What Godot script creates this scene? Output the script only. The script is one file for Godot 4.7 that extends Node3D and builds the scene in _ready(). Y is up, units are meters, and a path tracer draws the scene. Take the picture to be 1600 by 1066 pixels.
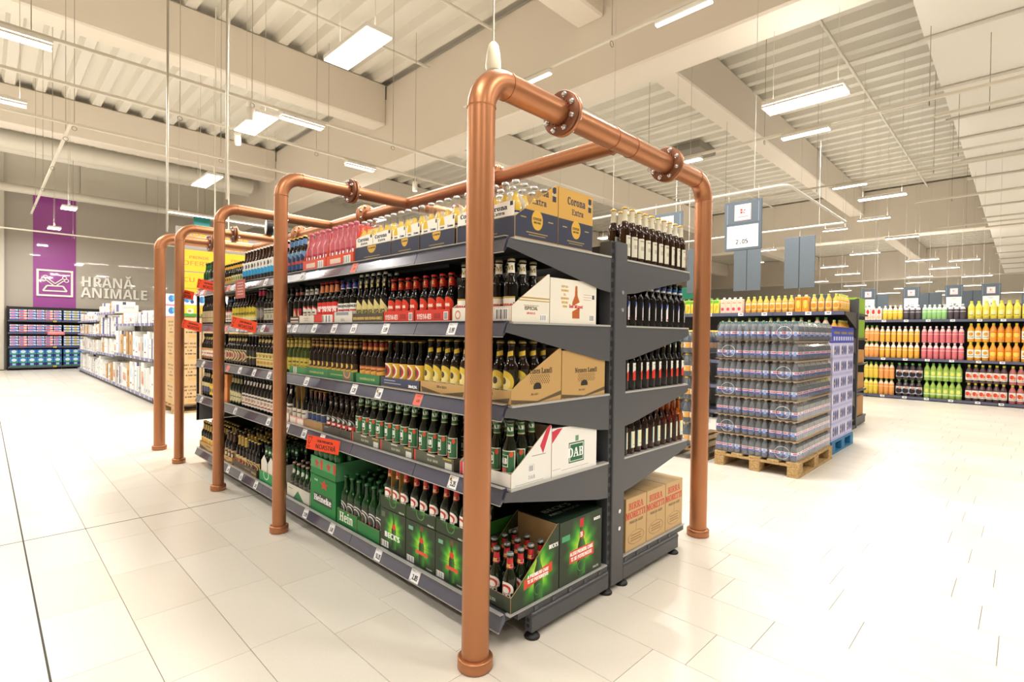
extends Node3D
# Supermarket beer aisle: copper pipe frame round a shelving gondola, ceiling of deck and beams, shelves beyond.

# ------------------------------------------------------------------ mesh builder
class MB:
	var s := {}
	func _get_s(m):
		if not s.has(m):
			s[m] = [PackedVector3Array(), PackedVector3Array(), PackedVector2Array()]
		return s[m]
	func tri(m, a: Vector3, b: Vector3, c: Vector3, na: Vector3, nb: Vector3, nc: Vector3, ua := Vector2.ZERO, ub := Vector2.ZERO, uc := Vector2.ZERO) -> void:
		var t = _get_s(m)
		if (b - a).cross(c - a).dot(na + nb + nc) > 0.0:
			t[0].append_array([a, c, b]); t[1].append_array([na, nc, nb]); t[2].append_array([ua, uc, ub])
		else:
			t[0].append_array([a, b, c]); t[1].append_array([na, nb, nc]); t[2].append_array([ua, ub, uc])
	# a b c d counter-clockwise seen from the front, a = bottom left
	func quad(m, a: Vector3, b: Vector3, c: Vector3, d: Vector3, r := Rect2(0, 0, 1, 1)) -> void:
		var n := (b - a).cross(c - a).normalized()
		var ua := Vector2(r.position.x, r.end.y)
		var ub := r.end
		var uc := Vector2(r.end.x, r.position.y)
		var ud := r.position
		tri(m, a, b, c, n, n, n, ua, ub, uc)
		tri(m, a, c, d, n, n, n, ua, uc, ud)
	# faces: dictionary "nx px nz pz py ny" -> Rect2 or material override [mat, rect]
	func box(m, lo: Vector3, hi: Vector3, faces := {}) -> void:
		var x0 := lo.x; var y0 := lo.y; var z0 := lo.z
		var x1 := hi.x; var y1 := hi.y; var z1 := hi.z
		var q := {
			"pz": [Vector3(x0, y0, z1), Vector3(x1, y0, z1), Vector3(x1, y1, z1), Vector3(x0, y1, z1)],
			"nz": [Vector3(x1, y0, z0), Vector3(x0, y0, z0), Vector3(x0, y1, z0), Vector3(x1, y1, z0)],
			"px": [Vector3(x1, y0, z1), Vector3(x1, y0, z0), Vector3(x1, y1, z0), Vector3(x1, y1, z1)],
			"nx": [Vector3(x0, y0, z0), Vector3(x0, y0, z1), Vector3(x0, y1, z1), Vector3(x0, y1, z0)],
			"py": [Vector3(x0, y1, z1), Vector3(x1, y1, z1), Vector3(x1, y1, z0), Vector3(x0, y1, z0)],
			"ny": [Vector3(x0, y0, z0), Vector3(x1, y0, z0), Vector3(x1, y0, z1), Vector3(x0, y0, z1)],
		}
		for k in q:
			var f = faces.get(k)
			var mm = m
			var r := Rect2(0, 0, 1, 1)
			if f is Array:
				mm = f[0]; r = f[1]
			elif f is Rect2:
				r = f
			quad(mm, q[k][0], q[k][1], q[k][2], q[k][3], r)
	# chamfered box
	func cbox(m, lo: Vector3, hi: Vector3, b: float) -> void:
		var c := (lo + hi) * 0.5
		var h := (hi - lo) * 0.5
		b = minf(b, minf(h.x, minf(h.y, h.z)) * 0.9)
		for ax in 3:
			var u := (ax + 1) % 3
			var v := (ax + 2) % 3
			for sg in [-1.0, 1.0]:
				var p := []
				for k in [[-1, -1], [1, -1], [1, 1], [-1, 1]]:
					var w := Vector3.ZERO
					w[ax] = sg * h[ax]; w[u] = k[0] * (h[u] - b); w[v] = k[1] * (h[v] - b)
					p.append(c + w)
				_face(m, p, c)
			for su in [-1.0, 1.0]:
				for sv in [-1.0, 1.0]:
					var p2 := []
					for k in [[0, -1], [0, 1], [1, 1], [1, -1]]:
						var w2 := Vector3.ZERO
						w2[ax] = k[1] * (h[ax] - b)
						w2[u] = su * (h[u] - (b if k[0] == 1 else 0.0)); w2[v] = sv * (h[v] - (0.0 if k[0] == 1 else b))
						p2.append(c + w2)
					_face(m, p2, c)
		for sx in [-1.0, 1.0]:
			for sy in [-1.0, 1.0]:
				for sz in [-1.0, 1.0]:
					var e := Vector3(sx, sy, sz)
					_face(m, [c + e * (h - Vector3(0, b, b)), c + e * (h - Vector3(b, 0, b)), c + e * (h - Vector3(b, b, 0))], c)
	func _face(m, p: Array, c: Vector3) -> void:
		var n: Vector3 = (p[1] - p[0]).cross(p[2] - p[0]).normalized()
		if n.dot(p[0] - c) < 0:
			n = -n
		for i in range(1, p.size() - 1):
			tri(m, p[0], p[i], p[i + 1], n, n, n)
	# prof: array of Vector2(radius, y) from bottom to top (outside), crease flag by angle
	func lathe(m, prof: Array, seg := 18, a0 := 0.0, a1 := TAU, r := Rect2(0, 0, 1, 1), at := Vector3.ZERO) -> void:
		var np := prof.size()
		var fn := []
		var ln := 0.0
		var acc := [0.0]
		for i in np - 1:
			var d: Vector2 = prof[i + 1] - prof[i]
			fn.append(Vector2(d.y, -d.x).normalized())
			ln += d.length(); acc.append(ln)
		for i in np - 1:
			var n0: Vector2 = fn[i]
			var n1: Vector2 = fn[i]
			if i > 0 and fn[i - 1].dot(fn[i]) > 0.55:
				n0 = (fn[i - 1] + fn[i]).normalized()
			if i < np - 2 and fn[i + 1].dot(fn[i]) > 0.55:
				n1 = (fn[i + 1] + fn[i]).normalized()
			var p0: Vector2 = prof[i]
			var p1: Vector2 = prof[i + 1]
			var v0: float = r.end.y - r.size.y * acc[i] / ln
			var v1: float = r.end.y - r.size.y * acc[i + 1] / ln
			for j in seg:
				var t0 := a0 + (a1 - a0) * j / seg
				var t1 := a0 + (a1 - a0) * (j + 1) / seg
				var c0 := Vector3(cos(t0), 0, sin(t0))
				var c1 := Vector3(cos(t1), 0, sin(t1))
				var u0 := r.end.x - r.size.x * j / seg
				var u1 := r.end.x - r.size.x * (j + 1) / seg
				var A := at + c0 * p0.x + Vector3(0, p0.y, 0)
				var B := at + c1 * p0.x + Vector3(0, p0.y, 0)
				var C := at + c1 * p1.x + Vector3(0, p1.y, 0)
				var D := at + c0 * p1.x + Vector3(0, p1.y, 0)
				var nA := c0 * n0.x + Vector3(0, n0.y, 0)
				var nB := c1 * n0.x + Vector3(0, n0.y, 0)
				var nC := c1 * n1.x + Vector3(0, n1.y, 0)
				var nD := c0 * n1.x + Vector3(0, n1.y, 0)
				if p0.x > 1e-6:
					tri(m, A, B, C, nA, nB, nC, Vector2(u0, v0), Vector2(u1, v0), Vector2(u1, v1))
				if p1.x > 1e-6:
					tri(m, A, C, D, nA, nC, nD, Vector2(u0, v0), Vector2(u1, v1), Vector2(u0, v1))
	func tube(m, pts: Array, rad: float, seg := 10, caps := true) -> void:
		var n := pts.size()
		var up := Vector3.UP
		var t0: Vector3 = (pts[1] - pts[0]).normalized()
		if absf(t0.dot(up)) > 0.9:
			up = Vector3.RIGHT
		var x := t0.cross(up).normalized()
		var rings := []
		var nrm := []
		for i in n:
			var t: Vector3
			if i == 0:
				t = t0
			elif i == n - 1:
				t = (pts[i] - pts[i - 1]).normalized()
			else:
				t = ((pts[i + 1] - pts[i]).normalized() + (pts[i] - pts[i - 1]).normalized()).normalized()
			x = (x - t * x.dot(t)).normalized()
			var y := t.cross(x)
			var ring := []
			var nr := []
			for j in seg:
				var a := TAU * j / seg
				var d := x * cos(a) + y * sin(a)
				ring.append(pts[i] + d * rad); nr.append(d)
			rings.append(ring); nrm.append(nr)
		for i in n - 1:
			for j in seg:
				var k := (j + 1) % seg
				tri(m, rings[i][j], rings[i][k], rings[i + 1][k], nrm[i][j], nrm[i][k], nrm[i + 1][k])
				tri(m, rings[i][j], rings[i + 1][k], rings[i + 1][j], nrm[i][j], nrm[i + 1][k], nrm[i + 1][j])
		if caps:
			for e in [[0, pts[0] - pts[1]], [n - 1, pts[n - 1] - pts[n - 2]]]:
				var nn: Vector3 = e[1].normalized()
				for j in seg:
					tri(m, pts[e[0]], rings[e[0]][j], rings[e[0]][(j + 1) % seg], nn, nn, nn)
	func bar(m, a: Vector3, b: Vector3, rad: float, seg := 8) -> void:
		tube(m, [a, b], rad, seg)
	# convex or concave polygon (2D, x right y up) as a plate: o + ex*x + ey*y, thickness th behind the front (front normal = ex x ey)
	func plate(m, poly: PackedVector2Array, o: Vector3, ex: Vector3, ey: Vector3, th: float, r := Rect2(0, 0, 1, 1), back = null, bounds := Rect2()) -> void:
		var n := ex.cross(ey).normalized()
		if Geometry2D.is_polygon_clockwise(poly):
			poly = poly.duplicate(); poly.reverse()
		var idx := Geometry2D.triangulate_polygon(poly)
		var lo := Vector2(1e9, 1e9)
		var hi := Vector2(-1e9, -1e9)
		for p in poly:
			lo = lo.min(p); hi = hi.max(p)
		if bounds.size.x > 0:
			lo = bounds.position; hi = bounds.end
		var uv := func(p: Vector2) -> Vector2: return Vector2(r.position.x + r.size.x * (p.x - lo.x) / (hi.x - lo.x), r.end.y - r.size.y * (p.y - lo.y) / (hi.y - lo.y))
		var P := func(p: Vector2) -> Vector3: return o + ex * p.x + ey * p.y
		var bm = m if back == null else back
		for i in range(0, idx.size(), 3):
			var a := poly[idx[i]]; var b := poly[idx[i + 1]]; var c := poly[idx[i + 2]]
			tri(m, P.call(a), P.call(b), P.call(c), n, n, n, uv.call(a), uv.call(b), uv.call(c))
			tri(bm, P.call(a) - n * th, P.call(b) - n * th, P.call(c) - n * th, -n, -n, -n, uv.call(a), uv.call(b), uv.call(c))
		for i in poly.size():
			var a2 := poly[i]; var b2 := poly[(i + 1) % poly.size()]
			var d := b2 - a2
			if d.length() < 1e-6:
				continue
			var en := (ex * d.y - ey * d.x).normalized()
			var A: Vector3 = P.call(a2); var B: Vector3 = P.call(b2)
			tri(bm, A, B, B - n * th, en, en, en); tri(bm, A, B - n * th, A - n * th, en, en, en)
	func build() -> ArrayMesh:
		var am := ArrayMesh.new()
		for m in s:
			var a := []
			a.resize(Mesh.ARRAY_MAX)
			a[Mesh.ARRAY_VERTEX] = s[m][0]; a[Mesh.ARRAY_NORMAL] = s[m][1]; a[Mesh.ARRAY_TEX_UV] = s[m][2]
			am.add_surface_from_arrays(Mesh.PRIMITIVE_TRIANGLES, a)
			am.surface_set_material(am.get_surface_count() - 1, m)
		return am

# ------------------------------------------------------------------ print atlas
const AT := 2048
var atlas: Image
var pen := Vector2i(2, 2)
var row_h := 0
var fonts := {}
var glyphs := {}

class Cell:
	var img: Image
	var r: Rect2i
	var host
	func uv() -> Rect2:
		return Rect2((r.position.x + 0.75) / 2048.0, (r.position.y + 0.75) / 2048.0, (r.size.x - 1.5) / 2048.0, (r.size.y - 1.5) / 2048.0)
	func sub(x: float, y: float, w: float, h: float) -> Rect2:
		var q := uv()
		return Rect2(q.position.x + x * q.size.x, q.position.y + y * q.size.y, w * q.size.x, h * q.size.y)
	func fill(c: Color) -> Cell:
		img.fill_rect(r, c); return self
	func rect(x: float, y: float, w: float, h: float, c: Color) -> Cell:
		img.fill_rect(Rect2i(r.position.x + roundi(x * r.size.x), r.position.y + roundi(y * r.size.y), maxi(1, roundi(w * r.size.x)), maxi(1, roundi(h * r.size.y))).intersection(r), c); return self
	func shade(x: float, y: float, w: float, h: float, fn: Callable) -> Cell:   # fn(u,v) -> Color with alpha
		for j in range(int(y * r.size.y), int((y + h) * r.size.y)):
			for i in range(int(x * r.size.x), int((x + w) * r.size.x)):
				if i < 0 or j < 0 or i >= r.size.x or j >= r.size.y:
					continue
				var c: Color = fn.call((i + 0.5) / r.size.x, (j + 0.5) / r.size.y)
				if c.a > 0.0:
					var p := Vector2i(r.position.x + i, r.position.y + j)
					img.set_pixelv(p, c if c.a >= 1.0 else img.get_pixelv(p).lerp(Color(c.r, c.g, c.b, 1), c.a))
		return self
	func disc(cx: float, cy: float, rx: float, ry: float, c: Color) -> Cell:
		return shade(cx - rx, cy - ry, 2 * rx, 2 * ry, func(u, v): return c if pow((u - cx) / rx, 2) + pow((v - cy) / ry, 2) < 1.0 else Color(0, 0, 0, 0))
	func ring(cx: float, cy: float, rx: float, ry: float, t: float, c: Color) -> Cell:
		return shade(cx - rx, cy - ry, 2 * rx, 2 * ry, func(u, v):
			var d: float = sqrt(pow((u - cx) / rx, 2) + pow((v - cy) / ry, 2))
			return c if d < 1.0 and d > 1.0 - t else Color(0, 0, 0, 0))
	func poly(p: PackedVector2Array, c: Color) -> Cell:
		var lo := Vector2(9, 9)
		var hi := Vector2(-9, -9)
		for q in p:
			lo = lo.min(q); hi = hi.max(q)
		return shade(lo.x, lo.y, hi.x - lo.x, hi.y - lo.y, func(u, v): return c if Geometry2D.is_point_in_polygon(Vector2(u, v), p) else Color(0, 0, 0, 0))
	func star(cx: float, cy: float, ry: float, c: Color) -> Cell:
		var k := float(r.size.y) / r.size.x
		var p := PackedVector2Array()
		for i in 10:
			var rr := ry if i % 2 == 0 else ry * 0.42
			p.append(Vector2(cx + sin(TAU * i / 10) * rr * k, cy - cos(TAU * i / 10) * rr))
		return poly(p, c)
	func bars(x: float, y: float, w: float, h: float) -> Cell:
		rect(x, y, w, h, Color.WHITE)
		var q := x + 0.01
		var k := 0
		while q < x + w - 0.01:
			rect(q, y + h * 0.08, w * (0.03 if k % 3 else 0.07), h * 0.84, Color(0.1, 0.1, 0.1)); q += w * (0.09 if k % 2 else 0.12); k += 1
		return self
	# cx, cy: centre of the text; h: cap height share of the cell; fit: widest share
	func text(t: String, cx: float, cy: float, h: float, c: Color, font := "sb", stretch := 1.0, fit := 0.96, turn := 0) -> Cell:
		host.draw_text(self, t, cx, cy, h, c, font, stretch, fit, turn); return self

func cell(w: int, h: int) -> Cell:
	if pen.x + w + 2 > AT:
		pen.x = 2; pen.y += row_h + 2; row_h = 0
	var c := Cell.new()
	c.img = atlas; c.host = self
	c.r = Rect2i(pen, Vector2i(w, h))
	pen.x += w + 2
	row_h = maxi(row_h, h)
	if pen.y + h > AT:
		push_error("atlas full")
	return c

func get_font(k: String) -> RID:
	if not fonts.has(k):
		var f := SystemFont.new()
		f.font_names = PackedStringArray(["Droid Serif" if k.begins_with("r") else "Droid Sans Mono" if k.begins_with("m") else "Droid Sans"])
		f.font_weight = 700 if k.ends_with("b") else 400
		fonts[k] = f
	return fonts[k].get_rids()[0]

func glyph(k: String, sz: int, code: int) -> Array:
	var key := "%s_%d_%d" % [k, sz, code]
	if not glyphs.has(key):
		var ts := TextServerManager.get_primary_interface()
		var rid := get_font(k)
		var gi := ts.font_get_glyph_index(rid, sz, code, 0)
		var v := Vector2i(sz, 0)
		ts.font_render_glyph(rid, v, gi)
		var im: Image = null
		var ti := ts.font_get_glyph_texture_idx(rid, v, gi)
		var ur := ts.font_get_glyph_uv_rect(rid, v, gi)
		if ti >= 0 and ur.size.x > 0:
			im = ts.font_get_texture_image(rid, v, ti).get_region(Rect2i(ur))
			im.convert(Image.FORMAT_RGBA8)
		glyphs[key] = [im, ts.font_get_glyph_offset(rid, v, gi), ts.font_get_glyph_advance(rid, sz, gi).x]
	return glyphs[key]

func draw_text(cl: Cell, t: String, cx: float, cy: float, h: float, c: Color, k: String, stretch: float, fit: float, turn: int) -> void:
	var W := cl.r.size.x
	var H := cl.r.size.y
	if turn % 2 == 1:
		W = cl.r.size.y; H = cl.r.size.x
	var sz := maxi(5, roundi(h * H / 0.72))
	var w := 0.0
	for ch in t:
		w += glyph(k, sz, ch.unicode_at(0))[2]
	var strip := Image.create_empty(int(w) + sz, sz * 2, false, Image.FORMAT_RGBA8)
	var x := sz * 0.4
	var base := int(sz * 1.35)
	for ch in t:
		var g = glyph(k, sz, ch.unicode_at(0))
		if g[0]:
			strip.blend_rect(g[0], Rect2i(Vector2i.ZERO, g[0].get_size()), Vector2i(roundi(x + g[1].x), roundi(base + g[1].y)))
		x += g[2]
	var tw := w * stretch
	var sx := stretch
	if tw > fit * W:
		sx *= fit * W / tw
	strip.resize(maxi(2, roundi(strip.get_width() * sx)), strip.get_height(), Image.INTERPOLATE_BILINEAR)
	var ox := cx * cl.r.size.x
	var oy := cy * cl.r.size.y
	var mid := Vector2(strip.get_width() * 0.5, base - 0.36 * sz)
	for i in turn:
		mid = Vector2(strip.get_height() - mid.y, mid.x)
		strip.rotate_90(CLOCKWISE)
	var solid := Image.create_empty(strip.get_width(), strip.get_height(), false, Image.FORMAT_RGBA8)
	solid.fill(c)
	var dst := Vector2i(cl.r.position) + Vector2i(roundi(ox - mid.x), roundi(oy - mid.y))
	var src := Rect2i(Vector2i.ZERO, strip.get_size())
	var clip := Rect2i(dst, src.size).intersection(cl.r)
	if clip.size.x <= 0 or clip.size.y <= 0:
		return
	atlas.blend_rect_mask(solid, strip, Rect2i(clip.position - dst, clip.size), clip.position)

# ------------------------------------------------------------------ naming and placing
var taken := {}
func numbered(n: String) -> String:
	if not taken.has(n):
		taken[n] = 0
		return n
	taken[n] += 1
	return "%s_%03d" % [n, taken[n]]

func tag(o: Node, label: String, category: String, group := "") -> Node:
	o.set_meta("label", label); o.set_meta("category", category)
	if group:
		o.set_meta("group", group)
	return o

func thing(called: String, label: String, category: String, at := Vector3.ZERO, group := "", turn := 0.0) -> Node3D:
	var o := Node3D.new()
	o.name = numbered(called); add_child(o)
	o.position = at; o.rotation.y = turn
	tag(o, label, category, group)
	return o

func part(called: String, mb, parent: Node, at := Vector3.ZERO) -> MeshInstance3D:
	var o := MeshInstance3D.new()
	o.mesh = mb.build() if mb is MB else mb
	var n := called
	var k := 0
	while parent.has_node(NodePath(n)):
		k += 1
		n = "%s_%03d" % [called, k]
	o.name = n
	o.position = at
	parent.add_child(o)
	return o

func single(called: String, mb, label: String, category: String, at := Vector3.ZERO, group := "", turn := 0.0) -> MeshInstance3D:
	var o := MeshInstance3D.new()
	o.mesh = mb.build() if mb is MB else mb
	o.name = numbered(called); add_child(o)
	o.position = at; o.rotation.y = turn
	tag(o, label, category, group)
	return o

func struct(called: String, mb, parent = null) -> MeshInstance3D:
	if parent:
		return part(called, mb, parent)
	var o := MeshInstance3D.new()
	o.mesh = mb.build() if mb is MB else mb
	o.name = called
	o.set_meta("kind", "structure")
	add_child(o)
	return o

const ORD := ["first", "second", "third", "fourth", "fifth", "sixth", "seventh", "eighth", "ninth", "tenth", "eleventh", "twelfth", "thirteenth", "fourteenth", "fifteenth", "sixteenth", "seventeenth", "eighteenth", "nineteenth", "twentieth"]
const CARD := ["", "one", "two", "three", "four", "five", "six", "seven", "eight", "nine"]
func ordinal(i: int) -> String:
	if i < 20:
		return ORD[i]
	var tens = ["", "", "twenty", "thirty", "forty", "fifty", "sixty", "seventy"][(i + 1) / 10]
	if (i + 1) % 10 == 0:
		return tens.substr(0, tens.length() - 1) + "ieth"
	return tens + "-" + ORD[i % 10]

var mats := {}
func mt(c: Color, rough := 0.6, metal := 0.0, coat := 0.0) -> StandardMaterial3D:
	var k := "%s %.2f %.2f %.2f" % [c.to_html(), rough, metal, coat]
	if not mats.has(k):
		var m := StandardMaterial3D.new()
		m.albedo_color = c; m.roughness = rough; m.metallic = metal
		if coat > 0:
			m.clearcoat_enabled = true; m.clearcoat = coat; m.clearcoat_roughness = 0.03
		mats[k] = m
	return mats[k]
func hx(h: String, rough := 0.6, metal := 0.0, coat := 0.0) -> StandardMaterial3D:
	return mt(Color(h), rough, metal, coat)
func pane(c: Color, alpha: float, rough := 0.05) -> StandardMaterial3D:
	var k := "pane %s %.2f %.2f" % [c.to_html(), alpha, rough]
	if not mats.has(k):
		var m := StandardMaterial3D.new()
		m.albedo_color = Color(c.r, c.g, c.b, alpha); m.roughness = rough
		m.transparency = BaseMaterial3D.TRANSPARENCY_ALPHA
		mats[k] = m
	return mats[k]
func solid_glass(c: Color, ior_scale := 0.033, alpha := 0.0) -> StandardMaterial3D:
	var k := "glass %s %.3f %.2f" % [c.to_html(), ior_scale, alpha]
	if not mats.has(k):
		var m := StandardMaterial3D.new()
		m.albedo_color = Color(c.r, c.g, c.b, alpha); m.roughness = 0.02
		m.refraction_enabled = true; m.refraction_scale = ior_scale
		mats[k] = m
	return mats[k]
func glow(c: Color, e: float) -> StandardMaterial3D:
	var k := "glow %s %.2f" % [c.to_html(), e]
	if not mats.has(k):
		var m := StandardMaterial3D.new()
		m.albedo_color = c; m.emission_enabled = true; m.emission = c; m.emission_energy_multiplier = e
		mats[k] = m
	return mats[k]

var PRINT: StandardMaterial3D      # the print atlas, matt card
var LABEL: StandardMaterial3D      # the same print on glossy paper
var rng := RandomNumberGenerator.new()

func _ready() -> void:
	rng.seed = 7
	setup_view()
	setup_print()
	build_room()
	build_ceiling_services()
	build_lamps()
	build_pipe_frame()
	build_gondola()
	stock_gondola()
	build_pet_corner()
	build_white_goods()
	build_promo_pallet()
	build_pallets()
	build_juice_side()
	build_hanging_signs()
	finish_print()

func setup_view() -> void:
	var cam := Camera3D.new()
	cam.name = "camera"
	cam.position = Vector3(-1.3811, 1.3293, 1.5455)
	cam.rotation = Vector3(-0.0138, -0.7927, 0.0125)
	cam.fov = 66.243
	cam.near = 0.05; cam.far = 200
	add_child(cam)
	cam.current = true
	var we := WorldEnvironment.new()
	we.name = "environment"
	var e := Environment.new()
	e.background_mode = Environment.BG_COLOR
	e.background_color = Color(0.75, 0.8, 0.85)
	e.tonemap_mode = Environment.TONE_MAPPER_LINEAR
	e.tonemap_exposure = EXPOSURE
	e.sdfgi_enabled = true; e.ssao_enabled = true; e.ssil_enabled = true
	we.environment = e
	add_child(we)

const EXPOSURE := 1.15
const LAMP_E := 5.4        # per square metre of lamp, times area below
const UPLIGHT := 0.13
const WARM := Color(1.0, 0.985, 0.955)

func setup_print() -> void:
	atlas = Image.create_empty(AT, AT, false, Image.FORMAT_RGBA8)
	atlas.fill(Color(0.8, 0.8, 0.8))
	PRINT = StandardMaterial3D.new(); PRINT.roughness = 0.55
	LABEL = StandardMaterial3D.new(); LABEL.roughness = 0.3

func finish_print() -> void:
	var t := ImageTexture.create_from_image(atlas)
	PRINT.albedo_texture = t
	LABEL.albedo_texture = t

func noise_tex(seed_: int, freq: float, a: Color, b: Color, size := 256) -> NoiseTexture2D:
	var n := FastNoiseLite.new()
	n.seed = seed_; n.frequency = freq
	var t := NoiseTexture2D.new()
	t.noise = n; t.width = size; t.height = size; t.seamless = true
	var g := Gradient.new()
	g.set_color(0, a); g.set_color(1, b)
	t.color_ramp = g
	return t

# ------------------------------------------------------------------ room
const XL := -9.0
const XR := 47.0
const ZB := -21.4
const ZF := 11.0
const DECK := 7.2
const GIRDER := [[5.37, 6.0], [23.45, 24.1], [41.5, 42.1]]
const JOIST := [3.1, -3.2, -9.4, -16.0]

func build_room() -> void:
	# floor: a screed slab and vinyl tiles 0.60 x 0.3025 laid on it
	var mb := MB.new()
	mb.box(hx("8d8471", 0.8), Vector3(XL, -0.3, ZB), Vector3(XR, -0.0045, ZF))
	var floor_ := struct("floor", mb)
	var tex := ImageTexture.create_from_image(speck_image())
	var tile_mats := []
	for c in ["e9e3d8", "e6dfd3", "ebe6dc"]:
		var m := StandardMaterial3D.new()
		m.albedo_color = Color(c); m.albedo_texture = tex; m.roughness = 0.33
		m.uv1_triplanar = true; m.uv1_world_triplanar = true; m.uv1_scale = Vector3(1.7, 1.7, 1.7)
		tile_mats.append(m)
	var meshes := []
	for m in tile_mats:
		var tb := MB.new()
		tb.cbox(m, Vector3(0.0012, -0.0045, 0.0012), Vector3(0.3013, 0.0, 0.5988), 0.0008)
		meshes.append(tb.build())
	var half := []
	var rest := [[], [], []]
	var near := []
	var phases := {0: -1.03, 1: -1.93, 2: -0.74, 3: -0.6, 4: -0.13, 5: 0.44, 6: 0.585, 7: 0.13, 8: 0.426, 9: 0.28}
	for k in range(-26, 159):
		var x := -1.2 + 0.3025 * k
		var ph: float = phases[k] if phases.has(k) else fposmod(k * 0.37 + 0.11 * (k % 3), 0.6)
		for j in range(-36, 20):
			var z := ph + 0.6 * j
			if x < XL or x > XR - 0.31 or z < ZB or z > ZF - 0.6:
				continue
			var h := (k * 7 + j * 13 + (k * j) % 5) % 3
			var p := Vector3(x, 0, z)
			var q := p + Vector3(0.15, 0, 0.3)
			var d := Vector2(q.x + 1.38, q.z - 1.55).length()
			var ang := atan2(q.x + 1.38, 1.55 - q.z)
			var inside := ang > 0.02 and ang < 1.58 and d > 1.35
			var hidden := q.x > 0.4 and q.x < 1.5 and q.z < -0.1 and q.z > -4.3
			if inside and not hidden:
				near.append([d, h, p])
			else:
				rest[h].append(p)
	near.sort_custom(func(a, b): return a[0] < b[0])
	for i in near.size():
		if i < 300:
			var o := part("tile", meshes[near[i][1]], floor_)
			o.position = near[i][2]
		else:
			rest[near[i][1]].append(near[i][2])
	for h in 3:
		var mm := MultiMesh.new()
		mm.transform_format = MultiMesh.TRANSFORM_3D
		mm.mesh = meshes[h]; mm.instance_count = rest[h].size()
		for i in rest[h].size():
			mm.set_instance_transform(i, Transform3D(Basis(), rest[h][i]))
		var mi := MultiMeshInstance3D.new()
		mi.multimesh = mm
		mi.name = ["tile_field", "tile_field_001", "tile_field_002"][h]
		mi.set_meta("kind", "stuff")
		floor_.add_child(mi)
	var jb := MB.new()
	jb.box(hx("3a3733", 0.7), Vector3(-1.204, -0.003, ZB), Vector3(-1.1965, 0.0012, ZF))
	struct("trim_1", jb)
	jb = MB.new()
	jb.box(hx("3a3733", 0.7), Vector3(XL, -0.003, -2.8835), Vector3(20.0, 0.0012, -2.8785))
	struct("trim_2", jb)
	# walls
	var plaster := hx("e0d9cb", 0.8)
	mb = MB.new(); mb.box(plaster, Vector3(XL - 0.3, -0.3, ZB), Vector3(XL, 8, ZF)); struct("wall_west", mb)
	mb = MB.new(); mb.box(plaster, Vector3(XR, -0.3, ZB), Vector3(XR + 0.3, 8, ZF)); struct("wall_east", mb)
	mb = MB.new(); mb.box(plaster, Vector3(XL - 0.3, -0.3, ZF), Vector3(XR + 0.3, 8, ZF + 0.3)); struct("wall_south", mb)
	# the lacquered wall of the pet corner mirrors the lamps; plain panels above it
	var taupe := mt(Color("b5ada2"), 0.5, 0.0, 1.0)
	mb = MB.new()
	mb.box(plaster, Vector3(XL - 0.3, -0.3, ZB - 0.4), Vector3(XR + 0.3, 8, ZB - 0.02))
	var wall := struct("wall_north", mb)
	mb = MB.new()
	mb.box(taupe, Vector3(-0.9, 0.0, ZB - 0.02), Vector3(9.5, 5.66, ZB))
	part("lacquered_panel", mb, wall)
	var i := 0
	for x in [-0.9, 0.95, 2.85, 4.75, 6.65]:
		mb = MB.new()
		mb.cbox(hx("e6dfcf", 0.7), Vector3(x, 5.68, ZB - 0.02), Vector3(x + 1.88, 7.2, ZB + 0.01), 0.008)
		part("panel", mb, wall)
	mb = MB.new()
	mb.box(mt(Color("9c3f9a"), 0.45, 0.0, 1.0), Vector3(-0.21, 0.0, ZB), Vector3(0.86, 5.66, ZB + 0.012))
	struct("trim_3", mb)
	mb = MB.new()
	mb.cbox(hx("d9d2c4", 0.6), Vector3(-1.9, 0.0, ZB), Vector3(-0.88, 7.1, ZB + 0.25), 0.02)
	struct("column", mb)
	# ceiling: trapezoidal deck, ribs along z, in bays between the girders
	var deck := hx("e6e0d3", 0.62, 0.0)
	mb = MB.new()
	mb.box(hx("b9b3a4", 0.8), Vector3(XL, DECK + 0.17, ZB), Vector3(XR, DECK + 0.5, ZF))
	var x := XL
	while x < XR:
		var pr := [Vector2(0, 0.16), Vector2(0.25, 0.16), Vector2(0.31, 0.0), Vector2(0.49, 0.0), Vector2(0.55, 0.16)]
		for k in 4:
			var a: Vector2 = pr[k]; var b: Vector2 = pr[k + 1]
			mb.quad(deck, Vector3(x + a.x, DECK + a.y, ZF), Vector3(x + a.x, DECK + a.y, ZB), Vector3(x + b.x, DECK + b.y, ZB), Vector3(x + b.x, DECK + b.y, ZF))
		x += 0.55
	struct("ceiling", mb)
	# girders along z, joists along x
	var conc := hx("e9decf", 0.75)
	var n := 1
	for g in GIRDER:
		mb = MB.new()
		mb.cbox(conc, Vector3(g[0], 5.3, ZB), Vector3(g[1], DECK - 0.02, ZF), 0.03)
		struct("girder_%d" % n if n > 1 else "girder", mb); n += 1
	n = 1
	var spans := [[XL, 5.37], [6.0, 23.45], [24.1, 41.5]]
	for z in JOIST:
		for s in spans:
			if z > 0 and s[0] > 0:
				continue
			mb = MB.new()
			mb.cbox(conc, Vector3(s[0], 6.24, z - 0.5), Vector3(s[1], DECK - 0.01, z), 0.03)
			# a bearing pad in the gap at the girder
			mb.box(hx("2a2927", 0.8), Vector3(s[1] - 0.012, 6.85, z - 0.1), Vector3(s[1] + 0.0, 7.15, z + 0.004))
			struct("joist_%d" % n if n > 1 else "joist", mb); n += 1
	# lower ceiling of white panels over the east aisles, each overlapping the next, on bars along z
	var white := hx("efe9df", 0.7)
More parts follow.
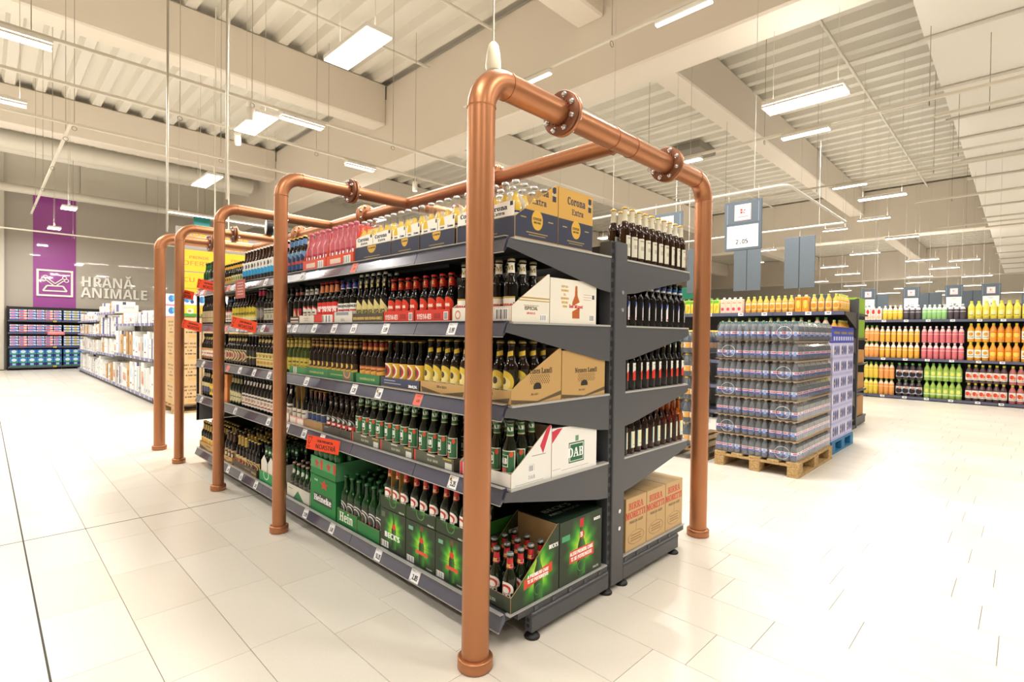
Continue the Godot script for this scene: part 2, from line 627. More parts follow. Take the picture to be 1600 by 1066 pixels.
	var xs := [6.02, 7.4, 9.3, 10.9, 12.2, 13.9, 15.7, 17.6, 19.5, 21.5, 23.43, 24.12, 26.4, 28.8, 31.2, 33.6, 36.0, 38.6, 41.45]
	n = 1
	for q in xs.size() - 1:
		if xs[q + 1] - xs[q] < 1.0:
			continue
		mb = MB.new()
		var lo := Vector3(xs[q], 5.38, 0.5)
		var pts := PackedVector2Array([Vector2(0, 0), Vector2(xs[q + 1] - xs[q], -0.07), Vector2(xs[q + 1] - xs[q], -0.045), Vector2(0, 0.025)])
		mb.plate(white, pts, Vector3(xs[q], 5.38, ZF), Vector3(1, 0, 0), Vector3.UP, ZF - 0.5)
		var pl := struct("ceiling_panel_%d" % n if n > 1 else "ceiling_panel", mb); n += 1
		mb = MB.new()
		mb.bar(hx("d9d2c6", 0.5), Vector3(xs[q + 1] - 0.03, 5.285, 0.42), Vector3(xs[q + 1] - 0.03, 5.285, ZF), 0.028, 8)
		part("panel_bar", mb, pl)

func speck_image() -> Image:
	var im := Image.create_empty(512, 512, false, Image.FORMAT_RGB8)
	var r := RandomNumberGenerator.new()
	r.seed = 3
	im.fill(Color(0.97, 0.97, 0.97))
	for i in 2600:
		var g := r.randf_range(0.9, 1.0)
		var p := Vector2i(r.randi_range(0, 511), r.randi_range(0, 511))
		im.fill_rect(Rect2i(p, Vector2i(r.randi_range(1, 3), r.randi_range(1, 2))), Color(g, g * 0.99, g * 0.97))
	for i in 160:
		var g2 := r.randf_range(0.55, 0.8)
		im.set_pixel(r.randi_range(0, 511), r.randi_range(0, 511), Color(g2, g2 * 0.97, g2 * 0.92))
	return im

# ------------------------------------------------------------------ ducts, trays, rods under the ceiling
func build_ceiling_services() -> void:
	var white := hx("e6dfd0", 0.5)
	var steel := hx("c9c2b2", 0.45, 0.3)
	for d in [[6.42, -18.6, 0.26, -8.97, 6.6, "upper round white air duct along the pet corner wall"], [6.25, -17.5, 0.24, -8.97, 5.1, "round white air duct with a blunt end beside the joist"], [5.62, -20.7, 0.13, -8.97, 9.0, "thin white pipe along the top of the lacquered wall"]]:
		var mb := MB.new()
		mb.tube(white, [Vector3(d[3], d[0], d[1]), Vector3(d[4], d[0], d[1])], d[2], 20)
		var t := thing("air_duct", d[5], "duct")
		part("duct_pipe", mb, t)
		for k in 5:
			var x: float = d[3] + 2.0 + k * 2.6
			if x < d[4]:
				mb = MB.new()
				mb.tube(white, [Vector3(x, d[0], d[1]), Vector3(x + 0.05, d[0], d[1])], d[2] + 0.012, 20)
				mb.bar(steel, Vector3(x + 0.02, d[0] + d[2], d[1]), Vector3(x + 0.02, DECK + 0.1, d[1]), 0.008, 6)
				part("duct_collar", mb, t)
	# slotted cable trays by the ducts
	for c in [[6.75, -16.8, -6.0, 1.2, "slotted white cable tray over the pet corner, shorter one"], [6.7, -17.97, -2.0, 7.0, "slotted white cable tray over the pet corner, longer one"]]:
		var t2 := thing("cable_tray", c[4], "cable tray")
		var mb2 := MB.new()
		for s in [0.0, 0.3]:
			mb2.box(white, Vector3(c[2], c[0], c[1] + s), Vector3(c[3], c[0] + 0.11, c[1] + s + 0.01))
		part("side_rail", mb2, t2)
		mb2 = MB.new()
		var x2: float = c[2]
		while x2 < c[3]:
			mb2.box(white, Vector3(x2, c[0], c[1]), Vector3(x2 + 0.06, c[0] + 0.008, c[1] + 0.3))
			x2 += 0.12
		var sl := part("slat_field", mb2, t2)
		sl.set_meta("kind", "stuff")
	# roof bracing struts
	for b in [[Vector3(1.2, 6.9, -16.9), Vector3(4.6, 6.3, -17.3)], [Vector3(5.2, 6.5, -18.2), Vector3(3.0, 6.2, -17.4)]]:
		var mb3 := MB.new()
		mb3.tube(hx("d8cfbd", 0.6), [b[0], b[1]], 0.06, 8)
		single("roof_brace", mb3, "cream roof strut %s beside the air ducts" % ("rising from the joist" if b[0].x < 2 else "running back to the wall"), "strut")
	# thin conduits under the deck
	var k2 := 0
	for q in [[Vector3(-9, 6.95, -7.6), Vector3(5.3, 6.95, -7.6)], [Vector3(-9, 6.95, -5.6), Vector3(5.3, 6.95, -5.6)], [Vector3(14.5, 7.0, -3.1), Vector3(14.5, 7.0, 0.4)], [Vector3(11.5, 7.0, -9.2), Vector3(11.5, 7.0, -3.9)], [Vector3(11.2, 7.02, 0.45), Vector3(11.2, 7.02, -3.1)], [Vector3(6.1, 7.0, -6.5), Vector3(23.3, 7.0, -6.5)], [Vector3(6.1, 7.0, -1.2), Vector3(23.3, 7.0, -1.2)]]:
		var mb4 := MB.new()
		mb4.bar(white, q[0], q[1], 0.03, 8)
		single("conduit", mb4, "thin cream conduit under the roof deck, %s counted from the pet corner side" % ordinal(k2), "conduit", Vector3.ZERO, "roof conduits"); k2 += 1
	# rods that hang the copper frame and the tracks
	for q in [[Vector3(0.03, 2.4, -3.15), "hanging the second copper hoop"], [Vector3(0.05, 2.4, -5.2), "hanging the farthest copper hoop"]]:
		var mb5 := MB.new()
		mb5.bar(hx("b5aea0", 0.35, 0.6), q[0], Vector3(q[0].x, deck_y(q[0].x), q[0].z), 0.011, 8)
		single("hanging_rod", mb5, "long grey steel rod from the roof, %s" % q[1], "rod")
	# hanging acoustic probe above the front hoop
	var t3 := thing("hanging_sensor", "cream bell-shaped sensor hanging on a cord above the first copper hoop", "sensor", Vector3(1.18, 0.33, -1.2))
	var mb7 := MB.new()
	mb7.lathe(hx("d9cfb6", 0.5), [Vector2(0.0, 2.86), Vector2(0.05, 2.87), Vector2(0.057, 2.9), Vector2(0.048, 2.99), Vector2(0.036, 3.05), Vector2(0.02, 3.07), Vector2(0, 3.07)], 20)
	part("bell", mb7, t3)
	mb7 = MB.new()
	mb7.bar(hx("cfc7b6", 0.5), Vector3(0, 3.07, 0), Vector3(0, deck_y(1.18) - 0.33, 0), 0.005, 6)
	part("cord", mb7, t3)
	# smoke vents
	for v in [[Vector3(14.2, 7.0, -6.0), "dark square roof vent in the deck behind the copper post"]]:
		var mb8 := MB.new()
		mb8.cbox(hx("8c8578", 0.7), v[0] - Vector3(0.55, 0.02, 0.5), v[0] + Vector3(0.55, 0.2, 0.5), 0.02)
		single("roof_vent", mb8, v[1], "vent")

# ------------------------------------------------------------------ lamps
func deck_y(x: float, z := 0.0) -> float:
	if x > 6.0 and z > 0.45 and x < 41.0:
		return 5.31
	if (x > 5.37 and x < 6.0) or (x > 23.45 and x < 24.1):
		return 5.302
	var f := fposmod(x - XL, 0.55)
	if f > 0.3 and f < 0.5:
		return DECK + 0.002
	return DECK + 0.14
var lamp_no := 0
# along: 0 = long side on x, 1 = long side on z
func lamp(kind: String, at: Vector3, length: float, width: float, along: int, label: String, group := "", wires := true) -> void:
	var t := thing(kind, label, "lamp", at, group)
	var hl := length * 0.5
	var hw := width * 0.5
	var sz := Vector3(hl, 0, hw) if along == 0 else Vector3(hw, 0, hl)
	var mb := MB.new()
	mb.cbox(hx("efeae0", 0.4), Vector3(-sz.x, 0.012, -sz.z), Vector3(sz.x, 0.06, sz.z), 0.006)
	part("housing", mb, t)
	mb = MB.new()
	mb.box(glow(Color(1, 0.97, 0.92), 7.0), Vector3(-sz.x + 0.008, 0.0, -sz.z + 0.008), Vector3(sz.x - 0.008, 0.012, sz.z - 0.008))
	part("diffuser", mb, t)
	if kind == "louvre_lamp":
		mb = MB.new()
		var k := 0
		while k * 0.05 < length:
			var o := -hl + k * 0.05
			if along == 0:
				mb.box(hx("f4f0e6", 0.3), Vector3(o, -0.02, -hw), Vector3(o + 0.006, 0.0, hw))
			else:
				mb.box(hx("f4f0e6", 0.3), Vector3(-hw, -0.02, o), Vector3(hw, 0.0, o + 0.006))
			k += 1
		for s in [-1, 1]:
			if along == 0:
				mb.box(hx("f4f0e6", 0.3), Vector3(-hl, -0.022, s * hw - 0.004), Vector3(hl, 0.0, s * hw + 0.004))
			else:
				mb.box(hx("f4f0e6", 0.3), Vector3(s * hw - 0.004, -0.022, -hl), Vector3(s * hw + 0.004, 0.0, hl))
		var l := part("louvre_grid", mb, t)
		l.set_meta("kind", "stuff")
	mb = MB.new()
	if wires:
		mb.box(glow(Color(1, 0.97, 0.92), 2.0), Vector3(-sz.x * 0.9, 0.06, -sz.z * 0.7), Vector3(sz.x * 0.9, 0.0615, sz.z * 0.7))
	if wires:
		part("uplight_panel", mb, t)
	mb = MB.new()
	if not wires:
		mb.box(hx("d8d0c0", 0.4, 0.2), Vector3(-0.012, 0.0615, -0.012), Vector3(0.012, 0.0676, 0.012))
		part("track_clip", mb, t)
	for s in ([-0.8, 0.8] if wires else []):
		var p := Vector3(sz.x * s if along == 0 else 0.0, 0.06, 0.0 if along == 0 else sz.z * s)
		mb.bar(hx("d8d0c0", 0.4, 0.2), p, Vector3(p.x, deck_y(at.x + p.x, at.z + p.z) - at.y, p.z), 0.004, 5)
		var w := part("suspension_wire", mb, t)
		mb = MB.new()
	for dirn in (2 if wires else 1):
		var a := AreaLight3D.new()
		a.name = "lamp_light_%d" % lamp_no
		lamp_no += 1
		a.area_size = Vector2(sz.x * 2 - 0.02, sz.z * 2 - 0.02)
		a.light_energy = LAMP_E * (1.0 if dirn == 0 else UPLIGHT)
		a.light_color = WARM
		a.shadow_enabled = true
		a.rotation_degrees = Vector3(-90 if dirn == 0 else 90, 0, 0)
		a.position = Vector3(0, -0.03 if dirn == 0 else 0.075, 0)
		t.add_child(a)

func track(a: Vector3, b: Vector3, label: String) -> void:
	var mb := MB.new()
	var d := Vector3(0.02, 0.02, 0.02)
	mb.cbox(hx("e8e1d2", 0.45), a.min(b) - d, a.max(b) + d, 0.006)
	var t := thing("lamp_track", label, "track")
	part("track_bar", mb, t)
	var n := int(a.distance_to(b) / 2.2)
	for i in n + 1:
		var p := a.lerp(b, (i + 0.3) / (n + 1.0))
		mb = MB.new()
		mb.bar(hx("b9b1a3", 0.4, 0.4), p + Vector3(0, 0.03, 0), Vector3(p.x, deck_y(p.x, p.z), p.z), 0.005, 5)
		part("suspension_wire", mb, t)
		mb = MB.new()
		mb.tube(hx("8e887c", 0.4, 0.5), ring_pts(p + Vector3(0, -0.06, 0), 0.03), 0.004, 5, false)
		part("cable_loop", mb, t)

func ring_pts(c: Vector3, r: float) -> Array:
	var p := []
	for i in 13:
		p.append(c + Vector3(cos(TAU * i / 12) * r, sin(TAU * i / 12) * r, 0))
	return p

func build_lamps() -> void:
	var Y := 4.3
	# flat panels over the pet aisle
	lamp("panel_lamp", Vector3(1.4, Y, -3.55), 0.92, 0.3, 1, "large bright flat panel lamp above the second copper hoop")
	lamp("panel_lamp", Vector3(1.4, Y, -6.45), 0.92, 0.3, 1, "smaller-looking flat panel lamp beyond the dark lamp spot")
	lamp("panel_lamp", Vector3(0.15, Y, -15.5), 0.42, 0.3, 1, "square panel lamp highest before the purple stripe")
	lamp("panel_lamp", Vector3(0.15, Y, -19.25), 0.42, 0.3, 1, "square panel lamp second before the purple stripe")
	# louvre lamps on the tracks along x
	lamp("louvre_lamp", Vector3(1.83, Y, -5.86), 0.62, 0.13, 0, "white louvre lamp beside the smaller flat panel lamp", "", false)
	lamp("louvre_lamp", Vector3(3.42, Y, -7.08), 0.58, 0.12, 0, "white louvre lamp under the long concrete girder", "", false)
	lamp("louvre_lamp", Vector3(-1.2, Y, -5.86), 0.7, 0.16, 0, "louvre lamp on the first cross track, at the aisle side", "", false)
	lamp("louvre_lamp", Vector3(-1.3, Y, -8.05), 0.7, 0.14, 0, "louvre lamp on the second cross track, at the aisle side")
	lamp("strip_lamp", Vector3(3.25, Y, -14.0), 2.7, 0.1, 0, "long slim strip lamp beyond the farthest copper hoop")
	track(Vector3(-6.0, Y + 0.088, -5.86), Vector3(7.0, Y + 0.088, -5.86), "first cream lamp track crossing the aisle")
	track(Vector3(-6.0, Y + 0.088, -7.08), Vector3(8.0, Y + 0.088, -7.08), "second cream lamp track crossing the aisle")
	track(Vector3(-5.0, Y + 0.088, -8.7), Vector3(5.0, Y + 0.088, -8.7), "third cream lamp track crossing the aisle")
	track(Vector3(-2.2, Y - 0.3, -18.0), Vector3(6.0, Y - 0.3, -18.0), "white lamp track before the lacquered wall")
	track(Vector3(-0.47, Y, -8.4), Vector3(-0.47, Y, -16.9), "slanting-looking white track running toward the purple stripe")
	# track with slim lamps along z, above the gondola
	track(Vector3(3.18, Y + 0.088, -3.9), Vector3(3.18, Y + 0.088, 1.5), "white lamp track above the end of the beer shelves")
	lamp("strip_lamp", Vector3(3.18, Y, -0.78), 0.56, 0.06, 1, "slim lit strip lamp on the track, highest above the copper flange", "", false)
	lamp("strip_lamp", Vector3(3.18, Y, -2.6), 0.44, 0.06, 1, "slim lit strip lamp on the track, beside the first flange", "", false)
	lamp("louvre_lamp", Vector3(5.85, Y, -0.5), 0.92, 0.32, 1, "large louvre lamp before the big concrete beam")
	lamp("strip_lamp", Vector3(7.1, Y, -0.83), 0.64, 0.12, 1, "rounded bright lamp beneath the large louvre lamp", "", false)
	lamp("strip_lamp", Vector3(7.1, Y, -2.55), 0.3, 0.12, 1, "short bright lamp beside the second copper flange", "", false)
	track(Vector3(7.1, Y + 0.088, -4.0), Vector3(7.1, Y + 0.088, 2.0), "white lamp track beneath the large louvre lamp")
	track(Vector3(10.6, Y + 0.088, -4.0), Vector3(10.6, Y + 0.088, 1.6), "white lamp track over the juice aisle, nearer one")
	track(Vector3(7.8, Y + 0.088, 0.6), Vector3(7.8, Y + 0.088, 6.0), "white track under the lower ceiling, the first of four")
	track(Vector3(9.75, Y + 0.088, 0.1), Vector3(9.75, Y + 0.088, 6.0), "white track under the lower ceiling, the second of four")
	track(Vector3(13.3, Y + 0.088, -0.3), Vector3(13.3, Y + 0.088, 6.0), "white track under the lower ceiling, the third of four")
	track(Vector3(17.0, Y + 0.088, -0.3), Vector3(17.0, Y + 0.088, 6.0), "white track under the lower ceiling, the fourth of four")
	var far := [[10.6, -1.0, 0.58, 0.1], [11.97, -0.7, 0.85, 0.16], [14.3, -1.25, 0.7, 0.08], [15.2, -2.3, 0.6, 0.08], [17.7, -1.15, 0.8, 0.14], [23.6, -1.35, 1.0, 0.16], [23.8, -4.3, 1.0, 0.14], [30.2, -2.2, 1.0, 0.14], [24.6, -0.2, 0.9, 0.1], [31.4, -0.2, 1.1, 0.14], [44.2, -2.7, 1.3, 0.2], [30.0, -6.5, 1.0, 0.14], [37.0, -3.6, 1.2, 0.16], [37.0, -0.8, 1.2, 0.16], [37.0, -7.0, 1.2, 0.16], [44.0, -6.5, 1.3, 0.2], [17.6, -5.0, 0.8, 0.12], [44.0, 0.8, 1.3, 0.2], [20.5, -2.6, 0.9, 0.14], [27.0, -1.0, 1.0, 0.14], [27.0, -4.5, 1.0, 0.14], [20.5, -6.5, 1.0, 0.16], [33.5, -2.6, 1.1, 0.14], [33.5, -5.5, 1.1, 0.14], [40.5, -2.0, 1.2, 0.16], [40.5, -5.0, 1.2, 0.16]]
	var k := 0
	for f in far:
		lamp("strip_lamp", Vector3(f[0], Y, f[2 - 1]), f[2], f[3], 1, "strip lamp over the juice hall, %s outward from the copper post" % ordinal(k), "hall strip lamps", k > 0); k += 1
	# the rest of the hall's grid, out of the photograph
	k = 0
	for p in [[-1.5, 0.5], [1.4, 2.5], [1.4, -0.6], [-4.0, -3.0], [-4.0, 2.0], [-4.0, -9.0], [-1.5, -12.0], [2.0, -11.0], [4.5, 3.5], [8.5, 3.2], [12.5, 3.2], [-1.5, 4.5], [9.0, -7.5], [13.0, -8.0], [6.5, -12.0], [16.5, 3.0], [21.0, 3.0], [-4, -15], [27.0, 3.0], [-2.3, -16.6], [-2.3, -14.4], [-4.6, -16.6], [-2.4, -9.5]]:
		lamp("panel_lamp", Vector3(p[0], 4.5, p[1]), 1.2, 0.3, 1, "flat panel lamp of the hall grid, %s from the entrance" % ordinal(k), "hall grid lamps"); k += 1
	# spots
	for s in [[Vector3(1.36, 4.25, -7.08), true, "white track spot with its glaring lens toward the aisle"], [Vector3(1.13, 4.2, -5.86), false, "white cylindrical track spot hanging before the flat panel lamp"], [Vector3(4.6, 4.2, -7.08), false, "white track spot tilted beside the first copper post"]]:
		var t := thing("track_spot", s[2], "spotlight", s[0])
		var mb := MB.new()
		mb.tube(hx("efe9dc", 0.4), [Vector3(0, -0.09, 0), Vector3(0, 0.09, 0)], 0.05, 14)
		part("spot_can", mb, t)
		mb = MB.new()
		mb.bar(hx("efe9dc", 0.4), Vector3(0, 0.09, 0), Vector3(0, 0.2, 0), 0.012, 6)
		part("spot_stem", mb, t)
		mb = MB.new()
		mb.lathe(glow(Color(1, 0.96, 0.9), 40.0 if s[1] else 2.0), [Vector2(0, -0.094), Vector2(0.04, -0.094), Vector2(0.04, -0.09)], 14)
		part("lens", mb, t)
		if s[1]:
			for pc in ["spot_can", "lens"]:
				t.get_node(pc).rotation_degrees = Vector3(55, -20, 0)
			t.get_node("spot_stem").position.y = -0.085

# ------------------------------------------------------------------ copper pipe frame
const GATES := [0.0, -1.96, -3.228, -4.463, -5.278]
const GW := 1.98
const GH := 2.345

func bend(a: Vector3, corner: Vector3, b: Vector3, r: float, n := 10) -> Array:
	var d0 := (a - corner).normalized()
	var d1 := (b - corner).normalized()
	var c := corner + (d0 + d1) * r
	var p := []
	for i in n + 1:
		var t := PI * 0.5 * i / n
		p.append(c - d1 * r * cos(t) - d0 * r * sin(t))
	return p

func flange(t: Node3D, at: Vector3, axis: Vector3, r: float, pr: float, copper, dark, steel) -> void:
	var mb := MB.new()
	# two plates with a dark gap, turned about the pipe
	for s in [-1.0, 1.0]:
		var o := 0.004 if s > 0 else -0.022
		mb.lathe(copper if s > 0 else dark, [Vector2(pr, o), Vector2(r - 0.003, o), Vector2(r, o + 0.003), Vector2(r, o + 0.015), Vector2(r - 0.003, o + 0.018), Vector2(pr, o + 0.018)], 32)
	mb.lathe(hx("1d120d", 0.8), [Vector2(r - 0.008, -0.005), Vector2(r - 0.008, 0.005)], 24)
	# weld bead
	for k in 22:
		var a := TAU * k / 22
		var c := Vector3(cos(a) * (pr + 0.002), -0.023, sin(a) * (pr + 0.002))
		mb.box(dark, c - Vector3(0.004, 0.004, 0.004), c + Vector3(0.004, 0.004, 0.004))
	var f := part("flange", mb, t)
	var y := axis
	var x := Vector3.UP.cross(y).normalized()
	f.basis = Basis(x, y, x.cross(y))
	f.position = at
	if not bolt_mesh:
		var bb := MB.new()
		bb.lathe(steel, [Vector2(0, -0.036), Vector2(0.0085, -0.036), Vector2(0.0105, -0.034), Vector2(0.0105, -0.0255), Vector2(0.0, -0.0255)], 6)
		bb.lathe(steel, [Vector2(0, -0.0255), Vector2(0.0125, -0.0255), Vector2(0.0125, -0.0215)], 14)
		bb.lathe(steel, [Vector2(0.0125, 0.0215), Vector2(0.0125, 0.0245), Vector2(0.0105, 0.0245), Vector2(0.0105, 0.034), Vector2(0.006, 0.036), Vector2(0.006, 0.042), Vector2(0, 0.042)], 6)
		bolt_mesh = bb.build()
	var nb := 8 if r > 0.085 else 6
	for k in nb:
		var a2 := TAU * (k + 0.5) / nb
		part("bolt", bolt_mesh, f, Vector3(cos(a2) * (r - 0.02), 0, sin(a2) * (r - 0.02)))
var bolt_mesh: ArrayMesh

func build_pipe_frame() -> void:
	var copper := mt(Color("b57b56"), 0.38, 0.72)
	var dark := mt(Color("7e5038"), 0.42, 0.6)
	var steel := mt(Color("c9cbcc"), 0.22, 0.95)
	var t := thing("pipe_frame", "copper-painted pipe frame of five hoops bolted over the beer shelves", "pipe frame")
	for gi in 5:
		var z: float = GATES[gi]
		var thick: bool = gi == 0 or gi == 4
		var r := 0.055 if thick else 0.0425
		for x in [0.0, GW]:
			if x > 0 and gi > 0 and gi < 4:
				pass
			var mb := MB.new()
			mb.tube(copper, [Vector3(x, 0.0, z), Vector3(x, GH - 0.13, z)], r, 28)
			part("post", mb, t)
			mb = MB.new()
			var br := r + 0.016
			mb.lathe(copper, [Vector2(br - 0.004, 0.001), Vector2(br, 0.005), Vector2(br, 0.042), Vector2(br - 0.005, 0.047), Vector2(r - 0.002, 0.047)], 32)
			part("base_collar", mb, t, Vector3(x, 0, z))
			var s := 1.0 if x == 0.0 else -1.0
			mb = MB.new()
			var P := bend(Vector3(x, 0, z), Vector3(x, GH, z), Vector3(x + s, GH, z), 0.13, 12)
			mb.tube(copper, P, r + 0.0008, 28, false)
			# weld seams
			mb.lathe(copper, [Vector2(r, -0.003), Vector2(r + 0.0035, 0), Vector2(r, 0.003)], 28, 0, TAU, Rect2(0, 0, 1, 1), Vector3(x, GH - 0.13, z))
			part("elbow", mb, t)
			mb = MB.new()
			mb.tube(copper, [Vector3(x + s * 0.13, GH, z), Vector3(x + s * 0.5, GH, z)], r, 28, false)
			mb.tube(copper, [Vector3(x + s * 0.132, GH, z), Vector3(x + s * 0.138, GH, z)], r + 0.003, 28, true)
			part("crossbeam", mb, t)
			flange(t, Vector3(x + s * 0.5, GH, z), Vector3(1, 0, 0), 0.1 if thick else 0.085, r, copper, dark, steel)
		var mb2 := MB.new()
		mb2.tube(copper, [Vector3(0.5, GH, z), Vector3(GW - 0.5, GH, z)], r, 28, false)
		for q in ([GW * 0.5 - 0.09, GW * 0.5 + 0.09] if gi == 0 or gi == 4 else []):
			mb2.tube(copper, [Vector3(q - 0.003, GH, z), Vector3(q + 0.003, GH, z)], r + 0.003, 28, true)
		part("crossbeam", mb2, t)
	# the ridge that joins the hoops
	var mb3 := MB.new()
	mb3.tube(copper, [Vector3(GW * 0.5, GH, -5.278), Vector3(GW * 0.5, GH, 0)], 0.0475, 28, false)
	for z in [-0.06, -5.22]:
		mb3.tube(copper, [Vector3(GW * 0.5, GH, z - 0.003), Vector3(GW * 0.5, GH, z + 0.003)], 0.051, 28, true)
	part("ridge_pipe", mb3, t)
	for z in [-0.96, -3.95, -2.6]:
		flange(t, Vector3(GW * 0.5, GH, z), Vector3(0, 0, 1), 0.095, 0.0475, copper, copper, steel)
	# round gauge on the fourth hoop
	var mb4 := MB.new()
	var gy := GH + 0.13
	mb4.tube(hx("1c1c1e", 0.35), [Vector3(-0.03, gy, 0), Vector3(0.03, gy, 0)], 0.085, 24)
	mb4.bar(copper, Vector3(0, GH + 0.02, 0), Vector3(0, gy - 0.08, 0), 0.014)
	var g := part("pressure_gauge", mb4, t)
	g.position = Vector3(0.86, 0, -4.463); g.rotation.y = -0.22
	mb4 = MB.new()
	mb4.tube(hx("f4f2ea", 0.25), [Vector3(-0.038, gy, 0), Vector3(-0.0305, gy, 0)], 0.075, 24)
	part("dial", mb4, g)

# ------------------------------------------------------------------ gondola
const LV := [1.73, 1.38, 1.03, 0.68, 0.15]      # shelf tops
const BAY := 0.6286
const GX := 0.945
const GZ := 0.03
const FX := 0.13                                 # shelf front, aisle side

func shelf_shape(x0: float, x1: float, y: float, z0: float, z1: float) -> MB:
	var mb := MB.new()
	var a := minf(x0, x1)
	var b := maxf(x0, x1)
	mb.cbox(hx("3b3c40", 0.5, 0.1), Vector3(a, y - 0.03, z0), Vector3(b, y - 0.002, z1), 0.003)
	# reinforcing hat under the shelf
	mb.box(hx("2e2f32", 0.5, 0.1), Vector3(a + 0.22, y - 0.048, z0 + 0.05), Vector3(a + 0.3, y - 0.03, z1 - 0.05))
	return mb

func build_gondola() -> void:
	var grey := hx("54555a", 0.42, 0.25)
	var grey2 := hx("47484c", 0.45, 0.25)
	var edge := hx("b9b8b6", 0.4, 0.3)
	var rail := mt(Color("4c4e64"), 0.22, 0.1, 0.6)
	var black := hx("141416", 0.5)
	var t := thing("shelving_gondola", "dark grey double-sided shelving gondola of beer under the copper pipes", "shelving")
	# end upright with slots
	var mb := MB.new()
	mb.cbox(grey, Vector3(0.895, 0.03, -0.04), Vector3(1.005, 1.81, GZ + 0.012), 0.004)
	var up := part("upright", mb, t)
	mb = MB.new()
	mb.cbox(grey2, Vector3(0.868, 0.03, -0.04), Vector3(0.895, 1.81, GZ), 0.002)
	part("slot_strip", mb, up)
	mb = MB.new()
	for k in 34:
		mb.box(black, Vector3(0.873, 0.12 + k * 0.05, GZ - 0.001), Vector3(0.889, 0.15 + k * 0.05, GZ + 0.0015))
	var sl := part("slots", mb, up)
	sl.set_meta("kind", "stuff")
	var screw := MB.new()
	screw.tube(hx("d5d6d6", 0.25, 0.9), [Vector3(0, 0, 0), Vector3(0, 0, 0.006)], 0.011, 12)
	var sm := screw.build()
	for y in [1.55, 1.46, 0.41, 0.32]:
		part("screw", sm, up, Vector3(0.955, y, GZ + 0.012))
	# back panels and inner uprights
	for k in 7:
		var z1 := -0.04 - k * BAY if k == 0 else -k * BAY
		mb = MB.new()
		mb.box(hx("202022", 0.6), Vector3(0.925, 0.12, -(k + 1) * BAY + 0.004), Vector3(0.955, 1.8, z1 - 0.004))
		part("back_panel", mb, t)
	# shelves, rails
	for side in 2:
		for li in 5:
			var y: float = LV[li]
			for k in 7:
				var z0 := GZ - 0.02 - (k + 1) * BAY
				var z1 := GZ - 0.02 - k * BAY
				var fx := FX + 0.03 if side == 0 else 1.73
				var bx := 0.868 if side == 0 else 1.01
				if side == 1 and li == 4:
					fx = 1.72
				var s := part("shelf", shelf_shape(fx, bx, y, z0 + 0.001, z1 - 0.001), t)
				if side == 0:
					# slanted price rail: lip on top, foot leaning out, light lower edge
					mb = MB.new()
					var poly := PackedVector2Array([Vector2(0, 0.0035), Vector2(0.0115, 0.0035), Vector2(0.0115, -0.028), Vector2(-0.022, -0.064), Vector2(-0.028, -0.06), Vector2(-0.006, -0.004)])
					mb.plate(rail, poly, Vector3(FX + 0.018, y, z1 - 0.002), Vector3(1, 0, 0), Vector3.UP, BAY - 0.004)
					mb.box(edge, Vector3(FX - 0.012, y - 0.066, z0 + 0.002), Vector3(FX - 0.004, y - 0.062, z1 - 0.002))
					mb.box(edge, Vector3(FX + 0.0, y + 0.003, z0 + 0.002), Vector3(FX + 0.02, y + 0.006, z1 - 0.002))
					part("price_rail", mb, s)
				else:
					mb = MB.new()
					mb.box(rail, Vector3(fx, y - 0.05, z0 + 0.002), Vector3(fx + 0.012, y + 0.002, z1 - 0.002))
					part("price_rail", mb, s)
	# end brackets
	for li in 4:
		var y2: float = LV[li]
		mb = MB.new()
		mb.plate(grey, PackedVector2Array([Vector2(0.135, y2 - 0.008), Vector2(0.868, y2 - 0.008), Vector2(0.868, y2 - 0.185), Vector2(0.78, y2 - 0.175), Vector2(0.16, y2 - 0.052), Vector2(0.12, y2 - 0.045)]), Vector3(0, 0, GZ), Vector3(1, 0, 0), Vector3.UP, 0.004)
		mb.box(edge, Vector3(0.16, y2 - 0.009, GZ - 0.03), Vector3(0.868, y2 + 0.0, GZ + 0.004))
		part("bracket", mb, t)
		mb = MB.new()
		mb.plate(grey, PackedVector2Array([Vector2(1.005, y2 - 0.008), Vector2(1.73, y2 - 0.008), Vector2(1.742, y2 - 0.045), Vector2(1.72, y2 - 0.055), Vector2(1.1, y2 - 0.175), Vector2(1.005, y2 - 0.185)]), Vector3(0, 0, GZ), Vector3(1, 0, 0), Vector3.UP, 0.004)
		mb.box(edge, Vector3(1.01, y2 - 0.009, GZ - 0.03), Vector3(1.73, y2 + 0.0, GZ + 0.004))
		part("bracket", mb, t)
	# base: plinth ends, deck ends with lugs, feet
	for s2 in [[0.29, 0.868], [1.005, 1.62]]:
		mb = MB.new()
		mb.cbox(grey, Vector3(s2[0], 0.032, GZ - 0.03), Vector3(s2[1], 0.118, GZ + 0.012), 0.003)
		mb.box(grey2, Vector3(s2[0], 0.1, GZ + 0.012), Vector3(s2[1], 0.106, GZ + 0.014))
		for q in [0.05, 0.075]:
			mb.box(black, Vector3(s2[0] - 0.001, q, GZ - 0.02), Vector3(s2[0] + 0.001, q + 0.015, GZ - 0.004))
		part("plinth_end", mb, t)
		mb = MB.new()
		mb.box(grey2, Vector3(s2[0] - (0.08 if s2[0] < 1 else 0.0), 0.118, GZ - 0.02), Vector3(s2[1] + (0.0 if s2[0] < 1 else 0.08), 0.146, GZ + 0.004))
		mb.box(edge, Vector3(s2[0] - (0.13 if s2[0] < 1 else 0.0), 0.146, GZ - 0.03), Vector3(s2[1] + (0.0 if s2[0] < 1 else 0.1), 0.1502, GZ + 0.004))
		for k in 5:
			var xx: float = s2[0] + 0.02 + k * 0.12
			mb.box(grey, Vector3(xx, 0.122, GZ + 0.004), Vector3(xx + 0.02, 0.14, GZ + 0.008))
		part("deck_end", mb, t)
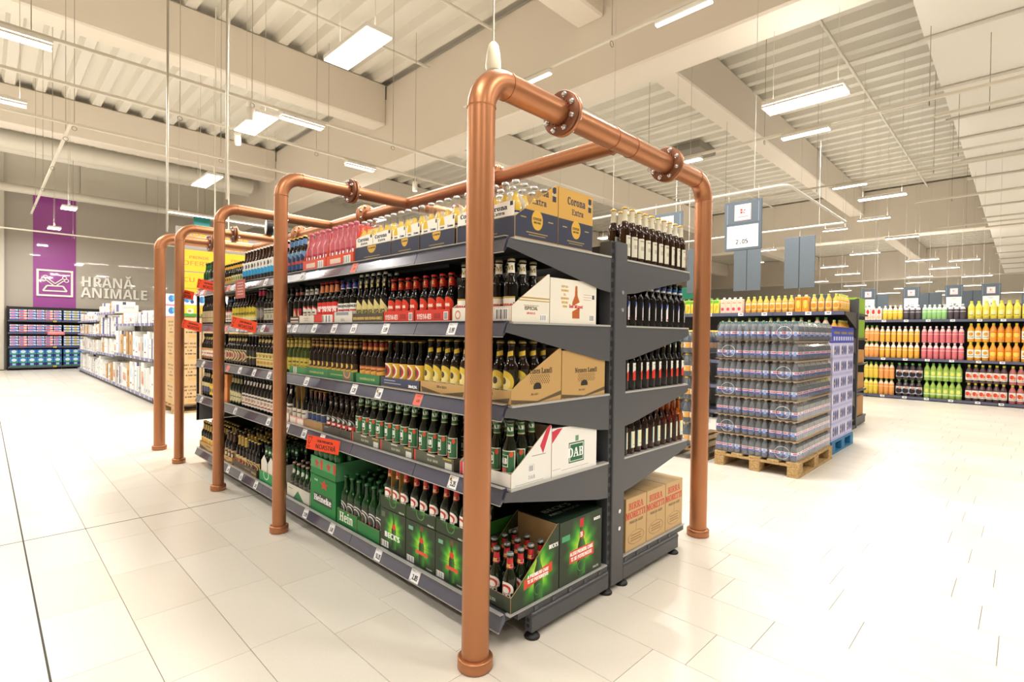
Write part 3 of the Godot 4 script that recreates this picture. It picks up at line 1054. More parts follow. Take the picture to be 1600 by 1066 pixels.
	for k in 7:
		var za := GZ - 0.03 - (k + 1) * BAY
		var zb := GZ - 0.03 - k * BAY
		for s3 in [0.33, 1.56]:
			mb = MB.new()
			mb.box(hx("232326", 0.6), Vector3(s3, 0.04, za), Vector3(s3 + 0.02, 0.115, zb - 0.001))
			part("kick_panel", mb, t)
	mb = MB.new()
	mb.lathe(black, [Vector2(0.034, 0.0), Vector2(0.036, 0.006), Vector2(0.03, 0.014), Vector2(0.012, 0.022), Vector2(0.008, 0.06), Vector2(0, 0.06)], 18)
	var fm := mb.build()
	for k in 8:
		for x in ([0.315, 0.875, 1.02, 1.59] if k == 0 else [0.285]):
			part("foot", fm, t, Vector3(x, 0, GZ - 0.01 - k * BAY + (0.02 if k == 7 else 0.0)))
		if k > 0:
			mb = MB.new()
			mb.cbox(grey2, Vector3(0.24, 0.05, GZ - 0.045 - k * BAY), Vector3(0.36, 0.118, GZ + 0.005 - k * BAY), 0.004)
			part("foot_arm", mb, t)
	# far end panel with a pane, facing the next aisle
	mb = MB.new()
	var ze := GZ - 0.02 - 7 * BAY
	mb.cbox(hx("6d6e70", 0.5), Vector3(0.14, 0.42, ze - 0.025), Vector3(0.9, 0.66, ze - 0.006), 0.004)
	part("end_panel", mb, t)
	mb = MB.new()
	mb.cbox(grey2, Vector3(0.3, 0.1, ze - 0.02), Vector3(0.92, 0.418, ze - 0.006), 0.004)
	part("lower_end_panel", mb, t)
	mb = MB.new()
	for q in [[0.14, 0.0], [0.885, 0.0]]:
		mb.box(black, Vector3(q[0], 0.42, ze - 0.025), Vector3(q[0] + 0.02, 1.72, ze - 0.006))
	part("end_frame", mb, t)
	mb = MB.new()
	mb.box(pane(Color(0.8, 0.9, 0.95), 0.1, 0.03), Vector3(0.16, 0.66, ze - 0.018), Vector3(0.885, 1.7, ze - 0.014))
	part("end_pane", mb, t)

# ------------------------------------------------------------------ bottles
var SHAPES := {
	"long": {"h": 0.232, "r": 0.0305, "yb": 0.118, "yn": 0.168, "rn": 0.0145, "rt": 0.0122},
	"half": {"h": 0.262, "r": 0.0325, "yb": 0.145, "yn": 0.2, "rn": 0.0155, "rt": 0.0125},
	"slim": {"h": 0.25, "r": 0.0298, "yb": 0.14, "yn": 0.19, "rn": 0.015, "rt": 0.0122},
	"swing": {"h": 0.268, "r": 0.0305, "yb": 0.125, "yn": 0.21, "rn": 0.0145, "rt": 0.0125},
	"corona": {"h": 0.245, "r": 0.0295, "yb": 0.14, "yn": 0.185, "rn": 0.0135, "rt": 0.0122},
	"tall": {"h": 0.285, "r": 0.031, "yb": 0.165, "yn": 0.215, "rn": 0.0145, "rt": 0.0125},
	"export": {"h": 0.277, "r": 0.032, "yb": 0.15, "yn": 0.212, "rn": 0.0155, "rt": 0.0125},
	"small": {"h": 0.2, "r": 0.0265, "yb": 0.1, "yn": 0.145, "rn": 0.0138, "rt": 0.012},
}
func bottle_profile(s: Dictionary) -> Array:
	var p := [Vector2(0, 0.004), Vector2(s.r * 0.7, 0.001), Vector2(s.r * 0.93, 0.0), Vector2(s.r, 0.007), Vector2(s.r, s.yb)]
	for i in range(1, 7):
		var t := i / 6.0
		var e := t * t * (3 - 2 * t)
		p.append(Vector2(lerpf(s.r, s.rn, e), lerpf(s.yb, s.yn, t)))
	p.append(Vector2(s.rt, s.h - 0.022)); p.append(Vector2(s.rt + 0.0026, s.h - 0.02)); p.append(Vector2(s.rt + 0.0026, s.h - 0.011))
	p.append(Vector2(s.rt, s.h - 0.009)); p.append(Vector2(s.rt, s.h - 0.003)); p.append(Vector2(0, s.h - 0.003))
	return p
func radius_at(p: Array, y: float) -> float:
	for i in range(3, p.size() - 1):
		if y >= p[i].y and y <= p[i + 1].y:
			return lerpf(p[i].x, p[i + 1].x, (y - p[i].y) / maxf(1e-6, p[i + 1].y - p[i].y))
	return p[3].x
func skin(p: Array, y0: float, y1: float, off: float) -> Array:
	var q := [Vector2(radius_at(p, y0) + off, y0)]
	for v in p.slice(3):
		if v.y > y0 + 1e-4 and v.y < y1 - 1e-4:
			q.append(Vector2(v.x + off, v.y))
	q.append(Vector2(radius_at(p, y1) + off, y1))
	return q

# k: {sh, glass, cap, lab: [y0, y1, half angle, Cell], neck: [y0, y1, half angle, Cell], desc}
func make_bottle(k: Dictionary) -> Node3D:
	var s = SHAPES[k.sh]
	var p := bottle_profile(s)
	var o := Node3D.new()
	var seg: int = k.get("seg", 18)
	var mb := MB.new()
	mb.lathe(k.glass, p, seg)
	part("glass_body", mb, o)
	if k.has("beer"):
		mb = MB.new()
		mb.lathe(k.beer, [Vector2(0, 0.006), Vector2(s.r - 0.003, 0.006)] + skin(p, 0.01, s.yn + 0.005, -0.003) + [Vector2(0, s.yn + 0.005)], seg)
		part("beer", mb, o)
	mb = MB.new()
	var h: float = s.h
	var rt: float = s.rt
	if k.sh == "swing":
		mb.lathe(hx("d9d6cc", 0.3), [Vector2(0, h - 0.004), Vector2(0.012, h - 0.003), Vector2(0.013, h + 0.006), Vector2(0.008, h + 0.012), Vector2(0, h + 0.013)], 14)
		for sz in [-1.0, 1.0]:
			mb.tube(hx("b9bcc0", 0.25, 0.9), [Vector3(0, h + 0.008, sz * 0.012), Vector3(-0.006, h - 0.01, sz * 0.017), Vector3(-0.012, h - 0.04, sz * 0.016)], 0.0016, 5)
		mb.tube(hx("b9bcc0", 0.25, 0.9), [Vector3(-0.012, h - 0.04, -0.016), Vector3(-0.019, h - 0.046, 0), Vector3(-0.012, h - 0.04, 0.016)], 0.0016, 5)
		part("swing_stopper", mb, o)
	else:
		mb.lathe(k.cap, [Vector2(rt, h - 0.0115), Vector2(rt + 0.0042, h - 0.0105), Vector2(rt + 0.0044, h - 0.008), Vector2(rt + 0.002, h - 0.001), Vector2(rt - 0.002, h + 0.0005), Vector2(0, h + 0.0008)], seg)
		part("crown_cap", mb, o)
	if k.has("lab"):
		mb = MB.new()
		var w: float = k.lab[2]
		mb.lathe(LABEL, skin(p, k.lab[0], k.lab[1], 0.0006), 14, PI - w, PI + w, k.lab[3].uv())
		part("front_label", mb, o)
	if k.has("neck"):
		mb = MB.new()
		var w2: float = k.neck[2]
		mb.lathe(LABEL, skin(p, k.neck[0], k.neck[1], 0.0006), 14, PI - w2, PI + w2, k.neck[3].uv())
		part("neck_label", mb, o)
	return o

var protos := {}
var kinds := {}
func place(kind: String, at: Vector3, label: String, group := "", yaw := 0.0) -> Node3D:
	var k = kinds[kind]
	if not protos.has(kind):
		protos[kind] = make_bottle(k)
	var o: Node3D = protos[kind].duplicate()
	o.name = numbered(k.get("name", glass_name(kind)))
	add_child(o)
	o.position = at; o.rotation.y = yaw
	tag(o, label, k.get("cat", "bottle"), group)
	return o

func glass_name(kind: String) -> String:
	if kind in ["hein", "heinneck", "greytray", "greenlong", "darkgreen", "anchor", "whitecase", "olive", "becks"]:
		return "green_beer_bottle"
	if kind in ["cider", "lemon"]:
		return "amber_beer_bottle"
	if kind in ["blue", "pinkneck", "whiteblue", "yellowlabel", "creamslim", "kloster", "redbrown", "brownlabel", "meadow", "orange", "krom", "goldneck", "redfoil"]:
		return "brown_beer_bottle"
	return "dark_beer_bottle" if not kind in ["dab", "red", "sm", "tanlabel", "blackneck", "darkcap", "honey"] else "black_beer_bottle"

var counts := {}
const SHELF := ["top shelf", "second shelf", "third shelf", "fourth shelf", "base shelf"]
func run(li: int, kind: String, n: int, z0: float, z1: float, rows := 1, x0 := 0.195, y := -1.0, pitch := 0.07) -> void:
	var k = kinds[kind]
	var base: float = LV[li] + 0.0035 if y < 0 else y
	var wide: float = SHAPES[k.sh].r * 2.0 + 0.0022
	n = mini(n, int((z0 - z1) / wide))
	pitch = maxf(pitch, wide)
	for r in rows:
		for i in n:
			var key := "%s %d %d" % [kind, li, r]
			counts[key] = counts.get(key, -1) + 1
			var z := z0 + (z1 - z0) * (i + 0.5) / n
			var where := "front row" if r == 0 else ordinal(r) + " row back"
			var lb := "%s, %s, %s in the %s" % [k.desc, SHELF[li], ordinal(counts[key]), where]
			place(kind, Vector3(x0 + r * pitch + rng.randf_range(-0.0008, 0.0008), base, z + rng.randf_range(-0.0006, 0.0006)), lb, "%s on the %s" % [k.get("plural", "bottles"), SHELF[li]], rng.randf_range(-0.22, 0.22))

# ------------------------------------------------------------------ cartons
func panel(called: String, t: Node, o: Vector3, ex: Vector3, ey: Vector3, w: float, h: float, front, r: Rect2, back, th := 0.003) -> void:
	var mb := MB.new()
	mb.plate(front, PackedVector2Array([Vector2(0, 0), Vector2(w, 0), Vector2(w, h), Vector2(0, h)]), o, ex, ey, th, r, back)
	part(called, mb, t)

# open tray: front low panel with print, plain sides; runs z1 (far) .. z0 (near), x from xf to xf+d
func tray(li: int, z0: float, z1: float, hf: float, cl, label: String, d := 0.3, xf := 0.16, side_h := -1.0, y := -1.0, board = null) -> Node3D:
	var b: float = LV[li] if y < 0 else y
	var t := thing("beer_tray", label, "tray", Vector3(0, b + 0.0005, 0))
	var kr = board if board else hx("a98a5f", 0.75)
	var w := z0 - z1 - 0.006
	var sh := side_h if side_h > 0 else hf
	if cl is Cell:
		panel("front_panel", t, Vector3(xf, 0, z1 + 0.003), Vector3(0, 0, 1), Vector3.UP, w, hf, PRINT, cl.uv(), kr)
	else:
		panel("front_panel", t, Vector3(xf, 0, z1 + 0.003), Vector3(0, 0, 1), Vector3.UP, w, hf, cl, Rect2(0, 0, 1, 1), kr)
	var sm = cl if not cl is Cell else mt(cl.host.atlas.get_pixelv(cl.r.position + Vector2i(int(cl.r.size.x * 0.28), 2)), 0.6)
	for e in [[z0 - 0.003, 1.0], [z1 + 0.006, 1.0]]:
		var mb := MB.new()
		mb.plate(sm, PackedVector2Array([Vector2(0.003, 0), Vector2(d, 0), Vector2(d, sh), Vector2(0.05, sh), Vector2(0.003, hf)]), Vector3(xf, 0, e[0]), Vector3(1, 0, 0), Vector3.UP, 0.003, Rect2(0, 0, 1, 1), kr)
		part("end_panel", mb, t)
	panel("base_panel", t, Vector3(xf, 0.003, z0 - 0.003), Vector3(1, 0, 0), Vector3(0, 0, -1), d, w, kr, Rect2(0, 0, 1, 1), kr, 0.0025)
	return t

# display carton cut on the slant: seen from its end (+z)
func cut_carton(li: int, z0: float, z1: float, xf: float, xb: float, hf: float, H: float, side: Cell, front, label: String, inside = null) -> Node3D:
	var t := thing("display_carton", label, "carton", Vector3(0, LV[li] + 0.0005, 0))
	var kr = inside if inside else hx("b08f62", 0.75)
	var L := xb - xf
	var poly := PackedVector2Array([Vector2(0, 0), Vector2(L, 0), Vector2(L, H), Vector2(L - 0.012, H), Vector2(0.05, hf + 0.035), Vector2(0, hf)])
	for e in [z0, z1 + 0.004]:
		var mb := MB.new()
		mb.plate(PRINT, poly, Vector3(xf, 0, e), Vector3(1, 0, 0), Vector3.UP, 0.004, side.uv(), kr)
		part("side_panel", mb, t)
	var w := z0 - z1 - 0.008
	var fm = PRINT if front is Cell else front
	panel("front_panel", t, Vector3(xf, 0, z1 + 0.004), Vector3(0, 0, 1), Vector3.UP, w, hf, fm, front.uv() if front is Cell else Rect2(0, 0, 1, 1), kr, 0.004)
	panel("back_panel", t, Vector3(xb - 0.006, 0, z1 + 0.004), Vector3(0, 0, 1), Vector3.UP, w, H - 0.005, kr, Rect2(0, 0, 1, 1), kr, 0.004)
	panel("base_panel", t, Vector3(xf, 0.003, z0 - 0.004), Vector3(1, 0, 0), Vector3(0, 0, -1), L, w, kr, Rect2(0, 0, 1, 1), kr, 0.0025)
	return t

# closed carton; faces: dictionary face -> Cell/Rect2/material
func carton(called: String, lo: Vector3, hi: Vector3, body, faces: Dictionary, label: String, group := "", top = null, cat := "carton") -> Node3D:
	var c := (lo + hi) * 0.5
	var t := thing(called, label, cat, Vector3(c.x, lo.y, c.z), group)
	var f := {}
	for k in faces:
		f[k] = [PRINT, faces[k].uv()] if faces[k] is Cell else ([PRINT, faces[k]] if faces[k] is Rect2 else [faces[k], Rect2(0, 0, 1, 1)])
	var mb := MB.new()
	var h := (hi - lo) * 0.5
	mb.box(body, Vector3(-h.x, 0, -h.z), Vector3(h.x, hi.y - lo.y - 0.003, h.z), f)
	part("carton_body", mb, t)
	# two lid flaps meeting at a seam
	for s in [-1.0, 1.0]:
		mb = MB.new()
		var tm = body
		if top:
			tm = top
		mb.box(tm if not tm is Cell else body, Vector3(-h.x if s < 0 else 0.0008, hi.y - lo.y - 0.003, -h.z), Vector3(-0.0008 if s < 0 else h.x, hi.y - lo.y, h.z), {"py": [PRINT, (top as Cell).sub(0.0 if s < 0 else 0.5, 0, 0.5, 1)]} if top is Cell else {})
		part("lid_flap", mb, t)
	return t

# ------------------------------------------------------------------ the label designs
func L(w := 96, h := 80) -> Cell:
	return cell(w, h)
const CLR := Color(0, 0, 0, 0)
func col(s: String) -> Color:
	return Color(s)

func define_kinds() -> void:
	var black := mt(Color("0d0b09"), 0.07)
	var brown := mt(Color("190d06"), 0.07)
	var brown2 := mt(Color("331a0a"), 0.07)
	var green := mt(Color("06190c"), 0.06)
	var green2 := mt(Color("14501f"), 0.06)
	var olive := mt(Color("3c4a17"), 0.07)
	var amber := solid_glass(Color("c87a2a"), 0.04)
	var amber_dk := solid_glass(Color("8a4415"), 0.04)
	var gold := hx("c9a452", 0.3, 0.7)
	var silver := hx("c4c6c8", 0.3, 0.7)
	var capred := hx("c62a22", 0.35)
	var capblk := hx("1b1a1a", 0.35)
	var capgrn := hx("2a5a36", 0.35)
	var capblue := hx("2f3f66", 0.35)
	var capwhite := hx("e8e4da", 0.35)
	var capgrey := hx("8d8f90", 0.35, 0.5)
	for m in [black, brown, brown2, green, green2, olive]:
		m.metallic_specular = 0.38
	var c: Cell
	var n: Cell
	# yellow beer in clear glass
	c = L().fill(col("f3efe2")).rect(0, 0, 1, 0.1, col("24346b")).text("Corona", 0.5, 0.38, 0.3, col("1c2c5e"), "rb").text("Extra", 0.5, 0.72, 0.2, col("1c2c5e"), "rb")
	kinds["corona"] = {"sh": "corona", "glass": pane(Color(0.95, 0.97, 0.95), 0.03, 0.02), "beer": mt(Color("dcb93c"), 0.15), "cap": silver, "lab": [0.03, 0.11, 1.3, c], "desc": "clear bottle of yellow beer", "plural": "clear yellow beers", "name": "clear_beer_bottle"}
	# pink radler
	c = L(96, 128).fill(col("b03a4c")).rect(0, 0, 1, 0.3, col("c8646e")).text("CIUC", 0.5, 0.5, 0.2, Color.WHITE, "sb").text("radler", 0.5, 0.72, 0.08, Color.WHITE).ring(0.3, 0.2, 0.12, 0.09, 0.3, Color("1a2450"))
	kinds["pink"] = {"sh": "half", "glass": mt(Color("b85560"), 0.3), "cap": hx("e0708a", 0.35), "lab": [0.01, 0.15, 2.6, c], "desc": "pink sleeved radler bottle", "plural": "pink radlers", "name": "pink_radler_bottle"}
	n = L(64, 48).fill(col("5b86b8"))
	c = L().fill(col("2f4f86")).rect(0, 0, 1, 0.3, col("6f9cc8")).disc(0.5, 0.45, 0.3, 0.3, col("20355f")).text("BA'SAM", 0.5, 0.6, 0.16, col("e0492f"), "sb")
	kinds["blue"] = {"sh": "half", "glass": brown, "cap": gold, "lab": [0.025, 0.15, 1.5, c], "neck": [0.2, 0.24, 3.14, n], "desc": "brown bottle with blue mountain label", "plural": "blue label bottles"}
	n = L(48, 40).fill(col("d98a9c"))
	c = L().fill(col("e3d9c8")).rect(0.2, 0.2, 0.6, 0.1, col("a04050")).text("IPA", 0.5, 0.5, 0.22, col("333333"), "sb").bars(0.2, 0.72, 0.6, 0.16)
	kinds["pinkneck"] = {"sh": "half", "glass": brown, "cap": capwhite, "lab": [0.02, 0.14, 1.4, c], "neck": [0.205, 0.235, 3.14, n], "desc": "brown bottle with pink neck band", "plural": "pink neck bottles"}
	c = L().fill(col("e8e6e0")).poly(PackedVector2Array([Vector2(0, 0.52), Vector2(0.5, 0.42), Vector2(1, 0.52), Vector2(1, 0.78), Vector2(0, 0.78)]), col("2d9fd8")).rect(0, 0.76, 1, 0.24, col("15181f")).disc(0.5, 0.25, 0.13, 0.12, col("4b5058"))
	kinds["whiteblue"] = {"sh": "half", "glass": brown2, "cap": capwhite, "lab": [0.015, 0.16, 1.9, c], "desc": "brown bottle with white and blue label", "plural": "white and blue label bottles"}
	n = L(48, 40).fill(col("e3b43c"))
	c = L().fill(col("e8c768")).rect(0, 0.55, 1, 0.45, col("d9b050")).disc(0.5, 0.4, 0.22, 0.22, col("8a5a20"))
	kinds["yellowcap"] = {"sh": "small", "glass": black, "cap": hx("e6b82c", 0.35), "lab": [0.015, 0.075, 1.4, c], "neck": [0.145, 0.17, 3.14, n], "desc": "small dark bottle with yellow cap", "plural": "yellow cap bottles"}
	c = L().fill(col("d9d2a6")).disc(0.5, 0.45, 0.25, 0.3, col("5c7a2c")).rect(0, 0.8, 1, 0.2, col("b89a3a"))
	kinds["herb"] = {"sh": "small", "glass": black, "cap": hx("e6b82c", 0.35), "lab": [0.015, 0.08, 1.4, c], "neck": [0.145, 0.17, 3.14, n], "desc": "small dark bottle with herb picture label", "plural": "herb label bottles"}
	c = L().fill(col("2c2f33")).rect(0.1, 0.15, 0.8, 0.25, col("9aa0a4")).text("pils", 0.5, 0.65, 0.2, col("d8d8d0"), "sb")
	n = L(48, 40).fill(col("1f5b2c"))
	kinds["greenlong"] = {"sh": "half", "glass": green2, "cap": capblk, "lab": [0.02, 0.1, 1.4, c], "neck": [0.205, 0.235, 3.14, n], "desc": "bright green bottle with grey label", "plural": "bright green bottles"}
	kinds["darkgreen"] = {"sh": "half", "glass": green, "cap": capblk, "lab": [0.02, 0.1, 1.4, c], "desc": "dark green bottle with grey label", "plural": "dark green bottles"}
	# second shelf
	n = L(64, 48).fill(col("e9e5d8")).text("SM", 0.5, 0.5, 0.4, col("a08a50"), "rb")
	c = L().fill(col("ece8dc")).rect(0, 0.0, 1, 0.12, col("b79a56")).text("San", 0.32, 0.55, 0.28, col("1e3a2a"), "rb").text("Miguel", 0.55, 0.55, 0.3, col("c3202b"), "rb", 0.8).rect(0, 0.72, 1, 0.1, col("1f6b3a")).poly(PackedVector2Array([Vector2(0, 0.12), Vector2(0, 0.36), Vector2(0.4, 0.12)]), col("3a3f36"))
	kinds["sm"] = {"sh": "half", "glass": black, "cap": hx("b9ad8a", 0.35, 0.4), "lab": [0.035, 0.1, 1.5, c], "neck": [0.2, 0.243, 3.14, n], "desc": "dark bottle with white neck label", "plural": "white neck bottles"}
	n = L(64, 48).fill(col("c0281f")).text("R", 0.5, 0.45, 0.45, col("d9b25a"), "rb")
	c = L().fill(col("100d0b")).disc(0.5, 0.5, 0.47, 0.49, col("d23a24")).text("1906", 0.5, 0.52, 0.2, col("f4e8da"), "sb")
	kinds["red"] = {"sh": "long", "glass": black, "cap": capred, "lab": [0.042, 0.116, 1.3, c], "neck": [0.17, 0.21, 3.14, n], "desc": "dark bottle with round red label", "plural": "round red label bottles"}
	n = L(64, 64).fill(col("c9b978")).rect(0, 0.45, 1, 0.12, col("241d14"))
	c = L().fill(col("15110d")).poly(PackedVector2Array([Vector2(0.5, 0.0), Vector2(1, 0.5), Vector2(0.8, 0.98), Vector2(0.2, 0.98), Vector2(0, 0.5)]), col("d8c98c")).poly(PackedVector2Array([Vector2(0.5, 0.1), Vector2(0.9, 0.52), Vector2(0.75, 0.9), Vector2(0.25, 0.9), Vector2(0.1, 0.52)]), col("cfc07f")).text("HARD", 0.5, 0.62, 0.2, col("28331c"), "sb")
	kinds["swing"] = {"sh": "swing", "glass": black, "cap": silver, "lab": [0.02, 0.13, 1.45, c], "neck": [0.2, 0.24, 0.7, n], "desc": "dark swing-top bottle with cream label", "plural": "swing-top bottles", "name": "swing_top_bottle"}
	n = L(64, 48).fill(col("2a48a8")).rect(0, 0.8, 1, 0.2, col("e8e8e8")).text("E", 0.5, 0.42, 0.35, col("e86070"), "rb")
	c = L().fill(col("e6e4df")).text("ERDINGER", 0.5, 0.2, 0.18, col("2b2b2b"), "sb", 0.9, 0.9).rect(0.4, 0.42, 0.5, 0.12, col("c04048")).rect(0.15, 0.6, 0.5, 0.06, col("6b6b70")).disc(0.2, 0.55, 0.12, 0.14, col("3d444c"))
	kinds["blueneck"] = {"sh": "half", "glass": black, "cap": capblue, "lab": [0.03, 0.115, 1.5, c], "neck": [0.205, 0.238, 3.14, n], "desc": "dark bottle with blue neck band", "plural": "blue neck bottles"}
	n = L(64, 48).fill(col("e0895a"))
	c = L().fill(col("cf2f2c")).text("DIN", 0.5, 0.45, 0.2, Color.WHITE, "sb").text("ROMANIA", 0.5, 0.3, 0.13, Color.WHITE, "sb").rect(0.15, 0.75, 0.6, 0.05, col("8a1a1a"))
	kinds["redlabel"] = {"sh": "half", "glass": black, "cap": capred, "lab": [0.02, 0.13, 2.2, c], "neck": [0.195, 0.24, 3.14, n], "desc": "dark bottle with tall red label", "plural": "tall red label bottles"}
	n = L(64, 48).fill(col("d8d4c8")).rect(0.3, 0.3, 0.4, 0.3, col("6a6a66"))
	c = L().fill(CLR).fill(col("171310")).poly(PackedVector2Array([Vector2(0, 0.25), Vector2(0.5, 0.0), Vector2(1, 0.25), Vector2(1, 1), Vector2(0, 1)]), col("c93036")).poly(PackedVector2Array([Vector2(0.06, 0.32), Vector2(0.5, 0.1), Vector2(0.94, 0.32), Vector2(0.94, 1), Vector2(0.06, 1)]), col("e9e4d8")).rect(0.2, 0.45, 0.6, 0.12, col("6a6460")).rect(0.2, 0.66, 0.2, 0.2, col("504a48")).rect(0.6, 0.66, 0.2, 0.2, col("504a48"))
	kinds["whitered"] = {"sh": "slim", "glass": black, "cap": capblk, "lab": [0.025, 0.115, 1.4, c], "neck": [0.19, 0.228, 3.14, n], "desc": "dark bottle with house-shaped white label", "plural": "house label bottles"}
	n = L(48, 40).fill(col("a05a58"))
	c = L().fill(col("a52a34")).poly(PackedVector2Array([Vector2(0.2, 0.9), Vector2(0.6, 0.1), Vector2(0.8, 0.9)]), col("d8b890")).rect(0, 0.8, 1, 0.2, col("1f1715"))
	kinds["blackred"] = {"sh": "slim", "glass": black, "cap": capblk, "lab": [0.03, 0.1, 1.2, c], "neck": [0.195, 0.215, 3.14, n], "desc": "dark bottle with dark red label", "plural": "dark red label bottles"}
	n = L(48, 40).fill(col("3b3a38"))
	c = L().fill(col("b8b4a0")).rect(0.1, 0.15, 0.8, 0.1, col("3a3a36")).rect(0.1, 0.35, 0.8, 0.08, col("55534c")).rect(0.1, 0.55, 0.5, 0.3, col("6e6a5c"))
	kinds["greylabel"] = {"sh": "half", "glass": black, "cap": capblk, "lab": [0.03, 0.12, 1.4, c], "neck": [0.2, 0.24, 3.14, n], "desc": "dark bottle with square grey label", "plural": "square grey label bottles"}
	kinds["plainblack"] = {"sh": "half", "glass": black, "cap": capblk, "neck": [0.2, 0.215, 3.14, n], "desc": "plain dark bottle with grey neck ring", "plural": "plain dark bottles"}
	n = L(48, 40).fill(col("c22f52"))
	kinds["pinkcap"] = {"sh": "tall", "glass": black, "cap": hx("d9d2c8", 0.35), "neck": [0.225, 0.262, 3.14, n], "lab": [0.03, 0.13, 1.3, L().fill(col("57524c")).disc(0.5, 0.5, 0.35, 0.4, col("8d8880"))], "desc": "tall dark bottle with crimson neck foil", "plural": "crimson neck bottles"}
	c = L().fill(col("d8c23a")).poly(PackedVector2Array([Vector2(0, 0), Vector2(1, 0), Vector2(1, 0.2), Vector2(0.5, 0.05), Vector2(0, 0.4)]), col("15110d")).text("Kozel", 0.5, 0.5, 0.2, col("2a2a1c"), "rb").rect(0, 0.72, 1, 0.28, col("e8e0a8"))
	kinds["yellowlabel"] = {"sh": "half", "glass": brown, "cap": capblk, "lab": [0.03, 0.15, 1.6, c], "desc": "dark bottle with bright yellow label", "plural": "bright yellow label bottles"}
	c = L(96, 64).fill(col("6b5a2a")).rect(0, 0, 1, 0.12, col("b09a50"))
	for i in 16:
		c.rect(fmod(i * 0.31, 0.9), fmod(i * 0.23, 0.85), 0.12, 0.1, col("2c220f" if i % 2 else "c8ae58"))
	kinds["can"] = {"sh": "small", "glass": black, "cap": capgrey, "lab": [0.02, 0.1, 1.4, c], "desc": "small gold patterned bottle stacked up", "plural": "stacked small bottles"}
	c = L().fill(col("e3ded2")).rect(0, 0, 1, 0.14, col("b02b36")).text("RED", 0.5, 0.5, 0.22, col("b02b36"), "sb").rect(0.2, 0.75, 0.6, 0.06, col("505050"))
	n = L(48, 40).fill(col("40557c"))
	kinds["redwhite"] = {"sh": "half", "glass": black, "cap": gold, "lab": [0.02, 0.12, 1.5, c], "neck": [0.2, 0.22, 3.14, n], "desc": "dark bottle with white and red label", "plural": "white and red label bottles"}
	c = L().fill(col("cbb890")).rect(0.3, 0, 0.12, 1, col("2f3d74")).rect(0, 0.55, 1, 0.06, col("8a7a50"))
	kinds["creamslim"] = {"sh": "tall", "glass": brown, "cap": capblk, "lab": [0.02, 0.13, 1.5, c], "desc": "slim brown bottle with tan label", "plural": "slim tan label bottles"}
	# third shelf
	n = L(80, 64).fill(col("120e09")).poly(PackedVector2Array([Vector2(0, 0.85), Vector2(0, 0.35), Vector2(1, 0.1), Vector2(1, 0.6)]), col("d9b53f"))
	c = L().fill(col("1a140c")).disc(0.5, 0.55, 0.46, 0.5, col("d6b840")).disc(0.5, 0.62, 0.3, 0.3, col("e6d48a")).disc(0.45, 0.5, 0.14, 0.16, col("3a2a18")).rect(0, 0.82, 1, 0.18, col("e2d49a")).text("Natur", 0.5, 0.91, 0.1, col("3a2a18"), "rb")
	kinds["kloster"] = {"sh": "half", "glass": brown, "cap": hx("b8a058", 0.35, 0.4), "lab": [0.045, 0.14, 1.45, c], "neck": [0.185, 0.225, 1.5, n], "desc": "dark bottle with yellow monk label", "plural": "yellow monk label bottles"}
	c = L().fill(col("e0b23c")).rect(0, 0.7, 1, 0.3, col("d89a28")).disc(0.42, 0.38, 0.36, 0.36, col("f0ead8")).disc(0.42, 0.38, 0.28, 0.28, col("b8322c")).disc(0.4, 0.38, 0.18, 0.2, col("2f2a2c")).text("LAGER", 0.5, 0.84, 0.13, col("3d2a10"), "sb")
	kinds["paul"] = {"sh": "slim", "glass": black, "cap": gold, "lab": [0.015, 0.125, 1.7, c], "desc": "dark bottle with square yellow label", "plural": "square yellow label bottles"}
	n = L(64, 56).fill(col("8f2a1c")).rect(0, 0.55, 1, 0.3, col("d9a04c"))
	c = L().fill(col("7e3015")).rect(0, 0.1, 1, 0.16, col("d09050")).poly(PackedVector2Array([Vector2(0, 0.5), Vector2(1, 0.3), Vector2(1, 0.6), Vector2(0, 0.85)]), col("e0a84c"))
	kinds["redbrown"] = {"sh": "slim", "glass": brown, "cap": gold, "lab": [0.02, 0.1, 1.5, c], "neck": [0.185, 0.23, 3.14, n], "desc": "brown bottle with rust red label", "plural": "rust label bottles"}
	n = L(64, 56).fill(col("4c2a1c")).rect(0, 0.5, 1, 0.3, col("c89c4c")).rect(0, 0.1, 1, 0.15, col("a87c4c"))
	c = L().fill(col("3c2412")).disc(0.5, 0.2, 0.16, 0.18, col("d8b050")).poly(PackedVector2Array([Vector2(0, 0.6), Vector2(1, 0.4), Vector2(1, 0.66), Vector2(0, 0.9)]), col("d4b052"))
	kinds["brownlabel"] = {"sh": "slim", "glass": brown, "cap": gold, "lab": [0.02, 0.1, 1.5, c], "neck": [0.185, 0.23, 3.14, n], "desc": "brown bottle with dark gold label", "plural": "dark gold label bottles"}
	n = L(64, 56).fill(col("c9b25a")).rect(0.3, 0.4, 0.4, 0.12, col("5c4a20"))
	c = L().fill(col("c8b648")).rect(0, 0, 1, 0.08, col("7f7a2c")).rect(0.25, 0.3, 0.5, 0.12, col("5c5020")).rect(0.25, 0.6, 0.5, 0.08, col("7c7030"))
	kinds["olive"] = {"sh": "slim", "glass": olive, "cap": gold, "lab": [0.02, 0.11, 1.4, c], "neck": [0.18, 0.23, 3.14, n], "desc": "olive green bottle with yellow label", "plural": "olive green bottles"}
	n = L(64, 56).fill(col("0f0b08")).poly(PackedVector2Array([Vector2(0, 0.9), Vector2(0, 0.3), Vector2(1, 0.0), Vector2(1, 0.5)]), col("d6c080"))
	c = L().fill(col("d9c888")).rect(0.1, 0.1, 0.8, 0.2, col("c8b060")).disc(0.5, 0.25, 0.12, 0.12, col("8a7030")).rect(0, 0.45, 1, 0.04, col("6a5020")).rect(0.1, 0.6, 0.3, 0.2, col("a85028")).rect(0.5, 0.62, 0.35, 0.2, col("c89038"))
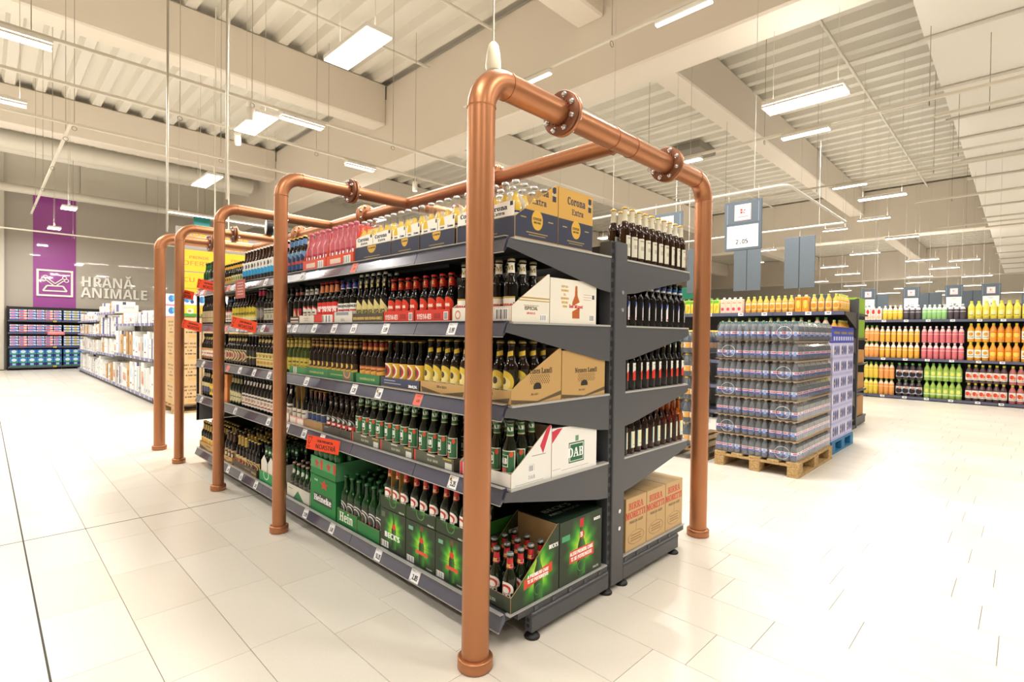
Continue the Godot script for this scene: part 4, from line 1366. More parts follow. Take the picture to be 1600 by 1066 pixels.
	kinds["creamneck"] = {"sh": "half", "glass": black, "cap": gold, "lab": [0.015, 0.12, 1.6, c], "neck": [0.185, 0.23, 1.4, n], "desc": "dark bottle with straw coloured label", "plural": "straw label bottles"}
	c = L().fill(col("16110e")).poly(PackedVector2Array([Vector2(0, 0.1), Vector2(0.7, 0.5), Vector2(0, 0.9), Vector2(0, 0.8), Vector2(0.55, 0.5), Vector2(0, 0.2)]), col("cabb74")).rect(0.2, 0.46, 0.8, 0.08, col("cabb74"))
	kinds["arrow"] = {"sh": "half", "glass": black, "cap": capwhite, "lab": [0.02, 0.13, 1.8, c], "desc": "dark bottle with gold arrow label", "plural": "gold arrow label bottles"}
	c = L().fill(col("d2c48c")).disc(0.5, 0.45, 0.4, 0.42, col("3a2c20")).disc(0.5, 0.45, 0.32, 0.34, col("d8c8a0")).disc(0.5, 0.45, 0.2, 0.22, col("a0403c")).rect(0, 0.86, 1, 0.14, col("3a2418"))
	kinds["circle"] = {"sh": "half", "glass": black, "cap": gold, "lab": [0.015, 0.13, 1.6, c], "neck": [0.185, 0.23, 1.4, n], "desc": "dark bottle with cream roundel label", "plural": "cream roundel bottles"}
	c = L().fill(col("e0d8c4")).rect(0, 0, 1, 0.15, col("7a9a6a")).rect(0.2, 0.35, 0.6, 0.12, col("b06a50")).rect(0, 0.8, 1, 0.2, col("b8a080"))
	kinds["meadow"] = {"sh": "half", "glass": brown, "cap": capblk, "lab": [0.02, 0.13, 1.6, c], "desc": "dark bottle with pale meadow label", "plural": "pale meadow label bottles"}
	c = L().fill(col("d8a068")).disc(0.5, 0.5, 0.42, 0.3, col("f0e8dc")).rect(0, 0.8, 1, 0.2, col("a86a40")).rect(0.25, 0.45, 0.5, 0.1, col("c04030"))
	kinds["orange"] = {"sh": "half", "glass": brown, "cap": capblk, "lab": [0.02, 0.12, 1.6, c], "neck": [0.185, 0.23, 1.4, n], "desc": "dark bottle with orange bordered label", "plural": "orange label bottles"}
	# fourth shelf
	n = L(64, 56).fill(col("1f5a34")).rect(0, 0.86, 1, 0.1, col("b9b080")).text("DAB", 0.5, 0.45, 0.3, col("e0e8d8"), "rb").rect(0, 0.02, 1, 0.08, col("b9b080"))
	c = L().fill(col("dfe6d4")).rect(0.04, 0.05, 0.92, 0.9, col("24653c")).rect(0.1, 0.2, 0.55, 0.52, col("dfe6d4")).rect(0.13, 0.23, 0.49, 0.46, col("1f5a34")).text("DAB", 0.37, 0.46, 0.24, Color.WHITE, "rb", 0.8).disc(0.8, 0.17, 0.1, 0.12, col("d8502c")).rect(0.05, 0.78, 0.5, 0.16, col("c83a3a"))
	kinds["dab"] = {"sh": "export", "glass": mt(Color("0b140a"), 0.06), "cap": hx("6f7a72", 0.35, 0.4), "lab": [0.052, 0.148, 1.4, c], "neck": [0.206, 0.258, 3.14, n], "desc": "dark bottle with green and white label", "plural": "green and white label bottles"}
	n = L(48, 40).fill(col("2b211e")).disc(0.5, 0.4, 0.16, 0.2, col("a09a92"))
	c = L().fill(col("17110f")).disc(0.5, 0.5, 0.48, 0.49, col("9a9a96")).disc(0.5, 0.5, 0.4, 0.42, col("2a2422")).rect(0, 0.5, 1, 0.26, col("c8342f")).text("KROM", 0.5, 0.63, 0.14, Color.WHITE, "sb").disc(0.5, 0.28, 0.2, 0.14, col("c8c8c0"))
	kinds["krom"] = {"sh": "long", "glass": brown, "cap": hx("4a3a34", 0.35, 0.3), "lab": [0.03, 0.11, 1.35, c], "neck": [0.17, 0.2, 3.14, n], "desc": "brown bottle with grey oval and red band", "plural": "red band bottles"}
	n = L(64, 48).fill(col("1a1412")).poly(PackedVector2Array([Vector2(0, 1), Vector2(0, 0.1), Vector2(0.7, 0.0), Vector2(0.5, 0.8)]), col("d06a4c"))
	c = L().fill(col("243a68")).rect(0, 0, 1, 0.1, col("d8c8a0")).rect(0, 0.85, 1, 0.15, col("c8c0b0"))
	kinds["navy"] = {"sh": "slim", "glass": black, "cap": hx("a08040", 0.35, 0.4), "lab": [0.04, 0.1, 1.5, c], "neck": [0.19, 0.235, 1.2, n], "desc": "dark bottle with navy label", "plural": "navy label bottles"}
	c = L().fill(col("d8d4cc")).rect(0.15, 0.3, 0.7, 0.12, col("504c48"))
	kinds["crate"] = {"sh": "half", "glass": black, "cap": capblk, "lab": [0.03, 0.1, 1.4, c], "desc": "dark bottle between kraft dividers", "plural": "bottles between dividers"}
	n = L(64, 48).fill(col("15110e")).poly(PackedVector2Array([Vector2(0, 0.9), Vector2(0.2, 0.2), Vector2(1, 0.0), Vector2(0.8, 0.8)]), col("d6ccc4"))
	c = L().fill(col("ddd2c8")).rect(0.1, 0.15, 0.8, 0.14, col("4a4440")).disc(0.5, 0.5, 0.22, 0.14, col("b08a78")).rect(0.1, 0.75, 0.8, 0.1, col("8a4a40"))
	kinds["whitelabel"] = {"sh": "half", "glass": black, "cap": capblk, "lab": [0.02, 0.12, 1.6, c], "neck": [0.185, 0.225, 1.3, n], "desc": "dark bottle with off-white label", "plural": "off-white label bottles"}
	c = L().fill(col("20281c")).disc(0.5, 0.55, 0.46, 0.42, col("b8ae74")).disc(0.5, 0.55, 0.36, 0.33, col("d8d0a0")).rect(0.46, 0.3, 0.08, 0.5, col("4c5030")).rect(0.2, 0.52, 0.6, 0.06, col("4c5030"))
	kinds["anchor"] = {"sh": "half", "glass": green, "cap": capblk, "lab": [0.02, 0.13, 1.6, c], "neck": [0.185, 0.225, 1.3, L(48, 40).fill(col("a8a070"))], "desc": "dark green bottle with cream wheel label", "plural": "cream wheel label bottles"}
	c = L().fill(col("d8b41e")).disc(0.5, 0.6, 0.44, 0.4, col("e8cc38")).disc(0.5, 0.6, 0.2, 0.2, col("6a5210"))
	n = L(48, 40).fill(col("d0ac20"))
	kinds["sunny"] = {"sh": "half", "glass": black, "cap": hx("33384a", 0.35), "lab": [0.02, 0.13, 1.6, c], "neck": [0.18, 0.215, 1.3, n], "desc": "dark bottle with sun yellow label", "plural": "sun yellow label bottles"}
	c = L().fill(col("4a4a72")).rect(0, 0, 1, 0.35, col("d8cc90")).rect(0, 0.8, 1, 0.2, col("1a1420"))
	kinds["violet"] = {"sh": "half", "glass": black, "cap": capblue, "lab": [0.02, 0.13, 1.6, c], "neck": [0.185, 0.22, 1.3, L(48, 40).fill(col("b8b088"))], "desc": "dark bottle with violet and cream label", "plural": "violet label bottles"}
	# base shelf
	n = L(80, 64).fill(col("c8282a")).rect(0, 0.6, 1, 0.28, col("e8e0d0")).disc(0.3, 0.72, 0.1, 0.14, col("2a6ab8")).disc(0.5, 0.74, 0.1, 0.12, col("e0b020")).disc(0.7, 0.72, 0.1, 0.13, col("b02a30"))
	c = L().fill(col("0c130b")).disc(0.5, 0.45, 0.47, 0.46, col("f0ece4")).disc(0.5, 0.4, 0.32, 0.26, col("c8282a")).disc(0.5, 0.46, 0.22, 0.2, col("f0ece4")).rect(0, 0.6, 1, 0.26, col("14170f")).text("BECK'S", 0.5, 0.73, 0.19, Color.WHITE, "sb", 0.95).rect(0.2, 0.88, 0.6, 0.07, col("c8282a"))
	kinds["becks"] = {"sh": "long", "glass": mt(Color("0e1a0a"), 0.05), "cap": hx("9aa0a0", 0.3, 0.6), "lab": [0.035, 0.112, 1.3, c], "neck": [0.165, 0.21, 3.14, n], "desc": "dark green bottle with red neck label", "plural": "red neck label bottles"}
	c = L().fill(col("3c3f3c")).disc(0.5, 0.55, 0.47, 0.5, col("e6e6e0")).disc(0.5, 0.55, 0.42, 0.45, col("3a3d3a")).ring(0.5, 0.5, 0.3, 0.34, 0.16, col("e0e0da")).star(0.45, 0.5, 0.12, col("c8242c")).rect(0.02, 0.62, 0.96, 0.13, col("20241f")).text("Heineken", 0.5, 0.68, 0.1, Color.WHITE, "rb")
	kinds["hein"] = {"sh": "tall", "glass": mt(Color("0d3a17"), 0.06), "cap": hx("3c7a4a", 0.35, 0.3), "lab": [0.015, 0.14, 1.5, c], "desc": "green bottle with grey ringed label", "plural": "grey ringed label bottles"}
	kinds["heinneck"] = {"sh": "slim", "glass": mt(Color("17602a"), 0.06), "cap": hx("3c7a4a", 0.35, 0.3), "desc": "green bottle neck rising from the green carrier", "plural": "bottles in the green carrier"}
	n = L(48, 48).fill(col("1c5a2e")).disc(0.6, 0.6, 0.22, 0.3, col("d8d8cc"))
	c = L().fill(col("6f7068")).rect(0.3, 0, 0.05, 1, col("9a9a90"))
	kinds["greytray"] = {"sh": "long", "glass": mt(Color("0c2a12"), 0.06), "cap": hx("b08a78", 0.35, 0.4), "lab": [0.015, 0.1, 1.5, c], "neck": [0.15, 0.2, 2.0, n], "desc": "green bottle with plain grey label", "plural": "plain grey label bottles"}
	kinds["darkcap"] = {"sh": "long", "glass": black, "cap": hx("a08474", 0.35, 0.4), "desc": "dark bottle seen by its rosy cap", "plural": "rosy cap bottles"}
	n = L(48, 40).fill(col("2c6a3c")).rect(0.3, 0.4, 0.4, 0.3, col("d8e0d0"))
	kinds["whitecase"] = {"sh": "half", "glass": green, "cap": hx("3a4a3e", 0.35), "neck": [0.19, 0.245, 3.14, n], "desc": "green necked bottle in a white carrier", "plural": "bottles in white carriers"}
	c = L().fill(col("c8a868")).disc(0.5, 0.5, 0.42, 0.42, col("4a2c18")).ring(0.5, 0.5, 0.34, 0.34, 0.2, col("e0c890"))
	kinds["blackneck"] = {"sh": "half", "glass": black, "cap": hx("b09a50", 0.35, 0.4), "lab": [0.015, 0.1, 1.5, c], "desc": "black necked bottle with tan roundel", "plural": "black necked bottles"}
	c = L().fill(col("e0c890")).rect(0, 0.4, 1, 0.2, col("c89850")).disc(0.5, 0.5, 0.25, 0.25, col("a84030"))
	n = L(48, 40).fill(col("b89a4c"))
	kinds["goldneck"] = {"sh": "half", "glass": brown, "cap": gold, "lab": [0.015, 0.1, 1.5, c], "neck": [0.185, 0.25, 3.14, n], "desc": "brown bottle with gold foil neck", "plural": "gold foil bottles"}
	c = L().fill(col("c0a078")).rect(0.15, 0.2, 0.7, 0.6, col("5c4430")).rect(0.3, 0.35, 0.4, 0.3, col("d8c8a0"))
	kinds["tanlabel"] = {"sh": "half", "glass": black, "cap": hx("8a7a50", 0.35, 0.4), "lab": [0.015, 0.11, 1.5, c], "neck": [0.185, 0.24, 3.14, L(48, 40).fill(col("4a3022"))], "desc": "black bottle with framed tan label", "plural": "framed tan label bottles"}
	c = L().fill(col("e0b048")).rect(0, 0, 1, 0.12, col("f0d890")).rect(0, 0.8, 1, 0.2, col("b88020"))
	kinds["honey"] = {"sh": "half", "glass": black, "cap": gold, "lab": [0.015, 0.11, 1.6, c], "neck": [0.18, 0.23, 1.4, n], "desc": "black bottle with honey yellow label", "plural": "honey label bottles"}
	# the other side of the gondola
	n = L(64, 56).fill(col("e6dfc8"))
	c = L(80, 96).fill(col("d9d6c4")).rect(0.15, 0.1, 0.7, 0.06, col("9a9484")).rect(0.2, 0.4, 0.6, 0.2, col("b8b2a0"))
	kinds["cider"] = {"sh": "tall", "glass": mt(Color("2a1408"), 0.06), "cap": gold, "lab": [0.02, 0.13, 1.2, c], "neck": [0.21, 0.272, 3.14, n], "desc": "amber bottle with long cream neck foil", "plural": "cream foil bottles"}
	n = L(48, 40).fill(col("2b418c")).rect(0, 0.6, 1, 0.4, col("d8d8d8"))
	c = L(80, 96).fill(col("e6e4ec")).poly(PackedVector2Array([Vector2(0, 0), Vector2(0.6, 0), Vector2(0, 0.35)]), col("2b49a8")).rect(0.2, 0.85, 0.5, 0.1, col("c04040"))
	kinds["bluewhite"] = {"sh": "half", "glass": black, "cap": capblk, "lab": [0.03, 0.13, 0.55, c], "neck": [0.2, 0.23, 3.14, n], "desc": "dark bottle with blue cornered label", "plural": "blue cornered label bottles"}
	c = L(80, 96).fill(col("e8e6e0")).rect(0, 0.6, 1, 0.4, col("d8301f")).disc(0.5, 0.6, 0.5, 0.15, col("d8301f")).rect(0.3, 0.15, 0.4, 0.04, col("707070"))
	kinds["redlower"] = {"sh": "half", "glass": black, "cap": capblk, "lab": [0.05, 0.145, 0.6, c], "desc": "dark bottle with white over red label", "plural": "white over red label bottles"}
	c = L(80, 96).fill(col("e9e2b4")).rect(0, 0, 0.08, 1, col("3aa8c8")).rect(0.92, 0, 0.08, 1, col("3aa8c8")).rect(0.25, 0.7, 0.5, 0.2, col("f0f0ec")).bars(0.3, 0.74, 0.4, 0.14)
	kinds["lemon"] = {"sh": "half", "glass": amber_dk, "cap": gold, "lab": [0.03, 0.12, 0.75, c], "desc": "amber bottle with pale lemon label", "plural": "pale lemon label bottles"}
	n = L(48, 48).fill(col("b04a4a")).rect(0, 0.5, 1, 0.5, col("e0dcd0"))
	kinds["redfoil"] = {"sh": "tall", "glass": brown, "cap": gold, "neck": [0.21, 0.275, 3.14, n], "desc": "bottle with red and white neck foil", "plural": "red and white foil bottles"}

# ------------------------------------------------------------------ stocking the beer gondola
func price_tag(li: int, z: float, text: String, red := false, seal := false, wide := 0.066) -> void:
	var key := "%s %s %s" % [text, red, seal]
	if not tag_cells.has(key):
		var c := cell(64, 52)
		if red:
			c.fill(col("e8705c")).rect(0.3, 0.2, 0.5, 0.05, col("b04038")).text(text, 0.6, 0.6, 0.22, col("9c2c28"), "sb", 0.8)
		else:
			c.fill(col("ecebf0")).rect(0.1, 0.1, 0.3, 0.04, col("8a8a92")).rect(0.1, 0.18, 0.45, 0.03, col("a0a0a8")).rect(0.06, 0.86, 0.14, 0.05, col("5a5a60")).text(text, 0.58, 0.6, 0.4, col("1c1c22"), "sb", 0.66)
		if seal:
			c.disc(0.2, 0.32, 0.13, 0.16, col("3c3a28")).ring(0.2, 0.32, 0.13, 0.16, 0.4, col("c8a83c"))
		tag_cells[key] = c
	var mb := MB.new()
	var w := wide
	var a := Vector3(-0.0278, -0.0595, -w * 0.5)
	var b := Vector3(-0.0278, -0.0595, w * 0.5)
	var c2 := Vector3(-0.0064, -0.005, w * 0.5)
	var d := Vector3(-0.0064, -0.005, -w * 0.5)
	var n := Vector3(-0.056, 0.022, 0).normalized() * 0.0012
	for v in 1:
		a += n; b += n; c2 += n; d += n
	mb.quad(PRINT, a + n, b + n, c2 + n, d + n, tag_cells[key].uv())
	mb.quad(hx("ecebf0"), b - n, a - n, d - n, c2 - n)
	for e in [[a, b], [b, c2], [c2, d], [d, a]]:
		mb.quad(hx("ecebf0"), e[0] - n, e[1] - n, e[1] + n, e[0] + n)
	var what := ("salmon red" if red else "white") + " price tag reading %s" % text
	tag_count[li] = tag_count.get(li, -1) + 1
	single("price_tag", mb, "%s, %s rail, %s from the copper post" % [what, SHELF[li], ordinal(tag_count[li])], "price tag", Vector3(FX + 0.018, LV[li], z), "price tags")
var tag_cells := {}
var tag_count := {}
var promo: Cell

func wobbler(at: Vector3, turn: float, roll: float, label: String) -> void:
	if promo == null:
		promo = cell(220, 78).fill(col("f2481f")).text("DIN PROMOȚIA", 0.56, 0.3, 0.17, col("3a120a"), "s", 0.9).text("NOASTRĂ", 0.6, 0.68, 0.3, col("2a0d08"), "s", 0.95).poly(PackedVector2Array([Vector2(0.05, 0.08), Vector2(0.17, 0.1), Vector2(0.1, 0.62), Vector2(0.06, 0.6)]), col("4a160c")).poly(PackedVector2Array([Vector2(0.065, 0.14), Vector2(0.15, 0.15), Vector2(0.095, 0.55), Vector2(0.075, 0.54)]), col("f2481f")).ring(0.07, 0.8, 0.04, 0.1, 0.4, col("4a160c"))
	var t := thing("promo_wobbler", label, "sign", at, "orange promotion signs", turn)
	var mb := MB.new()
	mb.box(hx("e8441e"), Vector3(-0.001, -0.042, -0.11), Vector3(0.001, 0.042, 0.11), {"nx": [PRINT, promo.uv()]})
	var p := part("sign_card", mb, t)
	p.rotation.x = roll
	mb = MB.new()
	mb.bar(pane(Color(0.9, 0.9, 0.9), 0.3, 0.1), Vector3(0.0035, 0, -0.06), Vector3(0.05, -0.02, -0.08), 0.0025, 5)
	part("clip_arm", mb, t)

func stock_gondola() -> void:
	define_kinds()
	var white := hx("e8e4da", 0.6)
	# ---- top shelf
	var corona_front := cell(256, 84).fill(col("2b3048")).disc(0.5, 0.05, 0.12, 0.42, col("d8a838")).text("LA CERVEZA", 0.5, 0.16, 0.08, col("3a3020"), "sb").rect(0.28, 0.66, 0.44, 0.05, col("a08a50")).rect(0.34, 0.78, 0.32, 0.05, col("a08a50")).rect(0, 0.94, 1, 0.06, col("b89458"))
	var corona_side := cell(256, 224)
	corona_side.fill(col("cfa04a")).rect(0, 0.52, 1, 0.48, col("2c3148")).disc(0.5, 0.66, 0.13, 0.16, col("d8a838")).text("CERVEZA", 0.5, 0.64, 0.04, col("4a3a1c"), "sb").text("MAS FINA", 0.5, 0.7, 0.03, col("4a3a1c"), "sb").text("Corona", 0.52, 0.18, 0.13, col("23283c"), "rb", 0.9).text("Extra", 0.56, 0.36, 0.1, col("23283c"), "rb").rect(0.25, 0.86, 0.5, 0.02, col("a08a50")).rect(0.3, 0.9, 0.4, 0.015, col("a08a50")).rect(0.12, 0.64, 0.12, 0.02, col("b09a60")).rect(0.76, 0.64, 0.12, 0.02, col("b09a60")).rect(0.86, 0.05, 0.09, 0.24, col("23283c")).text("4x6", 0.905, 0.17, 0.05, col("d8c89c"), "sb").rect(0, 0.97, 1, 0.03, col("b89458"))
	cut_carton(0, 0.022, -0.36, 0.175, 0.45, 0.09, 0.27, corona_side, corona_front, "navy and yellow display carton of clear beer, cut open, on the top shelf end", hx("c8a468", 0.75))
	carton("beer_carton", Vector3(0.455, 1.7305, -0.36), Vector3(0.715, 2.0, 0.022), hx("c79d54", 0.7), {"pz": corona_side}, "closed navy and yellow beer carton at the top shelf end")
	for i in 3:
		var z: float = [-0.37, -0.65, -0.915][i]
		var z2: float = [-0.645, -0.91, -1.3][i]
		tray(0, z, z2, 0.09, corona_front, "navy beer tray under white six-pack carriers, %s from the display carton" % ordinal(i), 0.28, 0.17)
	var six := cell(128, 64).fill(col("efece4")).text("Corona", 0.45, 0.4, 0.3, col("2a2e44"), "rb", 0.85).text("Extra", 0.5, 0.75, 0.2, col("2a2e44"), "rb").rect(0.86, 0.08, 0.09, 0.26, col("2a2e44"))
	var six2 := cell(128, 64).fill(col("efece4")).poly(PackedVector2Array([Vector2(0.1, 0.7), Vector2(0.14, 0.3), Vector2(0.2, 0.0), Vector2(0.32, 0.0), Vector2(0.38, 0.3), Vector2(0.42, 0.7)]), col("e0b81c")).rect(0.12, 0.66, 0.3, 0.3, col("e8e4d8")).text("Corona", 0.27, 0.82, 0.14, col("2a2e44"), "rb", 0.7).text("Corona", 0.74, 0.8, 0.16, col("2a2e44"), "rb", 0.8).rect(0.88, 0.1, 0.08, 0.26, col("2a2e44"))
	var cw := [[0.016, 0.186], [-0.171, 0.184], [-0.374, 0.133], [-0.508, 0.133], [-0.654, 0.125], [-0.781, 0.125], [-0.919, 0.187], [-1.108, 0.187]]
	for i in cw.size():
		var za: float = cw[i][0]
		var w: float = cw[i][1]
		var t := thing("six_pack_carrier", "white printed carrier holding clear beers, %s from the copper post" % ordinal(i), "carrier", Vector3(0.1765, 1.735, za), "white beer carriers on the top shelf")
		var c6: Cell = six if i in [0, 1, 6, 7] else six2
		var mb := MB.new()
		mb.plate(PRINT, PackedVector2Array([Vector2(0, 0.0905), Vector2(w - 0.003, 0.0905), Vector2(w - 0.003, 0.15), Vector2(w * 0.75, 0.155), Vector2(w * 0.25, 0.15), Vector2(0, 0.14)]), Vector3(0, 0, -w + 0.001), Vector3(0, 0, 1), Vector3.UP, 0.001, c6.uv(), white)
		part("front_panel", mb, t)
		mb = MB.new()
		mb.plate(white, PackedVector2Array([Vector2(0, 0.003), Vector2(w - 0.003, 0.003), Vector2(w - 0.003, 0.16), Vector2(w * 0.7, 0.205), Vector2(w * 0.25, 0.205), Vector2(0, 0.16)]), Vector3(0.0665, 0, -w + 0.001), Vector3(0, 0, 1), Vector3.UP, 0.001)
		part("handle_panel", mb, t)
	run(0, "corona", 6, 0.0165, -0.3565, 1, 0.212, 1.738)
	run(0, "corona", 4, -0.374, -0.641, 1, 0.212, 1.738)
	run(0, "corona", 4, -0.654, -0.906, 1, 0.212, 1.738)
	run(0, "corona", 6, -0.919, -1.296, 1, 0.212, 1.738)
	run(0, "corona", 5, 0.015, -0.355, 3, 0.2755, 1.738, 0.064)
	var ciuc := cell(192, 140).fill(col("dd4a22")).rect(0.1, 0.0, 0.8, 0.62, col("c83a3c")).text("CIUC", 0.5, 0.8, 0.1, Color.WHITE, "sb").rect(0.2, 0.86, 0.5, 0.1, col("e8d8d0")).bars(0.74, 0.8, 0.2, 0.14)
	for i in 2:
		var z3: float = [-1.305, -1.66][i]
		var z4: float = [-1.655, -2.0][i]
		var t2 := tray(0, z3, z4, 0.075, cell(192, 48).fill(col("dd4a22")).rect(0.15, 0.3, 0.4, 0.4, col("e8d0c4")).bars(0.65, 0.2, 0.25, 0.6), "orange-red open carton of pink radlers, %s one beside the navy trays" % ordinal(i), 0.3, 0.165, 0.24, -1.0, hx("d8705a", 0.7))
	run(0, "pink", 5, -1.309, -1.649, 2, 0.205)
	run(0, "pink", 5, -1.664, -1.994, 2, 0.205)
	run(0, "blue", 4, -2.01, -2.29, 1, 0.2)
	run(0, "pinkneck", 3, -2.3, -2.53, 1, 0.2)
	run(0, "whiteblue", 10, -2.54, -3.22, 1, 0.2)
	run(0, "herb", 5, -3.23, -3.51, 1, 0.2)
	run(0, "yellowcap", 5, -3.52, -3.83, 1, 0.2)
	run(0, "darkgreen", 4, -3.84, -4.12, 1, 0.2)
	run(0, "greenlong", 3, -4.13, -4.36, 2, 0.21)
	# ---- second shelf
	var sm_side := cell(240, 200).fill(col("e9e4d6")).rect(0, 0.5, 1, 0.03, col("b8984c")).rect(0, 0.56, 1, 0.02, col("b8984c")).text("ESPECIAL", 0.5, 0.72, 0.07, col("5c4c34"), "sb").rect(0.3, 0.66, 0.4, 0.012, col("8a7a60")).text("SAN MIGUEL", 0.5, 0.82, 0.035, col("c84040"), "s").bars(0.74, 0.84, 0.18, 0.12)
	var sm_end := cell(240, 200).fill(col("ece6da"))
	for i in 6:
		sm_end.text(["EXPLO-", "RANDO", "EL", "MUNDO", "DESDE", "1890"][i], 0.3, 0.16 + i * 0.09, 0.05, col("c8a458"), "sb", 0.75)
	sm_end.poly(PackedVector2Array([Vector2(0.52, 0.12), Vector2(0.56, 0.12), Vector2(0.57, 0.35), Vector2(0.62, 0.5), Vector2(0.62, 0.88), Vector2(0.46, 0.88), Vector2(0.46, 0.5), Vector2(0.51, 0.35)]), col("b85c1e")).poly(PackedVector2Array([Vector2(0.42, 0.62), Vector2(0.66, 0.46), Vector2(0.66, 0.58), Vector2(0.42, 0.74)]), col("efe9dc")).text("San Miguel", 0.54, 0.6, 0.07, col("c3202b"), "rb", 0.8, 0.3).rect(0.7, 0.3, 0.18, 0.012, col("b0a080")).rect(0.7, 0.36, 0.18, 0.012, col("b0a080")).rect(0.7, 0.42, 0.18, 0.012, col("b0a080")).bars(0.84, 0.78, 0.11, 0.15).rect(0.9, 0.3, 0.05, 0.1, col("3a3a5a"))
	cut_carton(1, 0.022, -0.37, 0.162, 0.4, 0.065, 0.215, sm_side, cell(160, 32).fill(col("e6e0d4")).bars(0.75, 0.15, 0.2, 0.7).ring(0.1, 0.5, 0.05, 0.3, 0.3, col("c87060")), "white and gold display carton of dark beers, cut open, on the second shelf end", hx("c0aa84", 0.75))
	carton("beer_carton", Vector3(0.405, 1.3805, -0.37), Vector3(0.755, 1.585, 0.022), hx("e4ddcc", 0.7), {"pz": sm_end}, "closed white beer carton with amber bottle picture at the second shelf end")
	run(1, "sm", 5, 0.017, -0.365, 3, 0.2, 1.387, 0.068)
	var tr := cell(160, 40).fill(col("cf2f22")).text("11514-03", 0.28, 0.55, 0.42, col("e8d8d0"), "sb", 0.7).rect(0.55, 0.3, 0.2, 0.4, col("a82018")).bars(0.84, 0.2, 0.12, 0.6)
	tray(1, -0.385, -0.665, 0.062, tr, "red beer tray with stencilled number, the one beside the white carton", 0.29)
	tray(1, -0.675, -0.96, 0.062, tr, "red beer tray with stencilled number, the one beside the swing-tops", 0.29)
	run(1, "red", 4, -0.389, -0.661, 2, 0.2, 1.387)
	run(1, "red", 4, -0.679, -0.956, 2, 0.2, 1.387)
	tray(1, -0.967, -1.3, 0.055, cell(160, 32).fill(col("4c4030")).text("BIER-BREWED 1610 ROPATA-SINCE", 0.5, 0.5, 0.3, col("c8a858"), "sb"), "dark brown beer tray under the swing-top bottles", 0.29)
	run(1, "swing", 5, -0.972, -1.297, 2, 0.2, 1.387)
	tray(1, -1.303, -1.53, 0.07, cell(160, 56).fill(col("dcd8d0")).rect(0.1, 0.05, 0.7, 0.25, col("8a90a0")).text("0.5 L", 0.5, 0.7, 0.2, col("70707a"), "s"), "white beer tray under the blue neck bottles", 0.29)
	run(1, "blueneck", 3, -1.307, -1.524, 2, 0.2, 1.387)
	tray(1, -1.53, -1.81, 0.06, cell(160, 48).fill(col("d23a28")).bars(0.42, 0.1, 0.5, 0.8).rect(0.42, 0.85, 0.5, 0.15, col("e0d8d0")), "red and barcode beer tray under the tall red labels", 0.29)
	run(1, "redlabel", 4, -1.534, -1.804, 2, 0.2, 1.387)
	tray(1, -1.81, -2.04, 0.055, cell(128, 40).fill(col("e4ded0")).rect(0.3, 0.35, 0.35, 0.06, col("9a8a7a")).rect(0.35, 0.55, 0.25, 0.06, col("9a8a7a")), "cream beer tray under the house label bottles", 0.29)
	run(1, "whitered", 3, -1.814, -2.034, 2, 0.2, 1.387)
	tray(1, -2.04, -2.2, 0.05, cell(96, 40).fill(col("4a1c1c")).rect(0.1, 0.2, 0.8, 0.2, col("e0d4c8")).rect(0.1, 0.6, 0.8, 0.2, col("e0d4c8")), "maroon beer tray under the dark red labels", 0.29)
	run(1, "blackred", 2, -2.044, -2.194, 2, 0.2, 1.387)
	run(1, "plainblack", 4, -2.21, -2.5, 2, 0.2)
	run(1, "greylabel", 3, -2.52, -2.74, 2, 0.2)
	run(1, "pinkcap", 2, -2.75, -2.9, 2, 0.2)
	run(1, "yellowlabel", 8, -2.92, -3.47, 2, 0.2)
	run(1, "redwhite", 2, -3.5, -3.65, 2, 0.2)
	run(1, "creamslim", 9, -3.75, -4.36, 1, 0.2)
	# ---- third shelf
	var k_side := cell(240, 190).fill(col("c09a60")).text("Neuses Landl", 0.55, 0.42, 0.1, col("4a3820"), "rb", 0.7, 0.6).shade(0.35, 0.48, 0.4, 0.18, func(u, v): return col("5a4426") if sin(u * 150) * sin(v * 90) > 0.3 else CLR).disc(0.5, 0.72, 0.08, 0.09, col("241a10")).rect(0.42, 0.75, 0.17, 0.08, col("c09a60")).text("20 x 0,5 l", 0.45, 0.84, 0.035, col("5a4426"), "s").poly(PackedVector2Array([Vector2(0, 0.98), Vector2(0, 0.9), Vector2(0.5, 0.97), Vector2(1, 0.82), Vector2(1, 0.9), Vector2(0.5, 1.0)]), col("5c4c34"))
	var k_front := cell(160, 40).fill(col("c09a60")).text("20 x 0,5 l", 0.5, 0.35, 0.16, col("4a3820"), "s").poly(PackedVector2Array([Vector2(0.02, 0.45), Vector2(0.5, 0.85), Vector2(0.98, 0.5), Vector2(0.95, 0.9), Vector2(0.05, 0.9)]), col("5c4c34"))
	cut_carton(2, 0.024, -0.262, 0.162, 0.487, 0.06, 0.238, k_side, k_front, "kraft display carton of monk label beers, cut open, on the third shelf end")
	carton("beer_carton", Vector3(0.493, 1.0305, -0.262), Vector3(0.835, 1.255, 0.024), hx("bd965e", 0.7), {"pz": k_side}, "closed kraft beer carton with dark crest at the third shelf end")
	run(2, "kloster", 4, 0.019, -0.257, 4, 0.2, 1.037, 0.07)
	tray(2, -0.268, -0.615, 0.06, k_front, "kraft beer tray under monk label bottles beside the copper post", 0.3)
	run(2, "kloster", 5, -0.272, -0.611, 2, 0.2, 1.037)
	tray(2, -0.625, -0.985, 0.055, cell(160, 40).fill(col("39405e")).rect(0.1, 0.25, 0.3, 0.08, col("b0b4c0")).rect(0.1, 0.5, 0.45, 0.08, col("b0b4c0")).text("20x0,5L", 0.85, 0.6, 0.25, Color.WHITE, "sb", 0.7).rect(0, 0.85, 1, 0.15, col("b09050")), "navy beer tray under the square yellow labels", 0.3)
	run(2, "paul", 5, -0.629, -0.981, 2, 0.2, 1.037)
